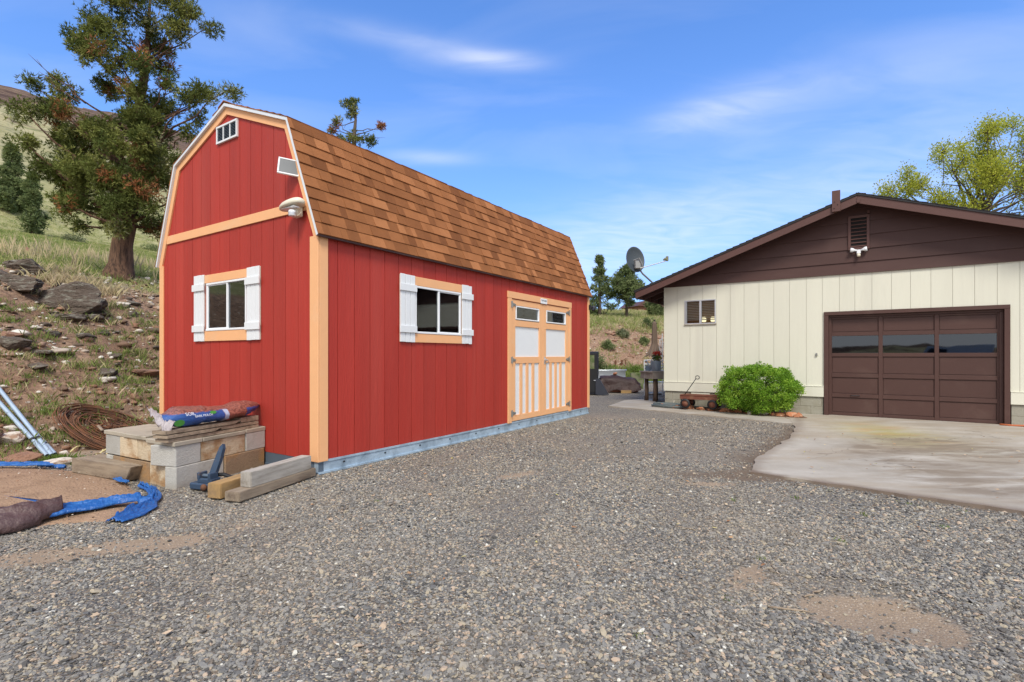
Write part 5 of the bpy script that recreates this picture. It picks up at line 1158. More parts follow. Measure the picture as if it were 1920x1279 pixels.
def big_tree(name, base, label, cat, trunk, blobs, leafmat, barkmat, scale, bare=(), sub=7, each=46, size=.15, wd=.035, group=None, rust=.2, clump=.30):
    """trunk polyline (x, y, z, r) and crown masses (x, y, z, r, rust) in metres from the foot of the tree"""
    t = empty(name, tuple(base), 0, label, cat, group)
    m_ = MB(); tp = [Vector(p[:3]) for p in trunk]; m_.tube(tp, [p[3] for p in trunk], 18)
    for i in range(len(m_.v)):
        x_, y_, z_ = m_.v[i]; k = 1+.22*mnoise.noise(Vector((x_*3, y_*3, z_*1.2))); 
        ax = min(range(len(tp)), key=lambda j: abs(tp[j].z-z_)); m_.v[i] = (tp[ax].x+(x_-tp[ax].x)*k, tp[ax].y+(y_-tp[ax].y)*k, z_)
    m_.build('trunk', barkmat, t, smooth=True)
    CC = []; RR = []; TT = []
    lim = MB()
    for (bx, by, bz, br, ru) in blobs:
        c = Vector((bx, by, bz)); j = min(range(len(tp)), key=lambda q_: abs(tp[q_].z-max(tp[-1].z*.17, bz-.7*abs(bx-tp[q_].x)-.2)))
        a = tp[j]
        if (c-a).length > .4:
            pth = wiggle(a, c, 6, .045); rad = max(.018, min(trunk[j][3]*.35, .028+.016*(c-a).length)); lim.tube(pth, [rad*(1-.14*k) for k in range(7)], 7)
        ns = max(4, int(sub*(br/.8)**2))
        for _ in range(ns):
            d_ = Vector((random.gauss(0, 1), random.gauss(0, 1), random.gauss(0, 1))).normalized()*br*random.uniform(.25, 1.0); d_.z *= .85; q_ = c+d_
            CC.append(q_); RR.append(random.uniform(.6, 1.25)*clump); TT.append(random.uniform(.82, 1) if random.random() < ru else random.uniform(0, .78))
            if random.random() < .5: lim.tube([c, c.lerp(q_, .5)+Vector((0, 0, random.uniform(-.1, .1)))*br, q_], [.022, .014, .006], 4)
    for (a, b_) in bare:
        pth = wiggle(a, b_, 5, .06); lim.tube(pth, [.022, .018, .014, .010, .007, .003], 5)
        for k in (2, 3, 4):
            e = pth[k]+(Vector(b_)-Vector(a))*random.uniform(.12, .25)+Vector((random.uniform(-.2, .2), random.uniform(-.2, .2), random.uniform(-.2, .25))); lim.tube([pth[k], e], [.009, .002], 4)
    lim.build('limb', barkmat, t, smooth=True)
    C = np.array([tuple(c) for c in CC]); V, F, n = spiky(C, np.array(RR), each, size, wd)
    r = np.repeat(np.array(TT), each*4); r = r+RNG.normal(0, .03, len(r)); lo = np.repeat(np.array(TT) < .8, each*4); r = np.where(lo, np.clip(r, 0, .79), np.clip(r, .81, 1))
    npmesh('foliage', V, F, leafmat, rnd=np.repeat(r, 3), parent=t); return t
# the big juniper: crown masses read off the photograph at 13 m and given depth
jb = at(222, 516, 10.0); JZ = jb.y; pxm = FPX/JZ
def J(px, py, r, ru=.15, dy=None): return ((px-222)/pxm, random.uniform(-.9, .9) if dy is None else dy, (516-py)/pxm, r/pxm, ru)
blobs = [J(340, 15, 34), J(285, 20, 40, .1), J(235, 20, 34, .1), J(330, 60, 30), J(270, 75, 42, .15), J(215, 75, 34, .3), J(165, 95, 30, .1), J(150, 75, 22, .05), J(195, 60, 24, .5), J(250, 130, 40, .15), J(195, 125, 34, .25), J(290, 115, 28, .15), J(375, 25, 14),
         J(300, 150, 26, .1), J(240, 180, 34, .25), J(165, 145, 26, .2), J(290, 195, 36, .15), J(330, 165, 12), J(430, 165, 17, .0, .1), J(395, 175, 22, .0, .1), J(368, 178, 16, 0, .1), J(355, 205, 18, .05), J(380, 205, 12, 0), J(405, 195, 12, 0),
         J(255, 220, 42, .15), J(300, 235, 36, .12), J(215, 210, 28, .15), J(270, 270, 48, .2), J(315, 290, 34, .25), J(215, 265, 40, .2), J(180, 240, 26, .15), J(130, 230, 30, .6), J(85, 170, 26, .1), J(68, 140, 15, .0), J(62, 168, 18, .0), J(90, 200, 30, .3), J(50, 220, 30, .15), J(65, 250, 34, .2), J(105, 250, 36, .25),
         J(150, 270, 40, .25), J(100, 290, 34, .15), J(70, 290, 26, .1), J(200, 310, 46, .15), J(145, 320, 44, .1), J(105, 335, 34, .05), J(260, 320, 44, .3), J(310, 330, 36, .3), J(90, 365, 28, .05), J(130, 375, 36, .1), J(180, 365, 42, .15), J(235, 375, 36, .2), J(290, 375, 40, .35),
         J(150, 400, 26, .05), J(195, 400, 30, .1), J(240, 415, 26, .15), J(285, 420, 28, .25), J(315, 400, 20, .3), J(210, 425, 20, .1), J(120, 420, 16, 0), J(345, 250, 16, .1), J(338, 300, 16, .2),
         J(265, 400, 34, .1, -.9), J(235, 345, 36, .1, -1.0), J(275, 345, 38, .2, -.9), J(300, 300, 34, .2, -.8), J(255, 290, 34, .1, -.9), J(280, 240, 32, .1, -.6), J(270, 180, 26, .1, -.5), J(275, 130, 24, .1, -.4), J(290, 60, 26, .1, -.4), J(300, 420, 26, .3, .8), J(325, 360, 28, .3, .3), J(255, 430, 22, .1, -.7), J(90, 320, 34, .1, -.5), J(120, 290, 34, .2, .6), J(170, 330, 36, .1, -.8), J(110, 385, 22, .0, -.4), J(155, 235, 26, .3, .3), J(60, 200, 24, .2, .2), J(330, 45, 24, .1, 0), J(305, -10, 30, .1, 0), J(360, 20, 16, .1, 0), J(195, 60, 26, .3, 0), J(220, 40, 24, .1, 0), J(200, 160, 26, .1, 0), J(235, 240, 34, .1, .4), J(75, 225, 30, .2, .4)]
blobs = [((a_-.45)*(.88 if a_ < .45 else .97)+.45, b_*.75, c_, d_*.86, e_*.42) for a_, b_, c_, d_, e_ in blobs]
jt = [(-.02, 0, -.35, .40), (.0, 0, 0, .33), (.05, .02, .3, .26), (.12, 0, .8, .225), (.2, .0, 1.3, .20), (.28, .05, 2.0, .15), (.42, 0, 2.8, .12), (.52, .05, 3.7, .10), (.62, 0, 4.7, .10), (.75, .05, 5.7, .075), (.85, 0, 6.6, .05), (.9, 0, 7.4, .02)]
sc2 = pxm
jt = [(a*66/pxm*1.0, b, c_*70/pxm if c_ > 0 else c_, d_) for a, b, c_, d_ in jt]
bare = [((J(290, 125, 1)[0], -.2, J(290, 125, 1)[2]), (J(350, 108, 1)[0], -.5, J(350, 108, 1)[2])), ((J(290, 100, 1)[0], .1, J(290, 100, 1)[2]), (J(345, 82, 1)[0], .1, J(345, 82, 1)[2])), ((J(180, 205, 1)[0], -.3, J(180, 205, 1)[2]), (J(112, 138, 1)[0], -.6, J(112, 138, 1)[2])),
        ((J(170, 205, 1)[0], -.3, J(170, 205, 1)[2]), (J(116, 160, 1)[0], -.6, J(116, 160, 1)[2])), ((J(270, 200, 1)[0], 0, J(270, 200, 1)[2]), (J(335, 162, 1)[0], .1, J(335, 162, 1)[2])), ((J(265, 235, 1)[0], 0, J(265, 235, 1)[2]), (J(360, 205, 1)[0], .1, J(360, 205, 1)[2]))]
big_tree('juniper_tree', jb, 'large juniper with dark green and rust brown foliage on the bank behind the red shed', 'tree', jt, blobs, M['juniper'], M['bark'], 1, bare, sub=50, each=50, size=.092, wd=.024, clump=.20)
# sparse juniper top beyond the shed roof
tb = Vector((-6.35, 20.6, 0)); tb.z = ground_z(tb.x, tb.y); q_ = FPX/tb.y
def T2(px, py, r, ru=.1): X = (px-PCX)/q_; Z = CAM_H-(py-PHY)/q_; return (X-tb.x, random.uniform(-.3, .3), Z-tb.z, r/q_, ru)
ztop = T2(665, 185, 1)[2]
big_tree('juniper_tree', tb, 'thin half bare juniper whose top shows above the shed roof', 'tree', [(0, 0, -.3, .24), (0, 0, ztop*.4, .16), (T2(664, 255, 1)[0], 0, T2(664, 255, 1)[2], .075), (T2(667, 225, 1)[0], 0, T2(667, 225, 1)[2], .055), (T2(667, 200, 1)[0], 0, T2(667, 200, 1)[2], .03)],
         [T2(660, 188, 8), T2(652, 195, 8), T2(668, 208, 7), T2(655, 210, 6), T2(620, 240, 6), T2(632, 232, 5), T2(665, 262, 20, .0), T2(655, 268, 18, .0), T2(683, 268, 12, .0), T2(643, 262, 10), T2(700, 268, 6), T2(718, 243, 3, .9), T2(640, 300, 40, .1), T2(690, 310, 40, .1), T2(665, 340, 60, .1), T2(665, 400, 70, .2)], M['juniper'], M['bark_grey'], 1,
         [((T2(664, 245, 1)[0], 0, T2(664, 245, 1)[2]), (T2(722, 243, 1)[0], 0, T2(722, 243, 1)[2])), ((T2(665, 228, 1)[0], 0, T2(665, 228, 1)[2]), (T2(615, 243, 1)[0], 0, T2(615, 243, 1)[2])), ((T2(664, 262, 1)[0], 0, T2(664, 262, 1)[2]), (T2(712, 262, 1)[0], 0, T2(712, 262, 1)[2]))], sub=16, each=22, size=.13, wd=.035, clump=.17)
# conifers on the right plateau
def conifer(px, pybase, Y, pytop, wpx, label, dense=1.0, round_=False, mat='pine', trunkpx=0, name='pine_tree', group=None, sc=1.0):
    X = (px-PCX)/FPX*Y; z0 = ground_z(X, Y); ztop_ = CAM_H-(pytop-PHY)/FPX*Y-z0; Rm = wpx/2/FPX*Y; blobs_ = []
    lo = trunkpx/FPX*Y
    for k in range(int(26*dense)):
        t = random.random()**.8; z = lo+(ztop_-lo)*t; rr = Rm*((1-t)**.75 if not round_ else math.sin(math.pi*min(.97, .18+.80*t))**.8)
        a = random.uniform(0, 6.28); q = rr*random.uniform(.25, .95); blobs_.append((math.cos(a)*q, math.sin(a)*q, z+q*.12, max(.12, rr*.34), .0))
    blobs_ += [(0, 0, ztop_*.98, .12, 0), (0, 0, ztop_*.9, .16, 0)]
    return big_tree(name, (X, Y, z0), label, 'tree', [(0, 0, -.3, .05*ztop_*.7), (0, 0, ztop_*.35, .03*ztop_*.8), (0, 0, ztop_*.7, .016*ztop_), (0, 0, ztop_, .01)], blobs_, M[mat], M['bark_grey'], 1, sub=26, each=16, size=.17*sc, wd=.06*sc, group=group, clump=.22*sc)
GP = 'conifers on the plateau behind the yard'
conifer(1124, 583, 36, 482, 66, 'tall pointed dark conifer just right of the shed roof corner', 1.5, mat='pine', group=GP)
conifer(1175, 583, 37, 502, 68, 'round bushy pine with short bare trunk under the satellite dish', 2.4, True, trunkpx=28, group=GP)
conifer(1232, 590, 40, 548, 46, 'small dark conifer showing below the left eave of the house', 1.5, True, mat='pine', group=GP)
conifer(22, 372, 44, 278, 72, 'young green conifer on the slope at the left edge of the photo', 2.6, mat='pine', group='young conifers on the left slope', sc=1.5)
conifer(62, 385, 40, 330, 50, 'smaller green conifer right of the young one at the left edge', 1.6, mat='pine', group='young conifers on the left slope', sc=1.4)
# yellow-green elm behind the house
eb = Vector((24.6, 25.5, 0)); eq = FPX/eb.y
def EB(px, py, r): return ((px-PCX)/eq-eb.x, random.uniform(-1.6, 1.6), CAM_H-(py-PHY)/eq, r/eq)
ebl = [EB(*b) for b in ((1676, 345, 9), (1700, 325, 12), (1694, 352, 14), (1716, 302, 6), (1720, 352, 22), (1748, 330, 20), (1756, 300, 9), (1745, 372, 22), (1700, 378, 18), (1788, 350, 28), (1800, 305, 26), (1830, 262, 22), (1852, 246, 18), (1805, 275, 13), (1842, 300, 28), (1830, 342, 30), (1870, 332, 28), (1880, 290, 28),
        (1905, 252, 20), (1915, 218, 14), (1900, 360, 34), (1935, 300, 38), (1960, 250, 36), (1985, 330, 55), (1950, 390, 50), (2045, 260, 60), (2060, 350, 60), (2000, 420, 60), (1850, 400, 40), (1780, 400, 30))]
elm = empty('elm_tree', tuple(eb), 0, 'broad elm with sparse yellow green spring leaves behind the right side of the house', 'tree')
m = MB(); m.tube([(0, 0, -.3), (.05, 0, 2), (0, .1, 4.2), (-.2, 0, 6.0)], [.42, .34, .27, .2], 12); m.build('trunk', M['bark_grey'], elm, smooth=True)
m = MB(); C = []; fork = [Vector((0, .1, 4.2)), Vector((-.2, 0, 6.0)), Vector((.0, 0, 3.2)), Vector((-2.2, 0, 7.0)), Vector((-1.2, .3, 8.2))]
m.tube([(0, .1, 4.2), (-1.0, .05, 6.0), (-2.2, 0, 7.0)], [.16, .12, .09], 7); m.tube([(-.2, 0, 6.0), (-.7, .2, 7.2), (-1.2, .3, 8.2)], [.14, .11, .08], 7)
ebl += [(a_+random.uniform(-.8, .8)*d_, b_+random.uniform(-1, 1)*d_, c_+random.uniform(-.7, .7)*d_, d_*.75) for a_, b_, c_, d_ in ebl]
for (bx, by, bz, br) in ebl:
    c = Vector((bx, by, bz)); a = min(fork, key=lambda f_: (f_-c).length+(3 if f_.z > c.z+.6 else 0)); pth = wiggle(a, c, 6, .05); m.tube(pth, [.055, .045, .036, .028, .02, .015, .01], 5)
    for _ in range(int(4+20*(br/.7)**2)):
        d_ = Vector((random.gauss(0, 1), random.gauss(0, 1), random.gauss(0, 1))).normalized()*br*random.uniform(.4, 1.45); e = c+d_; st_ = c.lerp(pth[5], .4); tw_ = wiggle(st_, e, 4, .06); m.tube(tw_, [.014, .010, .008, .005, .003], 3)
        for q in (tw_[2], tw_[3], tw_[4]): C.append(tuple(q))
m.build('limb', M['bark_grey'], elm, smooth=True, fix=False); C = np.array(C)
V, F, n = leaf_cloud(C, np.full(len(C), .38), 15, .105, .5); npmesh('foliage', V, F, M['elm'], rnd=np.repeat(np.clip(np.repeat(RNG.random(len(C)), 15)+RNG.normal(0, .15, n), 0, 1), 4), parent=elm)
# clipped shrub by the wall
sb = Vector((5.32, 11.14, .03)); shr = empty('shrub', tuple(sb), HRZ, 'bright green rounded shrub against the cream wall left of the garage door', 'shrub')
n = 640; C = RNG.normal(0, 1, (n, 3)); C /= np.linalg.norm(C, axis=1)[:, None]
ep = 3.3; k = (np.abs(C[:, 0])**ep+np.abs(C[:, 1])**ep+np.abs(C[:, 2])**ep)**(1/ep); C = C/k[:, None]*RNG.uniform(.55, 1.0, n)[:, None]**.5
C *= 1+.10*np.sin(C[:, :1]*7+1)*np.cos(C[:, 2:3]*6)+.09*fbm(C[:, :1]*3+C[:, 1:2]*2, C[:, 2:3]*3, 8, 3)
C[:60] *= RNG.uniform(1.0, 1.14, (60, 1))
C = C*np.array([.76, .48, .47])+np.array([0, 0, .54])
V, F, nn = leaf_cloud(C, np.full(n, .075), 70, .034, .62); npmesh('foliage', V, F, M['shrub'], rnd=np.repeat(np.clip(np.repeat(RNG.random(n)*.8, 70)+RNG.normal(0, .15, nn)+.1, 0, 1), 4), parent=shr)
m = MB()
for k in range(16): a = random.uniform(0, 6.28); m.tube([(random.uniform(-.18, .18), random.uniform(-.1, .1), -.03), (math.cos(a)*.25, math.sin(a)*.15, .3), (math.cos(a)*.6, math.sin(a)*.35, .7)], [.014, .010, .004], 5)
m.build('stem', M['bark_grey'], shr)

# ------------------------------------------------------------------ block steps, lumber, bag, timbers
CB = Vector((-3.28, 5.0)); E1 = Vector((.29, .957)).normalized(); E2 = Vector((-.87, .49)).normalized()
plat = empty('block_platform', (CB.x, CB.y, 0), 0, 'low platform of grey and tan stacked concrete blocks against the shed gable', 'block platform')
def obox(m_, o_, e, s0, s1, d0, d1, z0, z1, c=.006, r=.5):
    """box along direction e from o_, d measured to the left of e"""
    n_ = Vector((-e.y, e.x)); Mx = Matrix(((e.x, n_.x, 0, o_.x), (e.y, n_.y, 0, o_.y), (0, 0, 1, 0), (0, 0, 0, 1))); m_.cbox(s0, s1, d0, d1, z0, z1, c, r, Mx)
O2 = Vector((0, 0))
def blk(e, s0, s1, z0, z1, mat, inward, dd=.19, jn=0.0):
    m_ = MB(); d0, d1 = (jn, dd) if inward > 0 else (-dd, -jn); obox(m_, O2, e, s0+.003, s1-.003, d0, d1, z0, z1); m_.build('block', mat, plat)
# right face (along E1), inward is to its left
blk(E1, 0.0, .288, .206, .405, M['conc'], 1, .33); blk(E1, .288, .870, .206, .405, M['conc_tan'], 1, .19, .004); blk(E1, .870, 1.165, .206, .405, M['conc'], 1, .19, -.003)
blk(E1, 0.0, .467, -.02, .203, M['conc'], 1, .14, -.004); blk(E1, .470, .577, -.02, .203, M['conc'], 1, .19, .006); blk(E1, .577, 1.15, -.02, .203, M['conc_brown'], 1, .19, -.008)
# left face (along E2), inward to its right
blk(E2, .335, .72, .215, .425, M['conc_tan'], -1, .19, .002); blk(E2, .72, 1.085, .215, .425, M['conc_tan'], -1, .19, -.004); blk(E2, 1.085, 1.41, .215, .425, M['conc'], -1, .19, .0)
blk(E2, .15, .489, -.02, .202, M['conc_tan'], -1, .19, .004); blk(E2, .489, .897, -.02, .202, M['conc_brown'], -1, .19, .0); blk(E2, .897, 1.255, -.02, .202, M['conc_brown'], -1, .19, .006); blk(E2, 1.255, 1.40, -.02, .202, M['conc'], -1, .19, 0)
m = MB(); Cn = [E2*.16+E1*.16, E2*.16+E1*1.1, E2*1.25+E1*1.0, E2*1.25+E1*.12]; m.prism([(c.x, c.y) for c in Cn], -.02, .40, plane='xy'); m.build('infill', M['bed'], plat)
def paver(a0, a1, b0, b1, z0=.428, z1=.470, mat='slab'):
    c_ = [E1*a0+E2*b0, E1*a1+E2*b0, E1*a1+E2*b1, E1*a0+E2*b1]; bm_ = bmesh.new(); vs_ = [bm_.verts.new((c.x, c.y, z)) for z in (z0, z1) for c in c_]
    for f_ in ((3, 2, 1, 0), (4, 5, 6, 7), (0, 1, 5, 4), (1, 2, 6, 5), (2, 3, 7, 6), (3, 0, 4, 7)): bm_.faces.new([vs_[i] for i in f_])
    bmesh.ops.bevel(bm_, geom=bm_.edges[:], offset=.005, segments=1, affect='EDGES'); MB().bm(bm_).build('paver', M[mat], plat)
paver(-.02, .30, -.01, .52, .407, .450); paver(.305, .865, -.012, .50, .407, .447); paver(.875, 1.17, -.005, .52, .407, .452)
paver(-.02, .55, .525, 1.0, .427, .468); paver(-.01, .52, 1.005, 1.43, .427, .470); paver(.56, 1.15, .525, 1.0, .42, .466); paver(.53, 1.12, 1.005, 1.42, .425, .462)
# lumber stack on the platform
lum = []
GL = 'weathered boards stacked on the block platform'
lo = CB+E1*.0+Vector((0, 0)); lb_ = ['lowest weathered board of the stack on the block platform', 'second board from the bottom of the stack on the block platform', 'third board from the bottom of the stack, with its end cut slanted', 'topmost weathered board of the stack, right under the mulch bag', 'thick board lying behind on the stack at the shed wall end']
for k, (s0, s1, d0, d1, z0, z1, sl) in enumerate(((-.06, 1.08, .016, .185, .453, .484, 0), (-.08, .55, .004, .19, .494, .525, 1), (-.09, .82, .014, .188, .535, .568, 1), (.56, 1.085, .024, .19, .494, .527, 0), (.83, 1.09, .028, .19, .536, .588, 0))):
    t = MB(); n_ = Vector((-E1.y, E1.x)); Mx = Matrix(((E1.x, n_.x, 0, 0), (E1.y, n_.y, 0, 0), (0, 0, 1, 0), (0, 0, 0, 1)))
    e_ = .09 if sl else 0
    t.add([tuple(Mx @ Vector(v)) for v in ((s0, d0, z0), (s1-e_, d0, z0), (s1-e_*.3, d1, z0), (s0, d1, z0), (s0, d0, z1), (s1, d0, z1), (s1+e_*.3, d1, z1), (s0, d1, z1))], [(0, 3, 2, 1), (4, 5, 6, 7), (0, 1, 5, 4), (1, 2, 6, 5), (2, 3, 7, 6), (3, 0, 4, 7)], random.random())
    o_ = t.build('board', M['timber'], None, loc=(CB.x, CB.y, 0), label=['lowest weathered board of the stack on the block platform', 'short board in the middle of the stack with its end cut slanted', 'topmost long board under the left part of the mulch bag', 'short middle board at the shed end of the stack', 'thick end board on top of the stack nearest the shed'][k], cat='board', group=GL)
# mulch bag: a filled sack lying along the boards
bagA = CB+E1*-.03+Vector((-.07, .03)); bag = empty('mulch_bag', (bagA.x, bagA.y, .572), math.atan2(E1.y, E1.x), 'blue printed plastic bag of red bark lying on the boards by the shed gable', 'bag')
bm_ = bmesh.new(); NS, NR = 60, 28; BL = 1.28; rows_ = []
for i in range(NS+1):
    t = i/NS; wdt = .165*(math.sin(math.pi*min(1, t*1.0+.04))**.38 if t < .5 else max(.0, 1-((t-.5)/.5)**3.2)); thick = (.092+.012*math.sin(t*9))*min(1, 6*t+.35)*max(.02, (1-max(0, (t-.62)/.38)**2.2))
    zc = .085+.012*math.sin(t*7+1)+.075*max(0, t-.6)-.01*(t < .3)
    r_ = []
    for k in range(NR):
        a = 2*math.pi*k/NR; y_ = math.cos(a)*(wdt+.004); z_ = math.sin(a)*thick; z_ = zc+z_*(1.15 if z_ > 0 else .8)
        nn_ = .013*mnoise.fractal(Vector((t*9, y_*14, math.sin(a)*2)), 1, 2, 4); r_.append(bm_.verts.new((t*BL, .085+y_+nn_*.4, z_+nn_)))
    rows_.append(r_)
for a_, b_ in zip(rows_[:-1], rows_[1:]):
    for k in range(NR): bm_.faces.new([a_[k], a_[(k+1) % NR], b_[(k+1) % NR], b_[k]])
bm_.faces.new(rows_[0]); bm_.faces.new(rows_[-1]); MB().bm(bm_).build('sack', M['bag'], bag, smooth=True)
# gathered film end that flares and droops over the left edge of the boards
bm_ = bmesh.new(); rows_ = []
for i in range(13):
    t = i/12; r_ = []
    for k in range(19):
        u = k/18*2-1; wv_ = .016*math.sin(k*2.1+i*.7)*(.3+t)
        r_.append(bm_.verts.new((.02-.075*t+.02*abs(u)+.01*math.sin(k*1.3), .085+u*(.14+.0*t), .130+.11*u*(.5+.5*t)-.06*t*t*(1-u*.6)*.9+wv_)))
    rows_.append(r_)
for a_, b_ in zip(rows_[:-1], rows_[1:]):
    for k in range(18): bm_.faces.new([a_[k], a_[k+1], b_[k+1], b_[k]])
bmesh.ops.solidify(bm_, geom=bm_.faces[:], thickness=.004); MB().bm(bm_).build('gathered_end', M['film'], bag, smooth=True)
m = MB(); m.lathe([(.052, 0), (.052, .0015)], 18, M=Matrix.Translation((.06, -.082, .060)) @ Matrix.Rotation(R(95), 4, 'X') @ Matrix.Diagonal((1.1, .62, 1, 1))); m.build('printed_emblem', M['print_green'], bag)
m = MB(); m.lathe([(.03, 0), (.03, .0015)], 18, M=Matrix.Translation((.46, -.072, .125)) @ Matrix.Rotation(R(58), 4, 'X') @ Matrix.Diagonal((1.3, .62, 1, 1))); m.build('printed_emblem', M['print_green'], bag)
text_mesh('SOIL', .055, M['print_white'], bag, (.19, -.072, .135), (R(55), 0, R(0)))
text_mesh('BARK MULCH', .034, M['print_white'], bag, (.34, -.083, .105), (R(70), 0, 0))
# timbers on the gravel
def timber(p0, p1, wd, ht, z0, mat, label, group, slant=0, name='timber'):
    p0, p1 = Vector(p0), Vector(p1); e = (p1-p0); Ln = e.length; e.normalize(); t = MB(); a = slant
    bmx = bmesh.new(); vs_ = [bmx.verts.new(v) for v in ((0, 0, 0), (Ln-a, 0, 0), (Ln-a, wd, 0), (0, wd, 0), (0, 0, ht), (Ln, 0, ht), (Ln, wd, ht), (0, wd, ht))]
    for f_ in ((0, 3, 2, 1), (4, 5, 6, 7), (0, 1, 5, 4), (1, 2, 6, 5), (2, 3, 7, 6), (3, 0, 4, 7)): bmx.faces.new([vs_[i] for i in f_])
    bmesh.ops.bevel(bmx, geom=bmx.edges[:], offset=.006, segments=2, affect='EDGES'); t.bm(bmx, random.random())
    return t.build(name, mat, None, loc=(p0.x, p0.y, z0), rz=math.atan2(e.y, e.x), label=label, cat='timber', group=group)
GT = 'timbers lying round the block platform'
timber((-4.86, 5.66), (-3.86, 5.20), .30, .155, .008, M['timber'], 'thick weathered timber with a slanted end at the left side of the block platform', GT, .10)
timber((-2.39, 4.50), (-2.10, 5.50), .165, .085, .008, M['timber'], 'long flat weathered timber on the gravel by the shed corner', GT)
timber((-2.37, 4.66), (-2.13, 5.45), .125, .140, .094, M['timber_grey'], 'pale grey timber lying on top of the long flat timber', GT)
timber((-2.61, 4.60), (-2.44, 5.25), .15, .135, .008, M['timber_brown'], 'short brown timber beside the blue hitch, left of the stacked pair', GT)
# blue trailer hitch coupler
jk = empty('trailer_jack', (-2.93, 4.93, 0.0), math.atan2(E1.y, E1.x)-R(90), 'worn blue steel hitch with an upright bar leaning on the block platform', 'trailer hitch')
m = MB(); m.cbox(-.17, .09, -.05, .07, .01, .075, .012); m.cbox(-.09, .08, -.035, .085, .07, .12, .01); m.cbox(-.085, -.055, -.04, .06, .11, .175, .006); m.cbox(.045, .075, -.04, .06, .11, .175, .006); m.build('base', M['bluepaint'], jk)
m = MB(); bar = [(-.040, -.01), (.030, -.01), (.040, .20), (.034, .32), (.012, .36), (-.012, .32), (-.024, .2)]
m.prism(bar, -.018, .018, plane='xz'); o_ = m.build('upright_bar', M['bluepaint'], jk); o_.location = (.02, .03, .09); o_.rotation_euler = (R(-12), R(10), 0)
m = MB(); m.lathe([(.0, 0), (.030, .004), (.034, .02), (.02, .034), (.001, .038)], 12, M=Matrix.Translation((.03, -.05, .045)) @ Matrix.Rotation(R(90), 4, 'X'), cap=False); m.build('bolt_head', M['rust'], jk, smooth=True)
m = MB(); m.tube([(-.02, .07, .13), (.10, .10, .14), (.22, .12, .10), (.28, .10, .07)], .018, 7); m.build('handle', M['black'], jk)
m = MB(); m.tube([(-.06, .01, .14), (.06, .01, .14)], .016, 8); m.build('pin', M['steel_dark'], jk)

# ------------------------------------------------------------------ rusty wire coil, pipes, rope, tarps
cc = at(208, 812, 5); co_ = empty('wire_coil', tuple(cc), 0, 'wide coil of rusty wire lying on the bank behind the block platform', 'wire coil')
nrm = Vector((hill_h(cc.x-.4, cc.y)-hill_h(cc.x+.4, cc.y), hill_h(cc.x, cc.y-.3)-hill_h(cc.x, cc.y+.3), .9)).normalized()
tx = Vector((1, 0, 0)); tx = (tx-nrm*tx.dot(nrm)).normalized(); ty = nrm.cross(tx)
for k in range(34):
    r0 = random.uniform(.42, .80) if k < 24 else random.uniform(.22, .6); ex_ = random.uniform(-.05, .05); ey = random.uniform(-.04, .04); ph = random.uniform(0, 6.28); pts_ = []
    a0, a1 = (0, 6.5) if k < 22 else (ph, ph+random.uniform(2, 5))
    for j in range(49):
        a = a0+(a1-a0)*j/48; rr = r0*(1+.03*math.sin(3*a+ph)); q = tx*(rr*math.cos(a)*.92+ex_)+ty*(rr*math.sin(a)*.66+ey); q = q+nrm*(.03+.07*random.random()*0+.05*((k*37) % 10)/10+.02*math.sin(2*a+ph)); pts_.append(q)
    MB().tube(pts_, .0075, 5, r=random.random()).build('wire', M['rust'], co_, smooth=True)
m = MB()
for k in range(60):
    a = random.uniform(0, 6.28); r0 = random.uniform(0, .42); q = tx*(r0*math.cos(a))+ty*(r0*math.sin(a)*.7)+nrm*random.uniform(.02, .08); v = (tx*random.uniform(-1, 1)+ty*random.uniform(-.8, .8)+nrm*random.uniform(-.15, .3)).normalized()*random.uniform(.08, .22)
    m.tube([q-v, q+nrm*random.uniform(0, .04), q+v], .008, 4, r=random.random())
m.build('wire_scraps', M['rust'], co_)
for k, (a, b_) in enumerate((((.10, .02), (.22, -.05)), ((-.10, -.18), (.02, -.24)))):
    pa_ = tx*a[0]+ty*a[1]+nrm*.13; pb_ = tx*b_[0]+ty*b_[1]+nrm*.13; m = MB(); m.tube([pa_, pb_], .022, 4, flat=.4); m.build('wood_scrap', M['timber'], co_)
GPp = 'conduit pipes on the bank'
for k, (a, b_, lb) in enumerate((((88, 859), (-40, 716), 'left of the three grey blue conduit pipes on the bank'), ((97, 858), (-22, 708), 'middle of the three grey blue conduit pipes on the bank'), ((103, 856), (22, 772), 'right and shortest of the three grey blue conduit pipes'))):
    A = at(*a, 4); B = at(max(b_[0], -200), b_[1], 4); dv = (B-A); 
    zs_ = [ground_z(*(A+dv*t)[:2])-(A+dv*t).z for t in np.linspace(0, 1, 12)]; lift = max(max(zs_), 0)+.03
    t_ = empty('pipe', tuple(A), 0, lb, 'pipe', GPp); m = MB(); m.tube([(0, 0, .03), tuple(dv+Vector((0, 0, lift)))], .026, 12, cap=False); m.tube([tuple(dv+Vector((0, 0, lift))), (0, 0, .03)], .021, 12, cap=False); m.build('tube', M['pipe'], t_, smooth=True, fix=False)
    m = MB(); m.tube([tuple(dv*.18+Vector((0, 0, .03+(lift-.03)*.18))), tuple(dv*.2+Vector((0, 0, .03+(lift-.03)*.2)))], .031, 12); m.build('band', M['black'], t_, smooth=True)
rp_ = [at(132, 850, 4), at(150, 840, 4), at(175, 836, 4), at(195, 842, 4), at(188, 852, 4), at(176, 858, 4), at(190, 848, 4), at(205, 846, 4), at(196, 858, 4), at(170, 856, 4)]
pp = []
for a, b_ in zip(rp_[:-1], rp_[1:]):
    for t in (0, .33, .66): q = a.lerp(b_, t); q.z += .015+.02*math.sin(len(pp)); pp.append(q)
m = MB(); m.tube(pp, .011, 6); tag(m.build('rope', M['rope'], None, smooth=True), 'loose loops of pale yellow rope behind the slanted timber', 'rope')
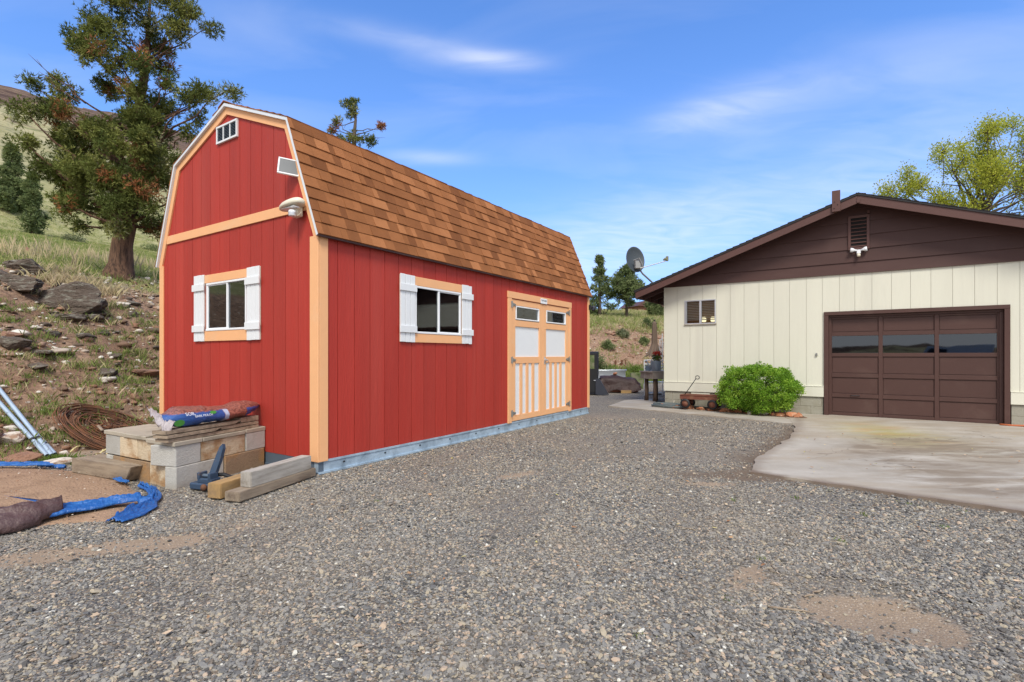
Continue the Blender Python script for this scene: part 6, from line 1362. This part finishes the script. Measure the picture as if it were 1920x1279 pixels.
def ribbon(name, path, widths, mat, label, cat, hump=.03, folds=3, z=0.01, seed=0, thick=.004, tube=0):
    """crumpled strip of tarpaulin along a ground path"""
    P = [Vector((a, b_)) for a, b_ in path]; S = [0]
    for a, b_ in zip(P[:-1], P[1:]): S.append(S[-1]+(b_-a).length)
    NN = int(S[-1]/.014); K = 25; bm_ = bmesh.new(); rows_ = []
    def samp(s, arr):
        for i in range(len(S)-1):
            if s <= S[i+1]: t = (s-S[i])/(S[i+1]-S[i]); t = t*t*(3-2*t)*.3+t*.7; return arr[i]*(1-t)+arr[i+1]*t
        return arr[-1]
    for i in range(NN+1):
        s = S[-1]*i/NN; c = samp(s, P); c2 = samp(min(s+.05, S[-1]), P); c1 = samp(max(s-.05, 0), P); d_ = (c2-c1).normalized(); n_ = Vector((-d_.y, d_.x)); wd_ = samp(s, widths)*(1+.12*math.sin(s*17+seed)+.15*mnoise.noise(Vector((s*6, seed, 0)))); r_ = []
        for k in range(K):
            u = k/(K-1)*2-1; edge = .05*mnoise.noise(Vector((s*11, u*2, seed+3)))
            x_ = c.x+n_.x*(u*wd_/2*(1+edge)); y_ = c.y+n_.y*(u*wd_/2*(1+edge)); zz2 = z+hump*math.sqrt(max(0, 1-u*u))+.020*mnoise.fractal(Vector((s*11, u*folds, seed)), 1, 2, 4)*(1.2-abs(u))+.007*abs(math.sin(u*folds*4+s*9+3*mnoise.noise(Vector((s*5, u, seed)))))+.010*math.sin(u*folds*2.6+s*5)*(1-abs(u))
            r_.append(bm_.verts.new((x_, y_, max(.012, zz2)+float(yard_h(np.array([x_]), np.array([y_]))[0])+(.035 if inpoly(np.array([x_]), np.array([y_]), SAND)[0] else .006))))
        rows_.append(r_)
    for a, b_ in zip(rows_[:-1], rows_[1:]):
        for k in range(K-1): bm_.faces.new([a[k], a[k+1], b_[k+1], b_[k]])
    bmesh.ops.recalc_face_normals(bm_, faces=bm_.faces); bmesh.ops.solidify(bm_, geom=bm_.faces[:], thickness=thick); m_ = MB(); m_.bm(bm_); return m_.build(name, mat, None, smooth=True, fix=False, label=label, cat=cat)
ribbon('blue_tarp', [(-3.80, 4.10), (-3.66, 4.10), (-3.53, 4.22), (-3.38, 4.36), (-3.26, 4.46), (-3.16, 4.52)], [.08, .30, .22, .13, .10, .04], M['tarp_blue'], 'crumpled blue tarp roll coming out of the brown sheet beside the dirt patch', 'tarp', .042, 5, seed=1)
ribbon('blue_tarp', [(-3.66, 5.05), (-3.46, 4.92), (-3.30, 4.74), (-3.17, 4.52), (-3.10, 4.30), (-3.05, 4.12), (-3.06, 3.94)], [.05, .08, .10, .11, .18, .20, .12], M['tarp_blue'], 'torn blue tarp strip curling round the right end of the dirt patch', 'tarp', .018, 6, seed=4)
ribbon('blue_tarp', [(-6.6, 5.80), (-6.0, 5.83), (-5.5, 5.86), (-5.1, 5.86)], [.10, .13, .10, .03], M['tarp_blue'], 'thin blue tarp strip along the far left edge of the dirt patch', 'tarp', .03, 3, seed=8)
ribbon('blue_tarp', [(-4.05, 5.24), (-3.92, 5.15), (-3.82, 5.10)], [.05, .08, .03], M['tarp_blue'], 'scrap of blue tarp on the gravel below the slanted timber end', 'tarp', .006, 4, seed=9)
ribbon('brown_tarp', [(-4.25, 2.9), (-3.98, 3.40), (-3.80, 3.74), (-3.68, 3.98), (-3.60, 4.10)], [.34, .32, .28, .22, .10], M['tarp_brown'], 'rolled dark brown tarp on the ground at the left edge', 'tarp', .12, 5, seed=2, thick=.006)

# ------------------------------------------------------------------ things between shed and house
cb = Vector((2.52, 17.0)); cab = empty('black_cabinet', (cb.x, cb.y, 0), R(-8), 'tall narrow black cabinet standing just beyond the far corner of the red shed', 'cabinet')
m = MB(); m.cbox(-.30, .34, -.25, .30, .02, 1.42, .02); m.build('body', M['blackblue'], cab)
m = MB(); m.cbox(-.26, .30, -.268, -.251, .08, 1.36, .006); m.build('door', M['black'], cab); m = MB(); m.cbox(.18, .26, -.29, -.27, .46, .49, .004); m.build('handle', M['alu'], cab)
m = MB(); m.cbox(.06, .2, -.275, -.269, .85, 1.3, .002); m.build('label_strip', M['pot'], cab)
m = MB(); m.add([(.20, -.35, 0), (.62, -.42, 0), (.34, -.30, .50), (.22, -.28, .52), (.22, -.25, 0), (.64, -.32, 0), (.36, -.24, .50), (.24, -.22, .52)], [(0, 1, 2, 3), (7, 6, 5, 4), (0, 4, 5, 1), (1, 5, 6, 2), (2, 6, 7, 3), (3, 7, 4, 0)])
tag(m.build('shovel_blade', M['blackblue'], None, loc=(cb.x-.02, cb.y-.05, .02)), 'dark folded metal sheet leaning at the foot of the black cabinet', 'metal sheet')
tk = empty('stock_tank', (3.75, 20.6, 0), R(0), 'galvanised metal stock tank planter behind the tarp covered wood pile', 'planter')
pts_ = []
m = MB(); sx = 1.35
prof = [(.50, 0), (.52, .04), (.52, .30), (.535, .32), (.52, .34), (.52, .60), (.55, .64), (.55, .67), (.53, .67), (.52, .62), (.50, .55)]
m.lathe(prof, 36, M=Matrix.Diagonal((1.55, .75, 1.08, 1)), cap=False); m.build('tank_wall', M['tank'], tk, smooth=True)
m = MB(); m.lathe([(.001, .58), (.49, .58)], 24, M=Matrix.Diagonal((1.55, .75, 1.0, 1)), cap=False); m.build('soil', M['bed'], tk, fix=False)
bushy('planted_shrub', (3.45, 20.7, .58), .55, .72, 26, 80, .09, M['pine'], 'leafy green plants growing in the galvanised tank', 'plant')
lp = empty('wood_pile', (3.75, 17.9, 0), R(-4), 'low pile of firewood under a dark brown plastic cover beside the cabinet', 'wood pile')
bm_ = bmesh.new(); rows_ = []
for i in range(41):
    t = i/40; r_ = []
    for k in range(15):
        u = k/14; a = math.pi*u; x_ = -.68+1.36*t+.03*math.sin(k*2); hgt = (.43+.05*math.sin(t*6))*(1-.55*max(0, (t-.86)/.14)); y_ = -math.cos(a)*.34; z_ = .13+max(0, math.sin(a))**.45*hgt-.13*(k in (0, 14))*(.5+.5*math.sin(t*11))
        n_ = .05*mnoise.fractal(Vector((x_*3, y_*4, z_*3)), 1, 2, 4); r_.append(bm_.verts.new((x_+n_*.3, y_+n_, z_+n_*.8)))
    rows_.append(r_)
for a, b_ in zip(rows_[:-1], rows_[1:]):
    for k in range(14): bm_.faces.new([a[k], a[k+1], b_[k+1], b_[k]])
bmesh.ops.solidify(bm_, geom=bm_.faces[:], thickness=.01); MB().bm(bm_).build('cover', M['tarp_brown'], lp, smooth=True)
for k, (y_, z_, x_) in enumerate(((-.2, .09, 0), (.02, .09, .02), (.22, .09, -.03), (-.1, .25, .02), (.12, .25, 0))): m = MB(); m.tube([(-.64+x_, y_, z_), (.60+x_, y_, z_)], .075, 10); m.build('log', M['rust_red'] if k == 0 else M['leg_wood'], lp, smooth=False)
part('bearer', M['timber_brown'], lp, (.0, .35, -.38, -.30, .0, .10))
rock('rock', (3.60, 17.95, .60), .12, 61, M['rock_orange'], 'rough brown rock weighing down the plastic cover of the wood pile', .7, sink=.0, sub=3)
pt = empty('planter', (4.85, 20.0, 0), R(-10), 'mossy green square planter with herbs at the end of the stock tank', 'planter')
part('pot', M['pot'], pt, (-.22, .24, -.2, .2, .0, .62), c=.02)
V, F, n = leaf_cloud(RNG.normal(0, .1, (18, 3))+np.array([0, 0, .70]), np.full(18, .13), 40, .07); npmesh('foliage', V, F, M['weed'], rnd=np.repeat(RNG.random(n), 4), parent=pt)
GY = 'rusty cut-out figures on stakes in the tank planter'
for k, (px, lb, shp) in enumerate(((1154, 'left rusty oval cut-out figure on a stake above the tank plants', 'oval'), (1166, 'middle rusty cut-out figure with two light holes above the tank plants', 'head'), (1172, 'right rusty T shaped cut-out on a stake above the tank plants', 'tee'))):
    Y = 20.75; X = (px-PCX)/FPX*Y; t_ = empty('yard_ornament', (X, Y, .6), 0, lb, 'yard ornament', GY); m = MB()
    if shp == 'oval': m.prism([(.048*math.cos(a)*1.0, .40+.10*math.sin(a)) for a in np.linspace(0, 6.28, 15)[:-1]], -.008, .008, plane='xz')
    if shp == 'head':
        for z_ in (.36, .46): m.prism([(.055*math.cos(a), z_+.055*math.sin(a)) for a in np.linspace(0, 6.28, 13)[:-1]], -.008, .008, plane='xz')
        m.prism([(-.12, .28), (-.02, .30), (-.04, .42)], -.008, .008, plane='xz')
    if shp == 'tee': m.box(-.075, .08, -.008, .008, .485, .52); m.box(-.01, .03, -.008, .008, .33, .485)
    m.build('cut_out', M['rust'], t_); m = MB(); m.tube([(0, 0, -.03), (0, 0, .33)], .008, 5); m.build('stake', M['rust'], t_)
# table with watering can
tw = empty('wooden_table', (4.22, 14.55, .018), R(20), 'rough grey wooden table on log legs by the house corner', 'table')
for k in range(4): part('top_plank', M['table_wood'], tw, (-.52, .50, -.30+k*.152, -.155+k*.152, .80, .835), c=.004)
part('apron', M['table_wood'], tw, (-.48, .46, -.29, -.25, .62, .798)); part('apron', M['table_wood'], tw, (-.48, .46, .25, .29, .62, .798)); part('apron', M['table_wood'], tw, (-.48, -.44, -.249, .249, .62, .798)); part('apron', M['table_wood'], tw, (.42, .46, -.249, .249, .62, .798))
for a, b_ in ((-.34, -.2), (-.08, .12), (.18, -.2), (.34, .15), (-.34, .2)): m = MB(); m.tube([(a, b_, .0), (a+.01, b_, .3), (a, b_, .66)], [.065, .058, .062], 10); m.build('leg', M['leg_wood'], tw, smooth=True)
wc = empty('watering_can', (4.05, 14.45, .853), R(8), 'grey blue metal watering can holding flowers on the wooden table', 'watering can')
m = MB(); m.lathe([(.13, 0), (.135, .01), (.145, .16), (.15, .27), (.155, .285), (.148, .285), (.14, .2), (.125, .02), (.001, .02)], 24, cap=False); m.build('body', M['can'], wc, smooth=True)
m = MB(); m.tube([(-.11, 0, .05), (-.19, 0, .14), (-.27, 0, .27)], [.03, .022, .015], 10); m.lathe([(.012, 0), (.032, .03), (.03, .034)], 12, M=Matrix.Translation((-.265, 0, .262)) @ Matrix.Rotation(R(-35), 4, 'Y')); m.build('spout', M['can'], wc, smooth=True)
m = MB(); m.tube([(.13, 0, .05), (.21, 0, .10), (.225, 0, .2), (.17, 0, .27), (.14, 0, .27)], .011, 8); m.build('handle', M['can'], wc, smooth=True)
m = MB(); m.tube([(-.13, 0, .28), (-.10, 0, .38), (0, 0, .43), (.09, 0, .38), (.13, 0, .28)], .010, 8); m.build('top_handle', M['hinge'], wc, smooth=True)
fw = empty('flowers', (4.08, 14.47, 1.10), 0, 'red flowers with green leaves in the watering can', 'flowers')
m = MB()
for k in range(9): a = k*.7; m.tube([(0, 0, -.05), (math.cos(a)*.04, math.sin(a)*.04, .1), (math.cos(a)*.08, math.sin(a)*.08, .22+.02*(k % 3))], .004, 4)
m.build('stem', M['bark_grey'], fw)
V, F, n = leaf_cloud(np.array([[math.cos(a)*.08, math.sin(a)*.06, .11+.03*math.sin(a*3)] for a in np.linspace(0, 6, 9)]), np.full(9, .05), 16, .06, .6); npmesh('foliage', V, F, M['weed'], rnd=np.repeat(RNG.random(n), 4), parent=fw)
V, F, n = leaf_cloud(np.array([[math.cos(a)*.07, math.sin(a)*.06, .25+.02*math.sin(a*3)] for a in np.linspace(0, 6, 8)]), np.full(8, .035), 22, .04, .9); npmesh('petals', V, F, M['flower'], rnd=np.repeat(RNG.random(n), 4), parent=fw)
# closed umbrella
um = empty('closed_umbrella', (4.72, 17.0, 0), 0, 'closed brown patio umbrella standing behind the wooden table', 'umbrella')
m = MB(); m.tube([(0, 0, .02), (0, 0, 2.50)], .022, 10); m.build('pole', M['leg_wood'], um, smooth=True)
bm_ = bmesh.new(); rows_ = []
for i in range(31):
    t = i/30; z_ = 1.28+1.14*t; rr = (.16*(1-min(1, t/.35))**1.3+.105*(1-t*.45)) if t < .97 else .02; r_ = []
    for k in range(32):
        a = 2*math.pi*k/32; f_ = 1+.28*math.cos(a*8+2*t)*(.4+.6*(1-t)); r_.append(bm_.verts.new((rr*f_*math.cos(a), rr*f_*math.sin(a), z_-.05*math.cos(a*8)*(1-t)**3)))
    rows_.append(r_)
for a, b_ in zip(rows_[:-1], rows_[1:]):
    for k in range(32): bm_.faces.new([a[k], a[(k+1) % 32], b_[(k+1) % 32], b_[k]])
MB().bm(bm_).build('canopy', M['umbr'], um, smooth=True)
m = MB(); m.lathe([(.02, 0), (.03, .03), (.012, .07)], 10, M=Matrix.Translation((0, 0, 2.42))); m.build('finial', M['black'], um, smooth=True)
m = MB(); m.lathe([(.24, 0), (.24, .05), (.05, .09), (.04, .25)], 20); m.build('base', M['hinge'], um, smooth=True)
# white patio set behind
pc = empty('patio_bench', (4.75, 16.3, 0), R(-4), 'white painted metal garden bench with slatted back behind the table', 'bench')
m = MB()
for a in (-.50, .55): m.tube([(a, .16, 0), (a, .16, .45), (a, .22, 1.14)], .016, 6)
m.tube([(-.50, .22, 1.14), (.55, .22, 1.14)], .018, 6); m.tube([(-.50, .16, .45), (.55, .16, .45)], .016, 6); m.build('back_frame', M['white'], pc)
for k in range(5): m = MB(); m.box(-.485, .535, .196-.0+k*.004, .206+k*.004, .60+k*.10, .635+k*.10); m.build('back_slat', M['vinyl'], pc)
m = MB(); m.box(-.47, -.1, .19, .195, .62, .98); m.build('cushion', M['steel_dark'], pc)
for k in range(5): part('seat_slat', M['white'], pc, (-.48, .53, -.26+k*.085, -.19+k*.085, .44, .455), c=.003)
for a in (-.50, .55): m = MB(); m.tube([(a-.03, -.30, 0), (a, -.27, .44), (a, -.27, .64), (a, .19, .66)], .015, 6); m.build('leg', M['white'], pc)
ph = empty('plant_hanger', (4.92, 16.6, 0), 0, 'white metal trellis pole with a scroll beside the closed umbrella', 'trellis')
m = MB()
m.tube([(-.05, 0, 0), (-.05, 0, 1.55), (-.06, 0, 2.0)], .012, 6); m.tube([(.02, 0, 0), (.02, 0, 1.95)], .012, 6); m.build('pole', M['white'], ph)
m = MB(); m.tube([(-.10+.06*math.cos(a), 0, 1.62+.2*math.sin(a)) for a in np.linspace(0, 6.28, 24)], .009, 5); m.tube([(-.06, 0, 1.9), (-.12, 0, 1.7), (-.05, 0, 1.5), (-.12, 0, 1.35), (-.05, 0, 1.2)], .010, 5)
for k in range(7): m.tube([(-.14+.01*(k % 2), 0, 1.45+k*.04), (.02, 0, 1.44+k*.045)], .006, 4)
m.build('scroll', M['white'], ph)
# hose, wagon, edging stones
hz0 = Vector((4.28, 12.62)); hp = []
for k in range(230):
    a = k*.16; r_ = .33+.05*math.sin(k*.11)+.02*math.sin(k*.43); hp.append((r_*math.cos(a)*1.25+.04*math.sin(k*.07), r_*math.sin(a)*.62+.03*math.cos(k*.05), .022+.012*((k//39) % 4)+.006*math.sin(k*.3)))
hs = empty('garden_hose', (hz0.x-.35, hz0.y-.02, .03), HRZ, 'grey garden hose coiled on the walk at the house corner', 'hose')
MB().tube(hp, .020, 7).build('coil', M['rubber'], hs, smooth=True)
MB().tube([(.30, .1, .05), (.5, .02, .04), (.75, -.02, .03), (1.0, .05, .03)], .014, 7).build('trailing_end', M['rubber'], hs, smooth=True)
MB().tube([(-.05, .25, .05), (-.02, .36, .25), (-.10, .42, .42), (-.02, .48, .6), (.12, .46, .78)], .013, 7).build('riser', M['beige'], hs, smooth=True)
wg = empty('wagon', H(.98, .42, .05), HRZ, 'small rusty red toy wagon with black wheels beside the shrub', 'wagon')
m = MB(); m.cbox(-.40, .46, -.19, .19, .215, .228, .004)
for b_ in ((-.40, .46, -.20, -.188, .215, .31), (-.40, .46, .188, .20, .215, .31), (-.41, -.398, -.2, .2, .215, .31), (.458, .47, -.2, .2, .215, .31)): m.box(*b_)
m.tube([(-.41, -.205, .31), (.47, -.205, .31), (.47, .205, .31), (-.41, .205, .31), (-.41, -.205, .31)], .009, 6); m.build('tray', M['rust_red'], wg)
for x_ in (-.28, .33):
    m = MB(); m.tube([(x_, -.20, .115), (x_, .20, .115)], .010, 6); m.tube([(x_, -.12, .215), (x_-.03, -.12, .115)], .010, 5); m.tube([(x_, .12, .215), (x_-.03, .12, .115)], .010, 5); m.build('axle', M['black'], wg)
    for y_ in (-.22, .22):
        m = MB(); m.lathe([(.075, -.025), (.105, -.022), (.115, 0), (.105, .022), (.075, .025)], 20, M=Matrix.Translation((x_, y_, .115)) @ Matrix.Rotation(R(90), 4, 'X'), cap=False); wh = m.build('wheel', M['black'], wg, smooth=True)
        m = MB(); m.lathe([(.001, -.020), (.03, -.024), (.045, -.008), (.078, -.014), (.078, .014), (.045, .008), (.03, .024), (.001, .02)], 20, M=Matrix.Translation((x_, y_, .115)) @ Matrix.Rotation(R(90), 4, 'X'), cap=False); m.build('rim', M['rust_red'], wh, smooth=True)
m = MB(); m.tube([(-.36, 0, .13), (-.44, -.02, .17), (-.05, -.16, .70)], .010, 8); m.build('handle', M['black'], wg, smooth=True)
m = MB(); g0 = Vector((-.05, -.16, .70)); m.tube([g0+Vector((.045*math.cos(a)+.035, 0, .04*math.sin(a)+.03)) for a in np.linspace(0, 6.28, 14)], .009, 6); m.build('grip', M['black'], wg, smooth=True)
GE = 'orange stones edging the planting bed'
edge_path = [(3.68, 12.74), (4.1, 12.25), (4.6, 11.68), (5.1, 11.1), (5.5, 10.72), (5.85, 10.5)]
lbs = ['rounded orange stone at the far end of the bed beside the hose', 'orange stone left of the wagon handle', 'flat orange stone in front of the front wagon wheel', 'largest reddish stone under the wagon tray', 'long flat tan stone before the middle of the wagon', 'orange stone in front of the rear wagon wheel', 'flat stone between wagon and shrub', 'reddish stone at the left foot of the shrub', 'pale stone before the shrub, left part', 'white pebble sized stone before the middle of the shrub', 'orange stone before the right part of the shrub', 'brown stone right of the shrub', 'flat rust stone near the corner of walk and drive', 'last reddish stone at the driveway end of the bed']
S_ = [(0, 0)]
for k, lb in enumerate(lbs):
    t = k/(len(lbs)-1)*(len(edge_path)-1); i = min(int(t), len(edge_path)-2); q = Vector(edge_path[i]).lerp(Vector(edge_path[i+1]), t-i); q += hv*random.uniform(.08, .22)*(.6+.4*(k % 2))
    rock('edging_stone', (q.x, q.y, .035), random.uniform(.10, .17), 70+k, M['rock_white'] if 'white' in lb or 'pale' in lb else M['rock_orange'], lb, random.uniform(.4, .7), (random.uniform(1, 1.7), 1, 1), rz=random.uniform(0, 3), cat='stone', group=GE, sink=.2, sub=3)
ptsb = []
for _ in range(260): t = random.random()*4.98; i = int(t); q = Vector(edge_path[i]).lerp(Vector(edge_path[i+1]), t-i)+hv*random.uniform(.02, .55); ptsb.append((q.x, q.y, .03))
it = iter(ptsb); stone_field('bed_pebbles', len(ptsb), lambda: next(it), (.015, .075), M['rock_orange'], 500)
m = MB(); m.tube([H(6.2, .10, .04), H(6.35, .14, .035), H(6.5, .13, .04), H(6.75, .16, .04), H(7.1, .14, .04), H(7.6, .2, .04)], .017, 8); tag(m.build('orange_hose', M['hose_orange'], None, smooth=True), 'orange hose lying on the concrete at the right foot of the garage door', 'hose')
rb = empty('distant_building', ((1215-PCX)/FPX*62, 62, ground_z((1215-PCX)/FPX*62, 62)-.2), R(20), 'distant low red building with a dark roof beyond the plateau', 'building')
zt = CAM_H-(568-PHY)/FPX*62-rb.location.z
m = MB(); m.box(-2.4, 3.4, -1.5, 2, 0, zt*.75); m.build('wall', M['rust_red'], rb); m = MB(); m.prism([(-2.7, zt*.75), (3.7, zt*.75), (2.8, zt), (-1.8, zt)], -1.8, 2.3, plane='xz'); m.build('roof', M['brown_red'], rb)

# ------------------------------------------------------------------ vehicles behind the camera, seen mirrored in the garage panes
def vehicle(loc, rz, label, prof, glass_, wheels, width=1.9):
    t = empty('parked_car', loc, rz, label, 'car', 'vehicles parked behind the camera')
    bm_ = bmesh.new(); n_ = len(prof); a = [bm_.verts.new((x_, -width/2, z_)) for x_, z_ in prof]; b_ = [bm_.verts.new((x_, width/2, z_)) for x_, z_ in prof]
    bm_.faces.new(a); bm_.faces.new(b_[::-1])
    for i in range(n_): bm_.faces.new([a[i], b_[i], b_[(i+1) % n_], a[(i+1) % n_]])
    for v in bm_.verts:
        if v.co.z > 1.1: v.co.y *= .86
    bmesh.ops.bevel(bm_, geom=bm_.edges[:], offset=.04, segments=2, affect='EDGES'); MB().bm(bm_).build('body', M['vinyl'], t)
    for poly in glass_:
        m_ = MB(); m_.prism(poly, -width/2*.945, width/2*.945); m_.build('window', M['blackblue'], t)
    for x_ in wheels:
        for y_ in (-width/2+.02, width/2-.02):
            m_ = MB(); m_.lathe([(.05, -.1), (.33, -.11), (.37, -.06), (.37, .06), (.33, .11), (.05, .1)], 20, M=Matrix.Translation((x_, y_, .37)) @ Matrix.Rotation(R(90), 4, 'X')); wq = m_.build('wheel', M['black'], t)
            m_ = MB(); m_.lathe([(.04, -.125), (.20, -.12), (.20, .12), (.04, .125)], 14, M=Matrix.Translation((x_, y_, .37)) @ Matrix.Rotation(R(90), 4, 'X')); m_.build('rim', M['alu'], wq)
    return t
vehicle((-18.0, -24.5, 0), R(160), 'white car parked far behind the camera, mirrored in the left garage pane', [(-2.3, .35), (2.3, .35), (2.35, .8), (1.25, 1.02), (.6, 1.5), (-1.5, 1.55), (-2.2, 1.05), (-2.35, .8)], [[(-1.95, 1.06), (1.0, 1.06), (.55, 1.42), (-1.4, 1.46)]], (-1.45, 1.45))
vehicle((-11.0, -25.0, 0), R(150), 'white van with boxy body parked far behind the camera, mirrored in the middle garage pane', [(-2.4, .4), (2.3, .4), (2.4, 1.0), (1.8, 1.2), (1.4, 2.05), (-2.4, 2.1)], [[(.3, 1.25), (1.6, 1.25), (1.3, 1.85), (.3, 1.85)]], (-1.5, 1.5))

# ------------------------------------------------------------------ sticks and litter on the gravel
def stick(px0, py0, px1, py1, r_, label):
    a, b_ = at(px0, py0, 1.6), at(px1, py1, 1.6); a.z += r_*1.6; b_.z += r_*1.6; pth = wiggle(a, b_, 6, .03)
    for q in pth: q.z = ground_z(q.x, q.y)+r_*1.9
    MB().tube(pth, [r_*.7, r_, r_, r_*.9, r_*1.1, r_*.8, r_*.5], 7).build('stick', M['timber'], None, smooth=True, label=label, cat='stick', group='dry sticks on the gravel')
stick(1440, 1142, 1520, 1152, .006, 'long pale dry stick left of the worn hollow in the gravel'); stick(1508, 1123, 1546, 1106, .006, 'short reddish stick behind the left edge of the hollow')
stick(1444, 1056, 1455, 1072, .004, 'thin pale twig upright to the view left of the hollow'); stick(826, 876, 856, 868, .005, 'small tan stick on the gravel beside the shed skid'); stick(1265, 988, 1305, 996, .004, 'thin dark twig on the gravel right of centre')
n = 430; y = np.sqrt(RNG.uniform(2.0**2, 8.5**2, n)); x = RNG.uniform(-.9, 1.05, n)*y; kp = RNG.random(n) < np.where(x > .2*y, 1, .45); lx = (x-OX)*UX+(y-OY)*UY; ly = -(x-OX)*UY+(y-OY)*UX
kp &= ~((lx > 0) & (ly > 0)) & (toe_dist(x, y) < -.3); x, y = x[kp], y[kp]; n = len(x); z = yard_h(x, y)+.018+.03*inpoly(x, y, [p[:2] for p in drive_poly])
a = RNG.uniform(0, 6.28, n); s = RNG.uniform(.008, .026, n); asp = RNG.uniform(.25, .6, n)
V = np.empty((n, 6, 3)); prof6 = [(-1, 0), (-.35, .9), (.4, .8), (1, 0), (.4, -.8), (-.35, -.9)]
for k, (u, v) in enumerate(prof6): V[:, k, 0] = x+s*(u*np.cos(a)-v*asp*np.sin(a)); V[:, k, 1] = y+s*(u*np.sin(a)+v*asp*np.cos(a)); V[:, k, 2] = z+s*RNG.uniform(-.1, .5, n)
npmesh('dead_leaves', V.reshape(-1, 3), np.arange(n*6).reshape(n, 6), M['litter'], rnd=np.repeat(RNG.random(n), 6), kind='stuff')
print('objects', len(bpy.data.objects))
